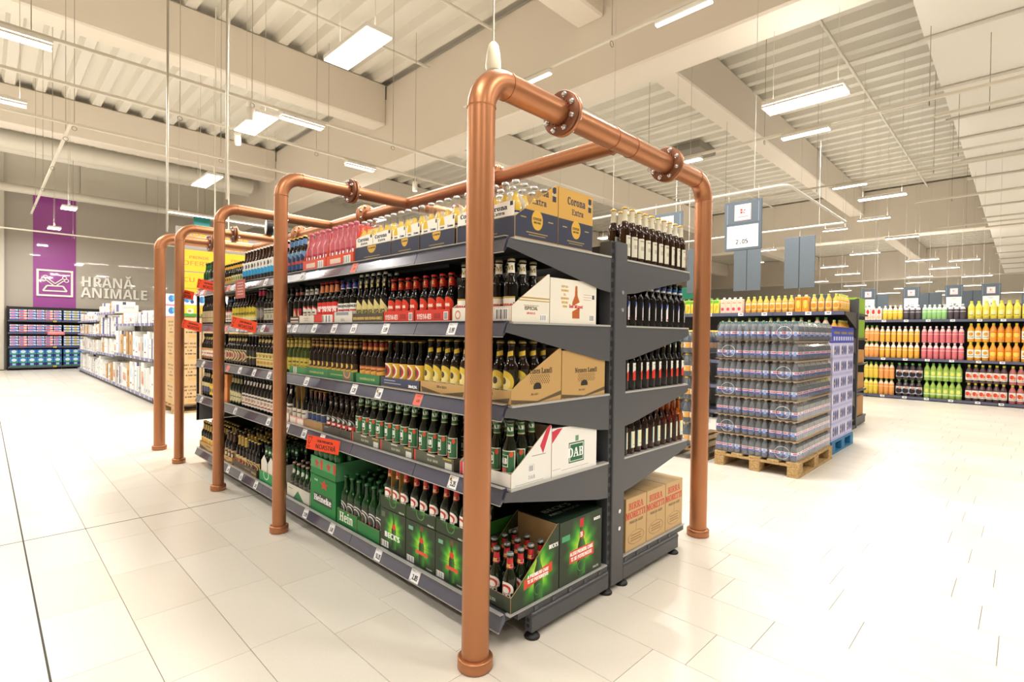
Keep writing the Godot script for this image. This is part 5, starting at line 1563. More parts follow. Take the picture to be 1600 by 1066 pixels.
	var g_tr := cell(160, 44).fill(col("2c7a48")).text("SUVERÄNA ȘI PURĂ", 0.5, 0.5, 0.2, col("b8b86a"), "s")
	tray(2, -0.999, -1.255, 0.058, g_tr, "green beer tray under the rust label bottles", 0.3)
	run(2, "redbrown", 4, -1.003, -1.251, 2, 0.2, 1.037)
	tray(2, -1.29, -1.608, 0.058, cell(160, 44).fill(col("2c7a48")).rect(0.1, 0.4, 0.5, 0.06, col("b8b86a")).rect(0.62, 0.1, 0.3, 0.9, col("7a6a50")).disc(0.77, 0.1, 0.13, 0.6, col("c8987a")).disc(0.77, 0.1, 0.1, 0.45, col("7a6a50")), "green beer tray with bronze arch under dark gold labels", 0.3)
	tray(2, -1.61, -1.928, 0.058, g_tr, "green beer tray under dark gold labels, plain lettered one", 0.3)
	run(2, "brownlabel", 5, -1.294, -1.604, 2, 0.2, 1.037)
	run(2, "brownlabel", 5, -1.614, -1.924, 2, 0.2, 1.037)
	tray(2, -1.93, -2.2, 0.05, cell(128, 40).fill(col("348a4a")).rect(0.25, 0, 0.2, 0.9, col("d8d8d0")).rect(0.3, 0.05, 0.1, 0.8, col("a0a8a0")), "green beer tray with pale strip under olive bottles", 0.3)
	run(2, "olive", 4, -1.934, -2.196, 2, 0.2, 1.037)
	run(2, "olive", 3, -2.205, -2.4, 2, 0.2, 1.037 - 0.0035)
	run(2, "creamneck", 7, -2.41, -2.89, 2, 0.2)
	run(2, "arrow", 3, -2.9, -3.12, 2, 0.2)
	run(2, "circle", 7, -3.13, -3.62, 2, 0.2)
	run(2, "meadow", 4, -3.66, -3.97, 2, 0.2)
	run(2, "orange", 5, -3.99, -4.37, 2, 0.2)
	# ---- fourth shelf
	var d_side := cell(240, 210).fill(col("f0eeea")).poly(PackedVector2Array([Vector2(0.7, 0.35), Vector2(0.9, 0.0), Vector2(1, 0.0), Vector2(0.78, 0.5)]), col("d2304a")).rect(0.42, 0.65, 0.14, 0.12, col("cfcfcf")).bars(0.42, 0.66, 0.12, 0.12).rect(0.5, 0.5, 0.35, 0.012, col("9a9a9a")).text("DAB", 0.5, 0.88, 0.06, col("b0b0b0"), "rb").rect(0.1, 0.96, 0.7, 0.01, col("b0b0b0"))
	var d_end := cell(240, 190).fill(col("f3f1ed")).rect(0.36, 0.36, 0.34, 0.44, col("1f6440")).rect(0.375, 0.385, 0.31, 0.39, col("f3f1ed")).rect(0.39, 0.405, 0.28, 0.35, col("1f6440")).text("DAB", 0.53, 0.58, 0.2, Color.WHITE, "rb", 0.72).rect(0.5, 0.22, 0.07, 0.12, col("6a9a7c")).poly(PackedVector2Array([Vector2(0.0, 0.3), Vector2(0.0, 0.05), Vector2(0.12, 0.0), Vector2(0.22, 0.0)]), col("d2304a")).rect(0.2, 0.9, 0.6, 0.012, col("b0b0b0")).rect(0.02, 0.85, 0.16, 0.012, col("b0b0b0"))
	cut_carton(3, 0.024, -0.31, 0.168, 0.424, 0.06, 0.24, d_side, cell(160, 36).fill(col("f0eeea")).rect(0.1, 0.4, 0.4, 0.06, col("c0bcb6")).rect(0, 0, 0.06, 1, col("d2304a")), "white display carton of green label beers, cut open, on the fourth shelf end", hx("b8a080", 0.75))
	carton("beer_carton", Vector3(0.429, 0.6805, -0.31), Vector3(0.772, 0.9, 0.024), hx("efece6", 0.7), {"pz": d_end}, "closed white beer carton with green crest at the fourth shelf end")
	run(3, "dab", 4, 0.019, -0.305, 3, 0.206, 0.687, 0.066)
	var dt := cell(160, 40).fill(col("55584a")).rect(0, 0, 0.05, 1, col("c84038")).rect(0.35, 0.1, 0.2, 0.12, col("c8ccb8")).text("0,5l DAB", 0.5, 0.55, 0.2, col("b8bca8"), "s").rect(0.75, 0.1, 0.2, 0.1, col("c8b030")).rect(0.8, 0.4, 0.16, 0.5, col("d8d8d0"))
	for i in 3:
		tray(3, [-0.345, -0.672, -0.992][i], [-0.665, -0.985, -1.3][i], 0.058, dt, "grey green beer tray under green and white labels, %s from the white carton" % ordinal(i), 0.3)
	for i in 3:
		run(3, "dab", 4, [-0.349, -0.676, -0.996][i], [-0.661, -0.981, -1.296][i], 2, 0.2, 0.687)
	tray(3, -1.31, -1.67, 0.05, cell(160, 40).fill(col("45403a")).rect(0.05, 0.15, 0.15, 0.1, col("a0a098")).rect(0.6, 0.3, 0.05, 0.4, col("2a2622")), "charcoal beer tray under the red band bottles", 0.3)
	run(3, "krom", 5, -1.314, -1.666, 2, 0.2, 0.687)
	tray(3, -1.68, -1.95, 0.055, cell(128, 40).fill(col("a88454")).text("X", 0.5, 0.5, 0.5, col("b86a50"), "s").ring(0.8, 0.5, 0.08, 0.3, 0.2, col("8a6a40")), "kraft beer tray under the navy label bottles", 0.3)
	run(3, "navy", 4, -1.684, -1.946, 2, 0.2, 0.687)
	tray(3, -1.955, -2.19, 0.05, cell(128, 40).fill(col("e8a49c")).rect(0.05, 0.2, 0.38, 0.7, col("efe4dc")).rect(0.55, 0.2, 0.4, 0.7, col("efe4dc")), "pink and white beer tray holding kraft dividers", 0.3)
	for i in 2:
		var mb2 := MB.new()
		mb2.box(hx("b0863c", 0.75), Vector3(0, 0, -0.002), Vector3(0.25, 0.26, 0.002))
		single("kraft_divider", mb2, "upright kraft divider between dark bottles, %s one on the fourth shelf" % ordinal(i), "divider", Vector3(0.175, 0.687, -2.0347 - 0.0757 * i))
	run(3, "crate", 3, -1.959, -2.186, 2, 0.2, 0.687)
	tray(3, -2.2, -2.45, 0.06, cell(96, 40).fill(col("e6e2da")), "plain white beer tray beside the second copper post", 0.3)
	run(3, "whitelabel", 3, -2.204, -2.446, 2, 0.2, 0.687)
	run(3, "whitelabel", 11, -2.455, -3.21, 2, 0.2)
	run(3, "anchor", 4, -3.23, -3.52, 2, 0.2)
	var ob := cell(96, 150).fill(col("d8823c")).rect(0.2, 0.75, 0.4, 0.2, col("f0e8d8")).disc(0.5, 0.35, 0.25, 0.2, col("b85a28")).rect(0.3, 0.1, 0.4, 0.1, col("7a3a1c"))
	carton("gift_carton", Vector3(0.17, 0.6805, -3.79), Vector3(0.4, 0.93, -3.57), hx("d8823c", 0.6), {"nx": ob, "pz": ob}, "orange gift carton between dark bottles on the fourth shelf")
	run(3, "sunny", 4, -3.82, -4.11, 2, 0.2)
	run(3, "violet", 3, -4.13, -4.36, 2, 0.2)
	# ---- base shelf
	var glow_fn := func(cx: float, cy: float, bw: float) -> Callable:
		return func(u, v):
			var d: float = sqrt(pow((u - cx) / 0.4, 2) + pow((v - cy) / 0.5, 2))
			var ray: float = 0.12 * sin(atan2(v - cy, u - cx) * 9.0)
			var e: float = clampf(1.25 - d * 1.25 + ray * d, 0.0, 1.0)
			var c := Color("2c3a26").lerp(Color("2fa023"), minf(1.0, e * 1.6)).lerp(Color("c8e83c"), clampf((e - 0.45) * 1.9, 0, 1))
			# the printed bottle
			var by: float = (v - (cy - 0.45)) / 0.9
			if by > 0.0 and by < 1.0:
				var wdt: float = bw * (0.42 if by < 0.28 else lerpf(0.42, 1.0, smoothstep(0.28, 0.5, by)))
				if absf(u - cx) < wdt:
					c = Color("14301a").lerp(Color("3f8a2c"), 0.5 + 0.5 * sin((u - cx) / wdt * 1.4))
			return c
	var bs := cell(240, 230)
	bs.shade(0, 0, 1, 1, glow_fn.call(0.55, 0.6, 0.09)).rect(0.5, 0.05, 0.1, 0.16, col("c8282a")).ring(0.55, 0.84, 0.08, 0.08, 0.15, col("3c8a3c")).poly(PackedVector2Array([Vector2(0.25, 0.62), Vector2(0.85, 0.52), Vector2(0.85, 0.66), Vector2(0.25, 0.76)]), col("e0482c")).text("A PREMIUM CARE", 0.55, 0.6, 0.05, Color.WHITE, "sb", 0.8, 0.55).text("TI SE POTRIVESTE", 0.55, 0.67, 0.05, Color.WHITE, "sb", 0.8, 0.55).text("BECK'S", 0.88, 0.3, 0.06, Color.WHITE, "sb", 0.8)
	var be := cell(240, 210)
	be.shade(0, 0, 1, 1, glow_fn.call(0.5, 0.5, 0.09)).rect(0.45, 0.04, 0.1, 0.14, col("c8282a")).disc(0.51, 0.3, 0.055, 0.07, col("c8282a")).text("B", 0.51, 0.3, 0.08, Color.WHITE, "rb").rect(0.22, 0.5, 0.58, 0.2, col("e0482c")).text("ALEGE PREMIUL CARE", 0.51, 0.555, 0.06, Color.WHITE, "sb", 0.8, 0.54).text("TI SE POTRIVESTE", 0.51, 0.64, 0.06, Color.WHITE, "sb", 0.8, 0.54).text("BECK'S", 0.88, 0.13, 0.05, Color.WHITE, "sb", 0.8).rect(0.05, 0.22, 0.18, 0.09, col("4ca878")).ring(0.5, 0.8, 0.09, 0.09, 0.12, col("4c9a3c")).text("20x0,33L", 0.86, 0.93, 0.03, col("c0c8b8"), "s")
	var btop := cell(160, 160).fill(col("1e3324")).text("BECK'S", 0.5, 0.4, 0.14, col("d8ddd4"), "sb", 1.0).text("ABER FRISCH", 0.5, 0.6, 0.08, col("b8c0b4"), "sb", 1.0)
	cut_carton(4, 0.022, -0.24, 0.178, 0.49, 0.065, 0.305, bs, cell(160, 40).fill(col("3a4438")).text("20 x 0,33L", 0.5, 0.6, 0.2, col("c0c8b8"), "s"), "dark green display carton of red neck beers, cut open, at the base shelf end")
	carton("beer_carton", Vector3(0.497, 0.1505, -0.24), Vector3(0.83, 0.452, 0.022), hx("26392a", 0.55), {"pz": be}, "closed dark green beer carton with glowing bottle picture at the base shelf end", "", btop)
	run(4, "becks", 4, 0.017, -0.235, 4, 0.217, 0.157, 0.066)
	var bf := cell(128, 144)
	bf.shade(0, 0, 1, 1, glow_fn.call(0.55, 0.5, 0.09)).rect(0.5, 0.03, 0.1, 0.12, col("7a4a30")).disc(0.55, 0.36, 0.07, 0.07, col("d8402c")).rect(0.36, 0.62, 0.4, 0.08, col("e05a3c")).rect(0.1, 0.12, 0.16, 0.09, col("7ab89a")).bars(0.04, 0.84, 0.26, 0.14).rect(0, 0.52, 1, 0.008, col("1c261a")).text("20x0,33L", 0.82, 0.94, 0.03, col("c0c8b8"), "s")
	var bf2 := cell(128, 144)
	bf2.shade(0, 0, 1, 1, glow_fn.call(0.55, 0.45, 0.09)).disc(0.55, 0.36, 0.07, 0.07, col("d8402c")).text("BECK'S", 0.5, 0.62, 0.13, Color.WHITE, "sb", 0.9).bars(0.04, 0.8, 0.3, 0.16).rect(0.05, 0.06, 0.14, 0.14, col("5c6a58"))
	var bt := cell(128, 44)
	bt.shade(0, 0, 1, 1, glow_fn.call(0.5, -0.2, 0.14)).ring(0.5, 0.2, 0.14, 0.5, 0.15, col("4c9a3c")).text("20x0,33L", 0.85, 0.8, 0.12, col("c0c8b8"), "s")
	for i in 3:
		var za2: float = [-0.256, -0.486, -0.74][i]
		var zb2: float = [-0.482, -0.734, -0.98][i]
		var lbl: String = ["beside the copper post", "in the middle of the three", "beside the green bottle tray"][i]
		carton("beer_carton", Vector3(0.165, 0.1505, zb2), Vector3(0.5, 0.365, za2), hx("384236", 0.55), {"nx": bf2 if i == 2 else bf, "pz": bf}, "dark green beer carton with glowing bottle picture, %s" % lbl)
		tray(4, za2, zb2, 0.065, bt, "dark green top tray of red neck beers, %s" % lbl, 0.33, 0.165, -1.0, 0.3655, hx("6a5a3c", 0.75))
		run(4, "becks", [4, 4, 3][i], za2 - 0.004, zb2 + 0.004, 3, 0.2, 0.372)
		if i == 2:
			for j in 2:
				var mb3 := MB.new()
				mb3.box(hx("b0863c", 0.75), Vector3(0, 0, -0.002), Vector3(0.22, 0.23, 0.002))
				single("kraft_divider", mb3, "upright kraft divider among red neck beers, %s one" % ordinal(j), "divider", Vector3(0.18, 0.372, -0.8213 - 0.0773 * j))
	var hg := hx("1f7a3a", 0.5)
	tray(4, -0.992, -1.235, 0.075, hg, "green beer tray under grey ringed labels, plain one", 0.36, 0.165)
	tray(4, -1.24, -1.485, 0.09, cell(128, 44).fill(col("1f7a3a")).text("Hein", 0.5, 0.45, 0.6, col("f0f0e4"), "rb"), "green beer tray under grey ringed labels, lettered one", 0.36, 0.165)
	run(4, "hein", 3, -0.996, -1.231, 4, 0.205, 0.157, 0.078)
	run(4, "hein", 3, -1.244, -1.481, 4, 0.205, 0.157, 0.078)
	var hb := cell(200, 130).fill(col("14532a")).text("Hein", 0.4, 0.2, 0.2, col("c8d0c0"), "rb")
	carton("beer_carton", Vector3(0.53, 0.1505, -1.48), Vector3(0.85, 0.62, -1.0), hx("17592e", 0.55), {"nx": hb}, "tall dark green carton lettered Hein behind the ringed label bottles")
	var h6 := cell(160, 160).fill(col("1f8440")).star(0.55, 0.2, 0.16, col("d8402c")).rect(0.14, 0.48, 0.72, 0.28, col("3d4540")).text("Heineke", 0.5, 0.62, 0.16, Color.WHITE, "rb", 0.8, 0.68).text("4x6", 0.24, 0.12, 0.06, col("b8d8b8"), "sb").rect(0, 0, 1, 0.02, col("14602c"))
	var h6t := cell(160, 60).fill(col("57a06a")).rect(0, 0.62, 1, 0.38, col("1f8440")).star(0.25, 0.35, 0.28, col("c84038")).star(0.72, 0.35, 0.28, col("c84038")).rect(0.4, 0.1, 0.09, 0.5, col("d8402c")).rect(0.9, 0.1, 0.09, 0.5, col("d8402c"))
	carton("beer_carton", Vector3(0.165, 0.1505, -1.855), Vector3(0.47, 0.385, -1.5), hx("1c6c36", 0.5), {"nx": h6, "pz": hx("176030", 0.5)}, "bright green beer carton with red star and white lettering")
	tray(4, -1.5, -1.855, 0.12, h6t, "bright green open carrier with red stars on the green carton", 0.3, 0.165, -1.0, 0.3855, hx("17602f", 0.6))
	run(4, "heinneck", 5, -1.504, -1.851, 3, 0.205, 0.392, 0.075)
	tray(4, -1.87, -2.24, 0.09, cell(160, 56).fill(col("dcdcd0")).poly(PackedVector2Array([Vector2(0.3, 0.95), Vector2(0.5, 0.3), Vector2(0.75, 0.95)]), col("2c7a48")).rect(0.06, 0.3, 0.2, 0.05, col("90907c")), "white and green beer tray under plain grey labels", 0.5, 0.165)
	run(4, "greytray", 5, -1.874, -2.236, 1, 0.205, 0.157)
	run(4, "darkcap", 5, -1.874, -2.236, 6, 0.27, 0.157, 0.066)
	for i in 2:
		var zc := -2.4925 - i * 0.1375
		var t4 := thing("white_carrier", "white house-shaped beer carrier, %s from the second copper post" % ordinal(i), "carrier", Vector3(0.17, 0.157, zc), "white beer carriers")
		var mbx := MB.new()
		mbx.plate(white, PackedVector2Array([Vector2(0, 0), Vector2(0.118, 0), Vector2(0.118, 0.15), Vector2(0.06, 0.2), Vector2(0, 0.15)]), Vector3(0, 0, -0.12), Vector3(0, 0, 1), Vector3.UP, 0.002)
		part("front_panel", mbx, t4)
		mbx = MB.new()
		mbx.box(white, Vector3(0, 0, -0.0015), Vector3(0.2, 0.14, 0.0005))
		part("side_panel", mbx, t4)
	tray(4, -2.49, -2.77, 0.08, cell(128, 44).fill(col("2a9a58")).ring(0.5, 0.2, 0.2, 0.5, 0.2, col("d8ecd8")), "emerald tray under the white house-shaped carriers", 0.45, 0.163)
	run(4, "whitecase", 4, -2.494, -2.766, 4, 0.21, 0.16, 0.075)
	tray(4, -2.83, -3.36, 0.055, cell(192, 32).fill(col("4a3c2c")).rect(0.5, 0.3, 0.25, 0.2, col("8a7a5a")).rect(0, 0.85, 1, 0.15, col("b0904c")).text("20x0,5", 0.9, 0.5, 0.3, col("c8b890"), "s"), "long dark brown beer tray under roundel labels", 0.55)
	run(4, "blackneck", 4, -2.834, -3.105, 6, 0.2, 0.157, 0.075)
	run(4, "goldneck", 3, -3.112, -3.356, 6, 0.2, 0.157, 0.075)
	tray(4, -3.4, -3.66, 0.055, k_front, "kraft beer tray under the framed tan labels", 0.5)
	run(4, "tanlabel", 3, -3.404, -3.656, 6, 0.2, 0.157, 0.075)
	tray(4, -3.78, -4.38, 0.07, k_front, "kraft beer tray under the honey labels, farthest on the base shelf", 0.5)
	run(4, "honey", 8, -3.784, -4.376, 3, 0.2, 0.157, 0.075)
	for i in 3:
		carton("rear_carton", Vector3(0.68, 0.1505, -4.33 + i * 0.49), Vector3(0.86, 0.5, -3.86 + i * 0.49), hx("4a3a26", 0.7), {}, "dark brown carton behind the base shelf bottles, %s from the far end" % ordinal(i), "dark rear cartons")
	# ---- the other side of the gondola, seen at its end
	var side := [[0, "cider", "top shelf"], [1, "bluewhite", "second shelf"], [2, "redlower", "third shelf"], [3, "lemon", "fourth shelf"]]
	for sd in side:
		for r in 2:
			for i in 10:
				var yaw := PI * 0.61
				place(sd[1], Vector3(1.055 + i * 0.0705, LV[sd[0]] + 0.0035, -0.012 - r * 0.072), "%s, short side %s, %s from upright, %s" % [kinds[sd[1]].desc, sd[2], ordinal(i), "end row" if r == 0 else "row behind"], "%s on the short side" % kinds[sd[1]].plural, yaw + rng.randf_range(-0.3, 0.3))
	for i in 9:
		place("redfoil", Vector3(1.06, LV[0] + 0.0035, -0.3 - i * 0.085), "red and white foil bottle neck peeping over the back panel, %s along" % ordinal(i), "foil necks over the back panel")
	var mo := cell(140, 170).fill(col("cba876")).text("BIRRA", 0.5, 0.16, 0.13, col("c8402c"), "rb").text("MORETTI", 0.5, 0.33, 0.13, col("c8402c"), "rb", 0.9).text("PREMIUM LAGER", 0.5, 0.47, 0.05, col("6a5230"), "s").rect(0.495, 0.5, 0.012, 0.16, col("7a6038")).ring(0.5, 0.78, 0.38, 0.13, 0.06, col("8a6c40")).rect(0.25, 0.72, 0.5, 0.015, col("8a6c40")).rect(0.25, 0.77, 0.5, 0.015, col("8a6c40")).rect(0.25, 0.82, 0.5, 0.015, col("8a6c40"))
	for i in 3:
		carton("lager_carton", Vector3(1.06 + i * 0.218, 0.1525, -0.35), Vector3(1.272 + i * 0.218, 0.44, 0.02), hx("c6a470", 0.75), {"pz": mo}, "kraft lager carton with red lettering at the short side, %s from the upright" % ordinal(i), "kraft lager cartons", cell(96, 120).fill(col("c6a470")).text("MORETTI", 0.5, 0.3, 0.16, col("c8402c"), "rb", 0.9))
	carton("low_carton", Vector3(1.44, 0.1525, -0.53), Vector3(1.66, 0.27, -0.36), hx("c6a470", 0.75), {}, "low kraft carton behind the kraft lager cartons")
	for i in 4:
		place("tanlabel", Vector3(1.5 + (i % 2) * 0.09, 0.4405 - 0.17, -0.4 - (i / 2) * 0.08), "bottle behind the kraft lager cartons, %s of four" % ordinal(i), "bottles behind the lager cartons")
	# ---- price tags and promotion signs
	for q in [[0, -1.23, "4.99", true], [0, -1.93, "2.89", false], [0, -2.57, "3.82", false], [0, -3.28, "3.19", false], [0, -3.42, "2.49", true], [0, -4.1, "3.49", true], [0, -4.28, "4.19", true],
			[1, -0.33, "5.99", false], [1, -0.89, "5.99", false], [1, -1.23, "8.19", false], [1, -1.47, "7.99", false], [1, -1.74, "9.99", false], [1, -2.03, "5.17", false], [1, -2.15, "12.95", false], [1, -2.62, "4.79", false], [1, -2.95, "6.19", false], [1, -3.17, "5.27", false], [1, -3.47, "4.39", true], [1, -4.3, "3.29", false],
			[2, -0.59, "4.80", true], [2, -0.95, "7.99", false, true], [2, -1.22, "3.39", false], [2, -1.85, "3.29", false], [2, -2.49, "3.39", false], [2, -2.8, "4.12", false], [2, -3.12, "5.60", false], [2, -3.42, "2.99", true], [2, -4.15, "4.05", false],
			[3, -0.31, "5.25", false, true], [3, -1.62, "2.49", false], [3, -1.88, "8.69", false], [3, -2.16, "6.49", false], [3, -2.5, "4.28", false], [3, -3.23, "5.39", false], [3, -4.2, "6.09", false],
			[4, -0.6, "2.85", false, false, 0.075], [4, -0.945, "16.25", false], [4, -1.48, "5.49", false], [4, -1.85, "13.99", false], [4, -2.24, "20.99", false], [4, -2.75, "2.85", false], [4, -3.08, "5.25", false], [4, -3.4, "2.89", false]]:
		price_tag(q[0], q[1], q[2], q[3], q[4] if q.size() > 4 else false, q[5] if q.size() > 5 else 0.062)
	wobbler(Vector3(0.05, 0.652, -1.44), 0.55, 0.13, "orange promotion sign on the fourth shelf rail above the ringed labels")
	wobbler(Vector3(0.05, 1.375, -2.79), 0.6, 0.2, "orange promotion sign on the second shelf rail beside the crimson necks")
	wobbler(Vector3(0.05, 1.37, -4.22), 0.6, 0.2, "orange promotion sign on the second shelf rail before the tan labels")
	wobbler(Vector3(0.05, 1.73, -3.72), 0.6, 0.2, "orange promotion sign on the top shelf rail before the yellow caps")
	wobbler(Vector3(0.05, 1.69, -4.5), 0.6, 0.22, "orange promotion sign at the far end of the top shelf rail")
	var leaf := cell(96, 80).fill(col("b86460"))
	for i in 5:
		leaf.rect(0.2, 0.15 + i * 0.15, 0.6, 0.05, col("e0c0b8"))
	var mb5 := MB.new()
	mb5.box(hx("b86460"), Vector3(-0.001, -0.1, -0.11), Vector3(0.001, 0.05, 0.11), {"nx": [PRINT, leaf.uv()]})
	single("rail_notice", mb5, "dusty red printed notice hanging from the top shelf rail", "notice", Vector3(0.09, LV[0] - 0.04, -3.0), "", 0.0)

# ------------------------------------------------------------------ plain shelving for the other aisles
# long side on z; face: -1 looks to -x, +1 to +x
func shelf_unit(called: String, label: String, at: Vector3, length: float, depth: float, levels: Array, height: float, face: int, col_body, col_rail, bay := 1.25) -> Node3D:
	var t := thing(called, label, "shelving", at)
	var n := maxi(1, roundi(length / bay))
	var b := length / n
	var mb: MB
	var bx := depth * 0.5 * -face
	for k in n:
		mb = MB.new()
		mb.box(col_body, Vector3(bx - 0.015, 0.06, -length * 0.5 + k * b + 0.003), Vector3(bx + 0.015, height, -length * 0.5 + (k + 1) * b - 0.003))
		part("back_panel", mb, t)
		for y in levels:
			mb = MB.new()
			mb.box(col_body, Vector3(minf(bx, -bx), y - 0.03, -length * 0.5 + k * b + 0.002), Vector3(maxf(bx, -bx), y - 0.002, -length * 0.5 + (k + 1) * b - 0.002))
			var s := part("shelf", mb, t)
			mb = MB.new()
			var fx := depth * 0.5 * face
			mb.box(col_rail, Vector3(minf(fx, fx + 0.015 * face), y - 0.05, -length * 0.5 + k * b + 0.003), Vector3(maxf(fx, fx + 0.015 * face), y + 0.003, -length * 0.5 + (k + 1) * b - 0.003))
			part("price_rail", mb, s)
	for k in n + 1:
		mb = MB.new()
		mb.box(col_body, Vector3(bx - 0.03, 0.0, -length * 0.5 + k * b - 0.02), Vector3(bx + 0.03, height + 0.01, -length * 0.5 + k * b + 0.02))
		mb.box(col_body, Vector3(minf(bx, depth * 0.42 * face), 0.0, -length * 0.5 + k * b - 0.015), Vector3(maxf(bx, depth * 0.42 * face), 0.05, -length * 0.5 + k * b + 0.015))
		part("upright", mb, t)
	return t

func rail_tags(t: Node3D, cl: Cell, x: float, ys: Array, zs: Array, face: int) -> void:
	for y in ys:
		for z in zs:
			var mb := MB.new()
			mb.box(PRINT, Vector3(x if face > 0 else x - 0.002, y - 0.048, z - 0.04), Vector3(x + 0.002 if face > 0 else x, y + 0.0, z + 0.04), {"nx": cl.uv(), "px": cl.uv()})
			part("price_card", mb, t)

func build_pet_corner() -> void:
	var black := hx("1d1e20", 0.55)
	var rail := hx("4b4e66", 0.35)
	# shelving against the lacquered wall: built along z, turned to face the aisle
	var t := shelf_unit("pet_shelving", "black pet food shelving standing before the lacquered wall", Vector3(1.08, 0, -21.05), 3.78, 0.5, [0.12, 0.74, 1.18, 1.57], 2.0, 1, black, rail, 1.26)
	t.rotation.y = -PI * 0.5
	var yc := cell(48, 24).fill(col("e8d23c")).rect(0.2, 0.3, 0.6, 0.4, col("8a7a20"))
	rail_tags(t, yc, 0.266, [0.12, 0.74, 1.18, 1.57], [-1.7, -0.45, 0.8], 1)
	var b1 := cell(48, 32).fill(col("e8e4ec")).rect(0, 0.6, 1, 0.4, col("3458b4")).rect(0.1, 0.15, 0.6, 0.35, col("d8607c")).rect(0.6, 0.3, 0.3, 0.3, col("6aa0d8"))
	var b2 := cell(48, 32).fill(col("dfe6f2")).rect(0, 0.5, 1, 0.5, col("c84a66")).rect(0.1, 0.1, 0.5, 0.35, col("3c78c8")).disc(0.75, 0.4, 0.14, 0.25, col("f0c8a0"))
	var b3 := cell(48, 32).fill(col("cfe0f2")).rect(0, 0.6, 1, 0.4, col("3a5cb0")).disc(0.5, 0.35, 0.25, 0.3, col("e8c83c"))
	var bg := cell(64, 96).fill(col("262a80")).rect(0, 0.0, 1, 0.45, col("2f74cc")).rect(0, 0.45, 1, 0.1, col("3cae4a")).disc(0.5, 0.25, 0.3, 0.18, col("d8e8f0")).rect(0.3, 0.62, 0.4, 0.25, col("9cc8e8")).rect(0, 0.92, 1, 0.08, col("3cae4a"))
	var k := 0
	var shelfname := ["bottom", "lower middle", "upper middle", "top"]
	for li in [1, 2, 3]:
		var y: float = [0.12, 0.74, 1.18, 1.57][li]
		var rows: int = [0, 4, 3, 4][li]
		for bay in 2:
			var colc := 6
			for i in colc:
				var x := -0.77 + bay * 1.27 + i * 0.205
				var cl: Cell = ([b1, b2, b1, b1, b2, b1][i] if bay == 0 else b3)
				for r in rows:
					var mb := MB.new()
					mb.box(PRINT, Vector3(0.0, 0.0, -0.2), Vector3(0.19 - 0.01 * (r % 2), 0.08, 0.0), {"pz": cl.uv(), "py": cl.sub(0, 0, 1, 0.2), "px": cl.sub(0, 0.5, 0.3, 0.5), "nx": cl.sub(0, 0.5, 0.3, 0.5), "nz": cl.uv(), "ny": cl.sub(0, 0, 1, 0.2)})
					single("pet_food_box", mb, "pet food box on the %s shelf, %s bay, %s stack, %s from below" % [shelfname[li], ORD[bay], ORD[i], ORD[r]], "box", Vector3(x + 0.004 * (r % 2), y + 0.0015 + r * 0.0815, -20.83), "stacked pet food boxes")
	for bay in 2:
		for i in 6:
			for r in 2:
				var x2 := -0.77 + bay * 1.27 + i * 0.205
				var mb2 := MB.new()
				mb2.box(PRINT, Vector3(0, 0, -0.16), Vector3(0.195, 0.26, 0.0), {"pz": bg.uv(), "nz": bg.uv(), "px": bg.sub(0, 0, 0.3, 1), "nx": bg.sub(0, 0, 0.3, 1), "py": bg.sub(0, 0, 1, 0.1), "ny": bg.sub(0, 0.9, 1, 0.1)})
				single("pet_food_bag", mb2, "blue and green pet food bag, %s bay, %s along, %s layer" % [ORD[bay], ORD[i], "lower" if r == 0 else "upper"], "bag", Vector3(x2, 0.121 + r * 0.262, -20.84), "blue pet food bags")
	var nb := cell(96, 24).fill(col("e07880")).rect(0.1, 0.3, 0.8, 0.15, col("f0d0d0"))
	var mb3 := MB.new()
	mb3.box(hx("e07880"), Vector3(0, -0.06, 0), Vector3(0.42, 0.05, 0.004), {"pz": [PRINT, nb.uv()]})
	single("rail_notice", mb3, "pink notice strip on the middle rail of the pet shelving", "notice", Vector3(0.1, 1.17, -20.775))
	# sign on the wall: square frame with bones over a bowl, and the lettering
	var wt := hx("f4f1ea", 0.4)
	t = thing("wall_emblem", "white outlined square emblem of two bones over a bowl on purple", "sign", Vector3(0.325, 2.81, ZB + 0.012))
	for q in [[-0.46, -0.44, 0.46, -0.38], [-0.46, 0.38, 0.46, 0.44], [-0.46, -0.38, -0.4, 0.38], [0.4, -0.38, 0.46, 0.38]]:
		var mb4 := MB.new()
		mb4.cbox(wt, Vector3(q[0], q[1], 0), Vector3(q[2], q[3], 0.05), 0.004)
		part("frame_bar", mb4, t)
	var mb5 := MB.new()
	var bowl := [Vector3(-0.3, -0.26, 0.025), Vector3(0.3, -0.26, 0.025), Vector3(0.2, -0.09, 0.025), Vector3(-0.2, -0.09, 0.025), Vector3(-0.3, -0.26, 0.025)]
	for i in 4:
		mb5.bar(wt, bowl[i], bowl[i + 1], 0.026, 8)
	part("bowl", mb5, t)
	for s in [-1.0, 1.0]:
		mb5 = MB.new()
		var a := Vector3(0.02 * s, -0.04, 0.025)
		var b := Vector3(0.2 * s, 0.12, 0.025)
		var pz := Vector3(-0.16 * s, 0.18, 0).normalized() * 0.035
		mb5.bar(wt, a + pz, b + pz, 0.018, 8); mb5.bar(wt, a - pz, b - pz, 0.018, 8)
		for e in [Vector3(0.24 * s, 0.19, 0.025), Vector3(0.29 * s, 0.1, 0.025)]:
			var ring := []
			for j in 13:
				ring.append(e + Vector3(cos(TAU * j / 12), sin(TAU * j / 12), 0) * 0.052)
			mb5.tube(wt, ring, 0.016, 6, false)
		part("bone", mb5, t)
	t = thing("wall_lettering", "white raised lettering HRANĂ ANIMALE beside the purple stripe", "sign", Vector3(0.98, 2.42, ZB))
	var f := SystemFont.new()
	f.font_names = PackedStringArray(["Droid Sans"]); f.font_weight = 700
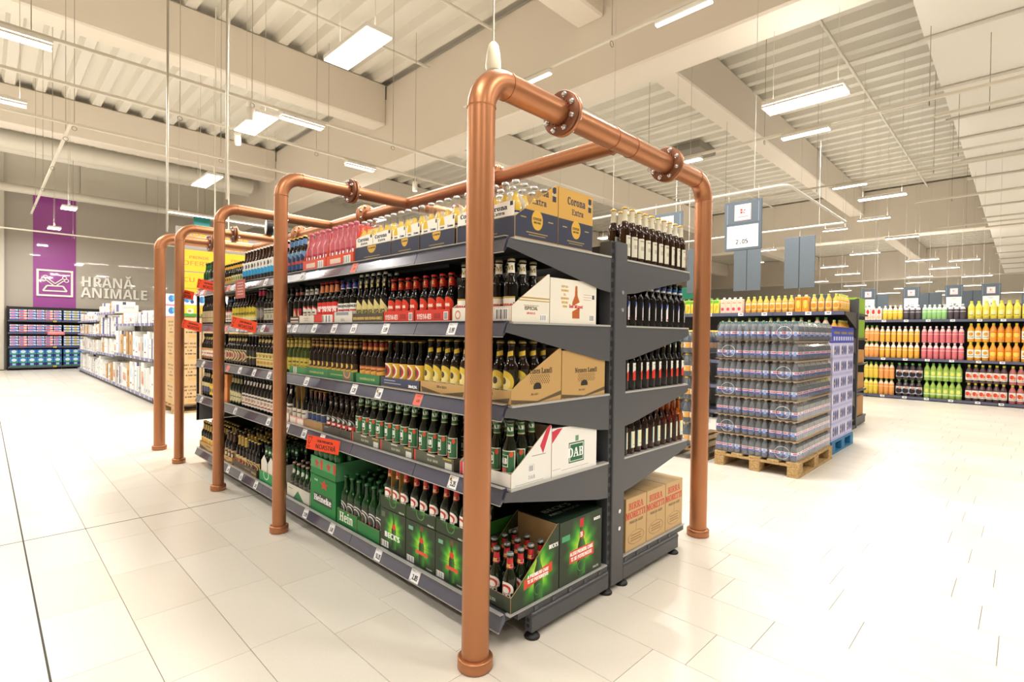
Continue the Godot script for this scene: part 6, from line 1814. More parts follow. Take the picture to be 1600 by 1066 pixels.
	for ln in 2:
		var word: String = ["HRANĂ", "ANIMALE"][ln]
		var x3 := 0.0
		for ch in word:
			var tm := TextMesh.new()
			tm.text = ch; tm.font = f; tm.font_size = 48; tm.pixel_size = 0.0098; tm.depth = 0.05; tm.curve_step = 4.0
			tm.material = wt
			tm.horizontal_alignment = HORIZONTAL_ALIGNMENT_LEFT
			tm.vertical_alignment = VERTICAL_ALIGNMENT_BOTTOM
			var w := f.get_string_size(ch, HORIZONTAL_ALIGNMENT_LEFT, -1, 48).x * 0.0098 * 0.9
			var l := part("letter", tm, t, Vector3(x3, -0.15 + (0.37 if ln == 0 else 0.0), 0.04))
			l.scale.x = 0.9
			x3 += w * 1.0
	# teal hoarding far behind the hoops
	for q in [[Vector3(2.65, 4.05, -14.6), Vector3(3.05, 4.4, -14.55), "teal board hanging behind the strip lamp"], [Vector3(4.6, 3.6, -14.4), Vector3(6.2, 4.3, -14.35), "long teal board hanging beyond the copper hoops"]]:
		var mb6 := MB.new()
		mb6.cbox(hx("1f7f7c", 0.5), q[0], q[1], 0.01)
		mb6.bar(hx("d8d0c0"), Vector3(q[0].x + 0.1, q[1].y, q[0].z + 0.02), Vector3(q[0].x + 0.1, deck_y(q[0].x + 0.1), q[0].z + 0.02), 0.006, 5)
		single("hanging_board", mb6, q[2], "board")

func build_white_goods() -> void:
	var body := hx("dedad2", 0.5)
	var rail := hx("6a6ca0", 0.3)
	var dark := hx("333438", 0.5)
	var secs := [[-9.35, 3, [0.12, 0.8, 1.44], "near"], [-13.15, 2, [0.12, 0.74, 1.2, 1.72], "middle"], [-15.7, 3, [0.12, 0.7, 1.18, 1.55], "far"]]
	var packs := []
	packs.append(cell(64, 64).fill(col("f2f0ec")).rect(0.15, 0.2, 0.7, 0.2, col("d4d8e4")).rect(0.3, 0.55, 0.4, 0.06, col("8a8c98")))
	packs.append(cell(64, 64).fill(col("efedea")).rect(0.42, 0.05, 0.16, 0.9, col("4a4c5c")).rect(0, 0.8, 1, 0.1, col("c8ccd8")))
	packs.append(cell(64, 64).fill(col("f4f2ee")).disc(0.5, 0.4, 0.25, 0.2, col("a8c4dc")).rect(0.2, 0.75, 0.6, 0.06, col("b05860")))
	packs.append(cell(64, 64).fill(col("eceae8")).rect(0, 0, 0.12, 1, col("7a78a8")).rect(0.3, 0.3, 0.5, 0.05, col("888888")).rect(0.3, 0.45, 0.5, 0.05, col("888888")))
	packs.append(cell(64, 64).fill(col("c29a66")).rect(0.3, 0.3, 0.4, 0.2, col("8a6a40")))
	packs.append(cell(64, 64).fill(col("e9e6e2")).rect(0.1, 0.3, 0.8, 0.4, col("c8a48c")).disc(0.7, 0.6, 0.15, 0.15, col("c02838")))
	var bayno := 0
	for s in secs:
		var L_: float = s[1] * 1.25
		var t := shelf_unit("household_shelving", "white household goods shelving with violet rails, %s section" % s[3], Vector3(1.0, 0, s[0] - L_ * 0.5), L_, 0.54, s[2], 1.75, -1, body, rail)
		var mb := MB.new()
		mb.box(dark, Vector3(-0.24, 0.0, -L_ * 0.5), Vector3(-0.22, 0.07, L_ * 0.5))
		part("kick_plate", mb, t)
		var pc := cell(40, 24).fill(col("e8e8f0")).rect(0.2, 0.3, 0.6, 0.3, col("a8a8b8")) if bayno == 0 else null
		if pc:
			goods_tag = pc
		for b in s[1]:
			var zs := []
			for j in 3:
				zs.append(L_ * 0.5 - (b + 0.2 + j * 0.3) * 1.25)
			rail_tags(t, goods_tag, -0.285, s[2], zs, -1)
			for li in s[2].size():
				var y: float = s[2][li]
				var gap: float = (s[2][li + 1] if li + 1 < s[2].size() else y + 0.33) - y - 0.08
				var z: float = s[0] - b * 1.25 - 0.03
				var i := 0
				while true:
					var w := rng.randf_range(0.16, 0.3)
					if z - w < s[0] - (b + 1) * 1.25 + 0.02:
						break
					var h := gap * rng.randf_range(0.62, 0.98)
					var kind: int = [0, 0, 1, 2, 3, 0, 2, 4, 5, 1][rng.randi_range(0, 9)]
					var d := rng.randf_range(0.3, 0.42)
					var mb2 := MB.new()
					var u: Rect2 = packs[kind].uv()
					mb2.box(PRINT, Vector3(0, 0, -w + 0.006), Vector3(d, h, 0), {"nx": u, "pz": u, "nz": u, "px": u, "py": packs[kind].sub(0.0, 0.9, 1, 0.1), "ny": packs[kind].sub(0.0, 0.9, 1, 0.1)})
					var what: String = ["plain white household pack", "white pack with dark stripe", "white pack with blue disc", "white pack with violet edge", "kraft household carton", "white pack with tan picture"][kind]
					single("kraft_pack" if kind == 4 else "white_pack", mb2, "%s, %s bay of household shelving, %s level, %s along" % [what, ordinal(bayno), ORD[li], ordinal(i)], "pack", Vector3(0.74 + rng.randf_range(0, 0.04), y + 0.001, z), "household packs")
					z -= w
					i += 1
			bayno += 1
var goods_tag: Cell

func euro_pallet(label: String, at: Vector3, wood, lx := 1.2, lz := 0.8) -> void:
	var t := thing("pallet", label, "pallet", at)
	var mb: MB
	for i in 3:
		for j in 3:
			mb = MB.new()
			var c := Vector3([0.0725, lx * 0.5, lx - 0.0725][i], 0, [-0.05, -lz * 0.5, -lz + 0.05][j])
			mb.cbox(wood, c + Vector3(-0.0725, 0.022, -0.05), c + Vector3(0.0725, 0.1, 0.05), 0.004)
			part("block", mb, t)
	for j in 3:
		mb = MB.new()
		var z: float = [-0.05, -lz * 0.5, -lz + 0.05][j]
		mb.cbox(wood, Vector3(0, 0, z - 0.05), Vector3(lx, 0.022, z + 0.05), 0.003)
		part("base_board", mb, t)
	for i in 3:
		mb = MB.new()
		var x: float = [0.0725, lx * 0.5, lx - 0.0725][i]
		mb.cbox(wood, Vector3(x - 0.0725, 0.1, -lz), Vector3(x + 0.0725, 0.122, 0), 0.003)
		part("cross_board", mb, t)
	for j in 5:
		mb = MB.new()
		var z2: float = -lz * (0.07 + 0.215 * j)
		mb.cbox(wood, Vector3(0, 0.122, z2 - 0.055), Vector3(lx, 0.144, z2 + 0.055), 0.003)
		part("deck_board", mb, t)

func wood_mat(c: String) -> StandardMaterial3D:
	var m := mt(Color(c), 0.8)
	m.albedo_texture = noise_tex(5, 0.02, Color(0.72, 0.68, 0.62), Color(1, 1, 1))
	m.uv1_triplanar = true
	m.uv1_scale = Vector3(1.5, 9, 9)
	return m

func build_promo_pallet() -> void:
	var wood := wood_mat("c9a878")
	euro_pallet("wooden pallet under the kraft cat litter cartons", Vector3(0.72, 0, -7.97), wood, 1.2, 1.2)
	var face := cell(128, 110).fill(col("c4a478"))
	for i in 3:
		face.text(["CRAFT SELECT", "CAT LITTER", "5.0L"][i], 0.58, 0.2 + i * 0.16, 0.07, col("5c4828"), "m", 0.9)
	face.text("98 REDUCTION", 0.6, 0.68, 0.06, col("5c4828"), "m", 0.8).bars(0.5, 0.78, 0.4, 0.14).rect(0.5, 0.78, 0.4, 0.14, Color(0.76, 0.6, 0.37, 0.0))
	var mats_ := hx("c4a478", 0.75)
	for l in 4:
		for q in [[0, 0], [1, 0], [2, 0], [0, 1], [1, 1], [2, 1]]:
			if l < 3 and q[0] == 1 and q[1] == 1:
				continue
			var lo := Vector3(0.74 + q[0] * 0.39 + 0.008 * ((l + q[1]) % 2), 0.1445 + l * 0.345, -8.56 - q[1] * 0.59)
			carton("litter_carton", lo, lo + Vector3(0.378, 0.344, 0.575), mats_, {"pz": face, "nx": face}, "kraft litter carton, %s layer, %s in the %s row" % [ORD[l], ORD[q[0]], "front" if q[1] == 0 else "back"], "kraft litter cartons")
	# bags on the front row, white and blue boxes on the back row
	var bagc := cell(64, 64).fill(col("e8b428")).rect(0, 0.72, 1, 0.28, col("2c8a3a")).disc(0.5, 0.5, 0.28, 0.24, col("ecd8b8")).disc(0.45, 0.5, 0.14, 0.12, col("c8783c")).rect(0.2, 0.08, 0.6, 0.16, col("f0d040"))
	for i in 4:
		var mb := MB.new()
		mb.cbox(hx("e0a824", 0.4), Vector3(0, 0, -0.16), Vector3(0.22, 0.2, -0.01), 0.03)
		mb.box(PRINT, Vector3(0.02, 0.015, -0.02), Vector3(0.2, 0.19, -0.006), {"pz": bagc.uv()})
		# body colour from the bag's yellow
		var t := single("pet_treat_bag", mb, "yellow and green pet treat bag on the kraft cartons, %s along" % ORD[i], "bag", Vector3(0.86 + i * 0.24, 1.527, -8.02), "pet treat bags")
	var wb := cell(64, 56).fill(col("e8ecf4")).rect(0, 0.85, 1, 0.15, col("e08a98")).disc(0.35, 0.4, 0.2, 0.28, col("3a78c0")).disc(0.6, 0.35, 0.2, 0.25, col("58b4d8")).disc(0.7, 0.6, 0.12, 0.15, col("26407c")).rect(0, 0, 1, 0.06, col("e0b8c8"))
	for r in 2:
		for i in 5:
			var lo2 := Vector3(0.76 + i * 0.225, 1.526 + r * 0.2, -8.85)
			var mb2 := MB.new()
			mb2.box(PRINT, Vector3.ZERO, Vector3(0.22, 0.198, 0.25), {"pz": wb.uv(), "nx": wb.uv(), "px": wb.uv(), "nz": wb.uv(), "py": wb.sub(0, 0.1, 0.1, 0.1), "ny": wb.sub(0, 0.1, 0.1, 0.1)})
			single("tissue_box", mb2, "white box with blue swirls behind the treat bags, %s of the %s row" % [ORD[i], "lower" if r == 0 else "upper"], "box", lo2, "blue swirl boxes")
	# hanging offer board
	var t2 := thing("offer_board", "grey hanging board with yellow offer panels above the litter cartons", "sign", Vector3(1.0, 1.95, -9.1))
	var mb3 := MB.new()
	mb3.cbox(hx("9a938e", 0.6), Vector3(0.0, 0.0, 0), Vector3(1.42, 1.2, 0.03), 0.006)
	part("board", mb3, t2)
	var head := cell(256, 76).fill(col("9a938e")).text("DIN PROMOȚIA", 0.5, 0.3, 0.3, col("efa92c"), "sb", 0.9).rect(0.05, 0.62, 0.6, 0.08, col("d8707c")).text("NOASTRĂ", 0.6, 0.78, 0.24, col("efa92c"), "sb", 0.9)
	var off := cell(200, 150).fill(col("f5b81c")).text("PRINDE", 0.5, 0.34, 0.13, col("c87a2c"), "s", 1.1).text("OFERTA", 0.5, 0.62, 0.2, col("c87a2c"), "s", 1.1)
	var off2 := cell(200, 150).fill(col("f5b81c")).text("CU NOI", 0.5, 0.36, 0.2, col("c87a2c"), "s", 1.1).rect(0.1, 0.75, 0.8, 0.03, col("c87a2c"))
	for q in [[0.06, 0.82, 1.36, 1.17, head, "header_panel"], [0.06, 0.42, 0.68, 0.8, off, "offer_panel"], [0.06, 0.03, 0.68, 0.4, off2, "offer_panel"], [0.74, 0.42, 1.36, 0.8, off, "offer_panel"], [0.74, 0.03, 1.36, 0.4, off2, "offer_panel"]]:
		var mb4 := MB.new()
		mb4.box(hx("f5b81c", 0.5), Vector3(q[0], q[1], 0.03), Vector3(q[2], q[3], 0.036), {"pz": [PRINT, q[4].uv()]})
		part(q[5], mb4, t2)
	mb3 = MB.new()
	for x in [0.62, 0.85]:
		mb3.bar(hx("efe8d8", 0.5), Vector3(x, 1.2, 0.015), Vector3(x, DECK - 1.95, 0.015), 0.012, 6)
	part("hanging_wire", mb3, t2)

# ------------------------------------------------------------------ drinks pallets
func water_mesh(r: float, h: float, body, label: Rect2, cap, neck = null) -> ArrayMesh:
	var mb := MB.new()
	mb.lathe(body, [Vector2(0, 0.004), Vector2(r * 0.6, 0.0), Vector2(r * 0.9, 0.006), Vector2(r, 0.02), Vector2(r * 0.94, h * 0.1), Vector2(r, h * 0.16), Vector2(r, h * 0.22)], 12)
	mb.lathe(LABEL, [Vector2(r + 0.0003, h * 0.22), Vector2(r + 0.0003, h * 0.46)], 12, 0, TAU, label)
	mb.lathe(body, [Vector2(r, h * 0.46), Vector2(r, h * 0.52), Vector2(r * 0.9, h * 0.62), Vector2(r * 0.6, h * 0.78), Vector2(r * 0.36, h * 0.88)], 12)
	mb.lathe(neck if neck else body, [Vector2(r * 0.38, h * 0.88), Vector2(r * 0.38, h * 0.93)], 10)
	mb.lathe(cap, [Vector2(r * 0.38, h * 0.92), Vector2(r * 0.44, h * 0.925), Vector2(r * 0.44, h * 0.99), Vector2(r * 0.38, h), Vector2(0, h)], 10)
	return mb.build()

func pack_proto(nx: int, nz: int, r: float, bottle: ArrayMesh, h: float, film, hole := false) -> Node3D:
	var o := Node3D.new()
	for i in nx:
		for j in nz:
			var b := part("bottle", bottle, o, Vector3(r + 0.002 + i * 2 * r, 0.002, -(r + 0.002 + j * 2 * r)))
			b.rotation.y = rng.randf_range(0, 6.0)
	var mb := MB.new()
	var X := nx * 2 * r + 0.004
	var Z := nz * 2 * r + 0.004
	mb.quad(film, Vector3(0, 0.0, -Z), Vector3(0, 0.0, 0), Vector3(0.004, h * 0.75, -0.002), Vector3(0.004, h * 0.75, -Z + 0.002))
	mb.quad(film, Vector3(0, 0.0, 0), Vector3(X, 0.0, 0), Vector3(X - 0.004, h * 0.75, -0.004), Vector3(0.004, h * 0.75, -0.004))
	mb.quad(film, Vector3(0.004, h * 0.75, 0), Vector3(X - 0.004, h * 0.75, 0), Vector3(X - 0.02, h * 0.97, -0.02), Vector3(0.02, h * 0.97, -0.02))
	mb.quad(film, Vector3(0.004, h * 0.75, -Z), Vector3(0.004, h * 0.75, 0), Vector3(0.02, h * 0.97, -0.02), Vector3(0.02, h * 0.97, -Z + 0.02))
	part("shrink_film", mb, o)
	if hole:
		mb = MB.new()
		var ring := []
		for k in 21:
			ring.append(Vector3(-0.003, h * 0.42 + sin(TAU * k / 20) * h * 0.32, -Z * 0.5 + cos(TAU * k / 20) * Z * 0.26))
		mb.tube(hx("d8dade", 0.15), ring, 0.002, 5, false)
		part("film_edge", mb, o)
	return o

func put_copy(proto: Node3D, called: String, at: Vector3, label: String, cat: String, group: String, yaw := 0.0) -> Node3D:
	var o: Node3D = proto.duplicate()
	o.name = numbered(called); add_child(o)
	o.position = at; o.rotation.y = yaw
	tag(o, label, cat, group)
	return o

func build_pallets() -> void:
	var wood := wood_mat("d4b27c")
	var film := pane(Color(0.9, 0.92, 0.95), 0.07, 0.06)
	var body := mt(Color("666b72"), 0.06)
	var lab := cell(128, 40).fill(col("3a46a0")).rect(0, 0, 1, 0.55, col("ece4ea")).rect(0.1, 0.12, 0.25, 0.3, col("d06070")).rect(0.6, 0.12, 0.25, 0.3, col("d06070")).rect(0.4, 0.1, 0.14, 0.8, col("8fa8dc")).rect(0.88, 0.1, 0.12, 0.8, col("8fa8dc"))
	var capb := hx("d8dce4", 0.35)
	var bm := water_mesh(0.0316, 0.186, body, lab.uv(), capb)
	var teal := mt(Color("2c6a66"), 0.08, 0.0, 0.3)
	var bt := water_mesh(0.0316, 0.186, body, lab.uv(), teal, teal)
	var ps := [pack_proto(3, 4, 0.0316, bm, 0.186, film), pack_proto(3, 4, 0.0316, bm, 0.186, film, true), pack_proto(3, 4, 0.0316, bt, 0.186, film), pack_proto(3, 4, 0.0316, bt, 0.186, film, true)]
	euro_pallet("pale wooden pallet under the wrapped water bottles", Vector3(3.99, 0, 0.04), wood)
	var sheet := hx("b8946a", 0.8)
	for l in 7:
		var y := 0.1455 + l * 0.1915
		var hole_at := 0 if l % 2 == 0 else 2
		var shift := 0.006 * (l % 2)
		for ix in 6:
			for iz in 3:
				if not (ix == 0 or iz == 0 or l == 6):
					continue
				var hole: bool = ix == 0 and iz == hole_at
				var pr: Node3D = ps[(2 if l == 6 else 0) + (1 if hole else 0)]
				put_copy(pr, "water_pack", Vector3(4.0 + ix * 0.197 + shift, y, 0.02 - iz * 0.2625 - shift), "wrapped water pack on the pale pallet, %s layer, %s deep, %s across" % [ORD[l], ORD[ix], ORD[iz]], "water pack", "shrink-wrapped water packs")
		if l < 6:
			var mb := MB.new()
			mb.box(sheet, Vector3(3.985, y + 0.1893, -0.77), Vector3(5.195, y + 0.191, 0.03))
			single("layer_sheet", mb, "thin kraft layer sheet between water packs, %s from the pallet" % ORD[l], "sheet", Vector3.ZERO, "kraft layer sheets")
	# second pallet: large bottles with yellow labels
	var labY := cell(128, 48).fill(col("e8a82c")).rect(0, 0, 1, 0.1, col("f0e0b0")).disc(0.25, 0.5, 0.12, 0.34, col("e8e4d8")).disc(0.75, 0.5, 0.12, 0.34, col("e8e4d8")).disc(0.25, 0.5, 0.07, 0.2, col("58a8b8")).disc(0.75, 0.5, 0.07, 0.2, col("58a8b8"))
	var bodyL := mt(Color("3f4a52"), 0.08, 0.0, 0.4)
	var big := water_mesh(0.0425, 0.247, bodyL, labY.uv(), hx("e8c030", 0.35))
	var pbig := pack_proto(2, 3, 0.0425, big, 0.247, film)
	euro_pallet("darker wooden pallet under the yellow label water", Vector3(3.95, 0, -0.86), wood_mat("a08560"), 1.2, 0.8)
	for l in 5:
		for ix in 4:
			for iz in 3:
				if ix > 0 and l < 4:
					continue
				put_copy(pbig, "large_water_pack", Vector3(3.96 + ix * 0.178, 0.1455 + l * 0.25, -0.87 - iz * 0.262), "wrapped yellow label water pack, %s layer, %s deep, %s across" % [ORD[l], ORD[ix], ORD[iz]], "water pack", "yellow label water packs")
	# third: blue pallet of lilac printed trays
	euro_pallet("bright blue pallet under the lilac trays", Vector3(5.35, 0, 0.0), hx("2678a8", 0.6), 1.0, 0.8)
	var lil := cell(96, 64).fill(col("c4c4e6")).rect(0, 0.85, 1, 0.15, col("b0b0dc")).disc(0.3, 0.45, 0.1, 0.3, col("28347c")).disc(0.55, 0.45, 0.1, 0.3, col("28347c")).disc(0.8, 0.45, 0.1, 0.3, col("28347c")).rect(0.02, 0.1, 0.15, 0.6, col("dcdcf0")).rect(0.24, 0.4, 0.12, 0.12, col("c8a040"))
	var lil2 := cell(96, 64).fill(col("3c48b0")).rect(0, 0, 1, 0.16, col("2c3890")).rect(0.1, 0.3, 0.8, 0.14, col("8a7a58")).rect(0.06, 0.6, 0.2, 0.25, col("c8d0f0")).rect(0.4, 0.6, 0.2, 0.25, col("c8d0f0")).rect(0.74, 0.6, 0.2, 0.25, col("c8d0f0"))
	for l in 7:
		for ix in 3:
			for iz in 2:
				if iz > 0 and ix > 0 and l < 0:
					continue
				var lo := Vector3(5.36 + ix * 0.328 + rng.randf_range(0, 0.006), 0.1455 + l * 0.1875, -0.4 - iz * 0.395)
				carton("drink_tray", lo, lo + Vector3(0.322, 0.1865, 0.385), hx("3c48b0" if l == 6 else "c4c4e6", 0.6), {"pz": lil2 if l == 6 else lil, "nx": lil2 if l == 6 else lil}, "%s drink tray on the blue pallet, %s layer, %s along, %s row" % ["blue" if l == 6 else "lilac", ORD[l], ORD[ix], ORD[iz]], "drink trays on the blue pallet", null, "tray")

# ------------------------------------------------------------------ juice aisle
func juice(h: float, r: float, body, label, capm, square := false) -> Node3D:
	var o := Node3D.new()
	var mb := MB.new()
	if square:
		mb.cbox(body, Vector3(-r, 0, -r), Vector3(r, h * 0.88, r), 0.006)
	else:
		mb.lathe(body, [Vector2(0, 0.003), Vector2(r * 0.9, 0.0), Vector2(r, 0.01), Vector2(r, h * 0.62), Vector2(r * 0.9, h * 0.7), Vector2(r * 0.5, h * 0.84), Vector2(r * 0.4, h * 0.9), Vector2(0, h * 0.9)], 12)
	part("bottle_body", mb, o)
	if label is Cell:
		mb = MB.new()
		if square:
			mb.box(LABEL, Vector3(-r - 0.001, 0.002, -r + 0.004), Vector3(-r + 0.001, h * 0.86, r - 0.004), {"nx": label.uv()})
		else:
			mb.lathe(LABEL, [Vector2(r + 0.0006, h * 0.16), Vector2(r + 0.0006, h * 0.58)], 10, PI - 1.3, PI + 1.3, label.uv())
		part("front_label", mb, o)
	elif label != null:
		mb = MB.new()
		mb.lathe(label, [Vector2(r + 0.0006, h * 0.5), Vector2(r * 0.92, h * 0.705), Vector2(r * 0.52, h * 0.84)], 12)
		part("shoulder_sleeve", mb, o)
	mb = MB.new()
	var cr := r * 0.4
	mb.lathe(capm, [Vector2(cr, h * 0.89), Vector2(cr * 1.1, h * 0.9), Vector2(cr * 1.1, h * 0.985), Vector2(cr, h), Vector2(0, h)], 10)
	part("bottle_cap", mb, o)
	return o

func build_juice_side() -> void:
	var black := hx("1b1c20", 0.55)
	var rail := hx("5a5d74", 0.35)
	var lab_w := cell(48, 48).fill(col("f4efe4")).disc(0.5, 0.4, 0.25, 0.22, col("e09a30")).rect(0.2, 0.72, 0.6, 0.08, col("7a8a4a"))
	var lab_o := cell(48, 48).fill(col("f0a030")).disc(0.5, 0.45, 0.3, 0.3, col("f6d060")).rect(0.15, 0.1, 0.7, 0.1, col("e86a20"))
	var lab_n := cell(48, 48).fill(col("f4cf7a")).disc(0.5, 0.55, 0.3, 0.3, col("ee9a3a")).rect(0, 0, 1, 0.15, col("f6ead0"))
	var lab_r := cell(48, 48).fill(col("efe6dc")).disc(0.4, 0.45, 0.24, 0.26, col("d8402c")).disc(0.66, 0.55, 0.16, 0.18, col("e87a50")).rect(0.2, 0.82, 0.6, 0.06, col("606040"))
	var lab_g := cell(48, 48).fill(col("a4c86a")).disc(0.5, 0.4, 0.26, 0.24, col("e8e070")).rect(0, 0.75, 1, 0.1, col("e8f0d0"))
	var lab_b := cell(48, 48).fill(col("d8d8dc")).disc(0.5, 0.6, 0.4, 0.36, col("22202c")).disc(0.6, 0.22, 0.18, 0.14, col("d88a6a"))
	var wcap := hx("dfe6f2", 0.35)
	var ycap := hx("d8d83a", 0.35)
	var gcap := hx("5aa84a", 0.35)
	var white := hx("efeae4", 0.35)
	var P := {
		"fruit": [juice(0.3, 0.05, hx("f0d8cc", 0.4), cell(48, 64).fill(col("f4e4d8")).disc(0.5, 0.3, 0.3, 0.2, col("d8302c")).disc(0.5, 0.75, 0.4, 0.18, col("f0b898")), wcap, true), "white fruit carton with red fruit"],
		"yellow": [juice(0.32, 0.047, hx("f2cc50", 0.25), white, wcap), "yellow juice bottle with white shoulder"],
		"dark": [juice(0.32, 0.047, hx("5a5058", 0.2), hx("d8d4dc", 0.35), wcap), "dark juice bottle with pale shoulder"],
		"lime": [juice(0.32, 0.047, hx("9acb84", 0.25), hx("e4ece0", 0.35), wcap), "light green juice bottle with pale shoulder"],
		"lemon": [juice(0.37, 0.055, hx("ead556", 0.25), cell(48, 48).fill(col("f0dc50")).disc(0.5, 0.5, 0.3, 0.3, col("dfe0a0")).rect(0.2, 0.8, 0.5, 0.08, col("7a8030")), ycap), "large lemon yellow juice bottle"],
		"orangewhite": [juice(0.36, 0.05, hx("efa45a", 0.25), hx("f2d8c4", 0.35), gcap), "orange juice bottle with green cap"],
		"orange": [juice(0.35, 0.047, hx("f4b648", 0.25), white, wcap), "orange juice bottle with white shoulder"],
		"pink": [juice(0.35, 0.047, hx("de7880", 0.25), hx("f0d0d0", 0.35), wcap), "pink juice bottle with pale shoulder"],
		"mango": [juice(0.38, 0.055, hx("f0aa3c", 0.25), lab_w, ycap), "large mango orange bottle with cream label"],
		"tangerine": [juice(0.38, 0.055, hx("ee9a40", 0.25), lab_o, ycap), "large tangerine bottle with orange label"],
		"citrus": [juice(0.36, 0.05, hx("e8ca4c", 0.25), hx("f0e08a", 0.35), gcap), "yellow citrus bottle with green cap"],
		"cola": [juice(0.36, 0.06, hx("453a3e", 0.15), lab_b, gcap), "dark cola bottle with fruit label"],
		"apple": [juice(0.37, 0.053, hx("9dba54", 0.25), lab_g, gcap), "green apple drink bottle"],
		"berry": [juice(0.37, 0.055, hx("5c4448", 0.15), lab_r, ycap), "dark berry drink bottle with cream label"],
		"rose": [juice(0.37, 0.055, hx("b86a6c", 0.25), lab_r, ycap), "rosy drink bottle with cream label"],
		"peach": [juice(0.29, 0.045, hx("efa45a", 0.25), hx("f2d8c4", 0.35), gcap), "peach drink bottle"],
		"tetra_o": [juice(0.25, 0.044, hx("eda53a", 0.4), lab_o, hx("f0e0c0", 0.4), true), "orange juice carton"],
		"tetra_g": [juice(0.25, 0.044, hx("d8dc6a", 0.4), cell(48, 64).fill(col("e8d84a")).rect(0, 0, 1, 0.25, col("6cb83c")).poly(PackedVector2Array([Vector2(0.1, 0.9), Vector2(0.5, 0.35), Vector2(0.9, 0.5), Vector2(0.4, 0.95)]), col("f0b43c")), gcap, true), "yellow and green juice carton"],
		"tetra_p": [juice(0.25, 0.044, hx("efc8b0", 0.4), cell(48, 64).fill(col("f2d0ba")).disc(0.4, 0.7, 0.3, 0.12, col("d84a6a")).rect(0.2, 0.2, 0.6, 0.1, col("f0a080")), white, true), "pale pink juice carton"],
		"nectar": [juice(0.25, 0.04, hx("eeb04a", 0.25), lab_n, hx("c4d870", 0.35)), "orange nectar bottle with pale green cap"],
	}
	# the wall of shelves at the end of the aisle
	var t := shelf_unit("juice_shelving", "black juice shelving closing the aisle at the back", Vector3(13.13, 0, 1.15), 8.8, 0.62, [0.07, 0.9, 1.745], 2.0, -1, black, rail, 0.733)
	var tagc := cell(40, 20).fill(col("ecebf0")).rect(0.3, 0.3, 0.5, 0.3, col("707078"))
	rail_tags(t, tagc, -0.326, [0.07, 0.9, 1.745], [-1.9, -1.5, -1.12, -0.72, -0.3, 0.05], -1)
	var x := 12.9
	var rows := [
		[1.7465, 1, "top", [["fruit", 3, -1.12, -0.8], ["yellow", 4, -0.79, -0.42], ["dark", 3, -0.41, -0.1], ["lime", 5, -0.08, 0.33], ["dark", 3, 0.34, 0.63], ["lemon", 7, 0.66, 1.45], ["lemon", 3, 1.46, 1.8]]],
		[0.9015, 2, "middle", [["orangewhite", 3, -1.12, -0.85], ["orange", 7, -0.84, -0.11], ["pink", 7, -0.09, 0.62], ["mango", 3, 0.66, 1.0], ["tangerine", 4, 1.0, 1.45], ["mango", 3, 1.46, 1.8]]],
		[0.0715, 2, "bottom", [["citrus", 3, -1.12, -0.85], ["orangewhite", 3, -0.84, -0.55], ["cola", 4, -0.52, -0.05], ["apple", 6, -0.03, 0.6], ["berry", 6, 0.65, 1.28], ["rose", 4, 1.3, 1.75]]]]
	for r in rows:
		for l in r[1]:
			for g in r[3]:
				var pr = P[g[0]]
				var h: float = {"orangewhite": 0.36, "orange": 0.35, "pink": 0.35, "mango": 0.38, "tangerine": 0.38, "citrus": 0.36, "cola": 0.36, "apple": 0.37, "berry": 0.37, "rose": 0.37}.get(g[0], 0.3)
				for i in g[1]:
					var z: float = lerpf(g[2], g[3], (i + 0.5) / g[1])
					var key := "jw %s %s %d" % [g[0], r[2], l]
					counts[key] = counts.get(key, -1) + 1
					put_copy(pr[0], "juice_bottle" if not g[0].begins_with("fruit") else "juice_carton", Vector3(x, r[0] + l * (h + 0.0015), z), "%s, %s back wall shelf%s, %s along" % [pr[1], r[2], "" if r[1] == 1 else (", lower layer" if l == 0 else ", upper layer"), ordinal(counts[key])], "bottle", "juice on the back wall shelves")
	# the juice gondola in front of it
	var dark := hx("4a4b4f", 0.45, 0.2)
	var g2 := shelf_unit("juice_gondola", "dark grey juice gondola behind the water pallets", Vector3(7.32, 0, -3.05), 5.6, 0.72, [0.14, 0.55, 0.95, 1.33, 1.7], 1.9, -1, dark, rail, 0.933)
	rail_tags(g2, tagc, -0.376, [1.7], [2.6, 2.35, 2.1, 1.75, 1.4, 0.9], -1)
	var mb := MB.new()
	for y in [0.55, 0.95, 1.33, 1.7]:
		mb.plate(dark, PackedVector2Array([Vector2(-0.36, y - 0.005), Vector2(0.36, y - 0.005), Vector2(0.36, y - 0.25), Vector2(-0.34, y - 0.045)]), Vector3(0, 0, 2.805), Vector3(1, 0, 0), Vector3.UP, 0.004)
	part("end_bracket", mb, g2)
	mb = MB.new()
	mb.cbox(dark, Vector3(0.36, 0, 2.7), Vector3(0.46, 1.9, 2.805), 0.005)
	part("end_upright", mb, g2)
	mb = MB.new()
	for y in [0.14, 0.55, 0.95, 1.33, 1.7]:
		mb.box(dark, Vector3(0.46, y - 0.03, 1.4), Vector3(1.1, y - 0.002, 2.8))
	mb.box(dark, Vector3(0.46, 0.02, 2.77), Vector3(1.05, 0.11, 2.8))
	part("rear_shelf", mb, g2)
	var gl := [["nectar", 4, -0.33, -0.7], ["tetra_o", 2, -0.71, -0.9], ["nectar", 8, -0.91, -1.62], ["tetra_p", 4, -1.65, -2.0], ["tetra_g", 8, -2.02, -2.8], ["tetra_g", 8, -2.85, -3.6], ["tetra_o", 6, -3.65, -4.2], ["tetra_g", 8, -4.25, -5.0]]
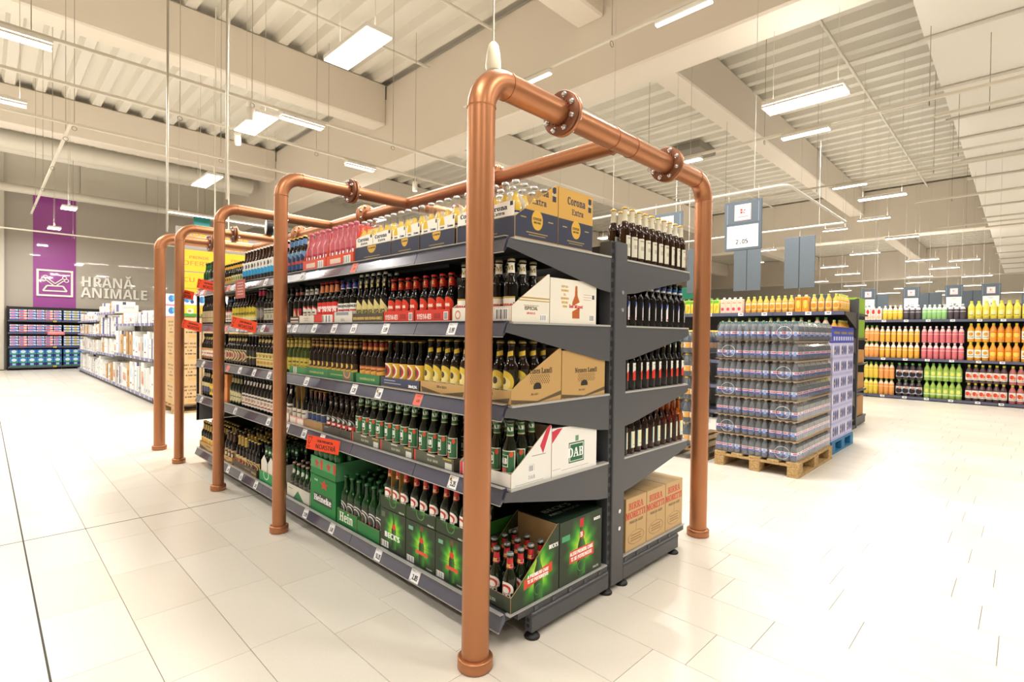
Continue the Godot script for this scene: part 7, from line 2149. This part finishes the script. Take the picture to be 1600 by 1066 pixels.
	for q in gl:
		for i in q[1]:
			var key2 := "g2 " + str(q[0])
			counts[key2] = counts.get(key2, -1) + 1
			put_copy(P[q[0]][0], "juice_bottle" if q[0] == "nectar" else "juice_carton", Vector3(7.05, 1.7015, lerpf(q[2], q[3], (i + 0.5) / q[1])), "%s, top of the juice gondola, %s from its end" % [P[q[0]][1], ordinal(counts[key2])], "bottle" if q[0] == "nectar" else "carton", "juice on the gondola top")
	for i in 5:
		put_copy(P["nectar"][0], "juice_bottle", Vector3(7.17 + i * 0.098, 1.7015, -0.36), "orange nectar bottle, end row of the gondola top, %s inward" % ORD[i], "bottle", "end row nectar bottles")
		put_copy(P["nectar"][0], "juice_bottle", Vector3(7.17 + i * 0.098, 1.3315, -0.36), "orange nectar bottle, end row of the gondola second shelf, %s inward" % ORD[i], "bottle", "end row nectar bottles")
	for i in 16:
		put_copy(P["peach" if i % 3 else "nectar"][0], "juice_bottle", Vector3(7.06, 1.3315, -0.4 - i * 0.105), "juice bottle under the top shelf of the gondola, %s from its end" % ordinal(i), "bottle", "juice under the gondola top")
	# boxes on the short side of that gondola
	for q in [[1.7, 0.24, "8fb832", "lime green drinks box at the top of the gondola's short side"], [1.33, 0.28, "86ae2c", "lime green drinks box one shelf below the top"], [0.95, 0.2, "c08a4c", "kraft tray of red bottles on the short side"], [0.55, 0.24, "b8864c", "kraft drinks box low on the short side"], [0.14, 0.3, "b4824a", "kraft drinks box at the foot of the short side"]]:
		carton("drinks_box", Vector3(7.82, q[0] + 0.0005, -0.6), Vector3(8.36, q[0] + q[1], -0.28), hx(q[2], 0.65), {}, q[3])

# ------------------------------------------------------------------ hanging price boards
func price_board(label: String, at: Vector3, w: float, h: float, price: String, wire_to: float) -> void:
	var t := thing("price_board", label, "sign", at)
	var slate := hx("5d6975", 0.5)
	var mb := MB.new()
	mb.cbox(slate, Vector3(-0.012, 0, -w * 0.5), Vector3(0.012, h, w * 0.5), 0.004)
	part("board", mb, t)
	if board_logo == null:
		board_logo = cell(64, 64).fill(col("f4f2f0")).rect(0.04, 0.04, 0.92, 0.03, col("e07a78")).rect(0.04, 0.93, 0.92, 0.03, col("e07a78")).rect(0.04, 0.04, 0.03, 0.92, col("e07a78")).rect(0.93, 0.04, 0.03, 0.92, col("e07a78")).rect(0.36, 0.28, 0.13, 0.13, col("d8282c")).rect(0.36, 0.44, 0.13, 0.13, col("d8282c")).poly(PackedVector2Array([Vector2(0.52, 0.41), Vector2(0.64, 0.28), Vector2(0.66, 0.41)]), col("d8282c")).poly(PackedVector2Array([Vector2(0.52, 0.44), Vector2(0.66, 0.57), Vector2(0.54, 0.57)]), col("d8282c")).rect(0.18, 0.74, 0.64, 0.06, col("e0908c"))
	var logo: Cell = board_logo
	mb = MB.new()
	mb.box(PRINT, Vector3(-0.016, h * 0.6, -w * 0.22), Vector3(-0.012, h * 0.6 + w * 0.44, w * 0.22), {"nx": logo.uv()})
	part("logo_panel", mb, t)
	mb = MB.new()
	mb.box(hx("4f5a66", 0.5), Vector3(-0.0135, h * 0.535, -w * 0.44), Vector3(-0.012, h * 0.545, w * 0.44))
	for z in [-1.0, 1.0]:
		mb.box(hx("8b97a2", 0.4), Vector3(-0.0135, h * 0.55, z * w * 0.42 - 0.004), Vector3(-0.012, h * 0.95, z * w * 0.42 + 0.004))
	part("frame_line", mb, t)
	var pc := cell(128, 88).fill(col("fbfaf8")).rect(0.3, 0.1, 0.4, 0.02, col("b0b0b0")).rect(0.36, 0.17, 0.28, 0.02, col("b0b0b0")).rect(0.42, 0.24, 0.16, 0.02, col("c0c0c0")).text(price, 0.5, 0.72, 0.2, col("2c2c2c"), "m", 0.9)
	mb = MB.new()
	mb.box(PRINT, Vector3(-0.016, h * 0.05, -w * 0.42), Vector3(-0.012, h * 0.5, w * 0.42), {"nx": pc.uv()})
	part("price_panel", mb, t)
	mb = MB.new()
	for z2 in [-0.4, 0.4]:
		mb = MB.new()
		mb.bar(hx("d0ccc4", 0.4), Vector3(0, h, w * z2), Vector3(0, minf(wire_to, deck_y(at.x, at.z + w * z2) - at.y) if wire_to > 2.0 else wire_to, w * z2), 0.003, 5)
		part("wire", mb, t)
var board_logo: Cell = null

func blank_board(label: String, at: Vector3, w: float, h: float, top: float, lx := false) -> void:
	var t := thing("blank_board", label, "sign", at)
	var slate := hx("5f6971", 0.55)
	for s in [0.0, 1.0]:
		var mb := MB.new()
		mb.cbox(slate, Vector3(-0.012, 0, -w * 0.5 + s * (w * 0.5 + 0.005)), Vector3(0.012, h, (s - 1.0) * 0.005 + s * (w * 0.5 + 0.005)), 0.003)
		part("board_half", mb, t)
	var mb2 := MB.new()
	mb2.box(hx("33383d", 0.6), Vector3(-0.006, 0.01, -0.006), Vector3(0.006, h, 0.006))
	mb2.bar(hx("d0ccc4", 0.4), Vector3(0, h, 0), Vector3(0, (top if top < 4.0 else deck_y(at.x, at.z)) - at.y, 0), 0.003, 5)
	part("hanging_spine", mb2, t)

func build_hanging_signs() -> void:
	price_board("slate price board reading 2.05 hanging beside the copper post", Vector3(4.8, 2.33, -0.82), 0.42, 0.57, "2.05", 0.72)
	price_board("slate price board half hidden by the shelf-end bottles", Vector3(4.8, 2.33, -1.77), 0.42, 0.57, "1.79", 0.72)
	blank_board("plain grey double board clear of the others, over the pallets", Vector3(7.4, 2.08, -0.96), 0.42, 0.79, 2.96)
	blank_board("plain grey double board right behind the 2.05 price board", Vector3(7.4, 2.08, -1.74), 0.42, 0.72, 2.96)
	blank_board("plain grey double board behind the copper post", Vector3(7.4, 2.08, -2.56), 0.42, 0.78, 2.96)
	# bent rail from which they hang
	var t := thing("board_rail", "bent white rail from which the price boards hang", "rail", Vector3.ZERO)
	var mb := MB.new()
	var y := 3.0
	var pts := [Vector3(4.8, y, -5.5)] + bend(Vector3(4.8, y, -5.5), Vector3(4.8, y, -0.35), Vector3(7.4, y, -0.35), 0.12, 6) + bend(Vector3(4.8, y, -0.35), Vector3(7.4, y, -0.35), Vector3(7.4, y, -5.5), 0.05, 4) + [Vector3(7.4, y, -5.5)]
	mb.tube(hx("e4dfd4", 0.35, 0.2), pts, 0.016, 8)
	part("rail_tube", mb, t)
	for q in [Vector3(4.8, y, -0.7), Vector3(4.8, y, -2.6), Vector3(7.4, y, -0.7), Vector3(7.4, y, -3.0)]:
		mb = MB.new()
		mb.bar(hx("d0ccc4", 0.4), q, Vector3(q.x, deck_y(q.x), q.z), 0.003, 5)
		part("wire", mb, t)
	for i in 6:
		var z: float = [-1.2, -0.37, 0.38, 0.98, 1.6, 2.3][i]
		price_board("dark framed price board over the back wall juice, %s from the juice gondola" % ORD[i], Vector3(13.6, 2.0 if i != 4 else 1.85, z), 0.31, 0.52 if i != 4 else 0.45, ["3.49", "4.29", "2.99", "5.19", "3.89", "4.59"][i], 9.0)
	var k := 0
	for q in [[15.5, -1.35], [15.5, -0.25], [16.5, -2.4], [15.2, 0.6], [14.6, -3.0], [14.6, -2.5]]:
		blank_board("small slate board beyond the back wall shelves, %s" % ["beside the first price board", "beside the second price board", "standing highest over the gondola", "next to the third price board", "over the pink cartons", "over the nectar bottles"][k], Vector3(q[0], 2.1, q[1]), 0.5, 0.4, 4.3); k += 1
	# teal cross sign and a far low partition behind the juice wall
	var mb2 := MB.new()
	mb2.cbox(hx("107a5a", 0.5), Vector3(7.9, 2.02, -3.4), Vector3(7.94, 2.24, -2.6), 0.005)
	mb2.bar(hx("d0ccc4", 0.4), Vector3(7.92, 2.24, -3.0), Vector3(7.92, deck_y(7.92), -3.0), 0.004, 5)
	single("green_board", mb2, "plain deep green board behind the shelf-end bottles", "board")
	# far hall: low dark maroon shop fronts beyond the shelves
	k = 0
	for q in [[30.0, -9.0, 6.0], [30.0, -2.4, 5.0], [30.0, 3.2, 5.5]]:
		var t3 := thing("shop_front", "distant maroon shop front beyond the juice shelves, %s" % ["behind the pallets", "behind the first price boards", "behind the lemon bottles"][k], "shop front", Vector3(q[0], 0, q[1]))
		var mb3 := MB.new()
		mb3.cbox(hx("d9d0c4", 0.7), Vector3(0, 0, 0), Vector3(0.3, 2.2, q[2]), 0.02)
		part("counter_wall", mb3, t3)
		mb3 = MB.new()
		mb3.cbox(hx("5a1f26", 0.6), Vector3(-0.1, 2.2, 0), Vector3(0.3, 2.9, q[2]), 0.02)
		part("fascia", mb3, t3)
		k += 1
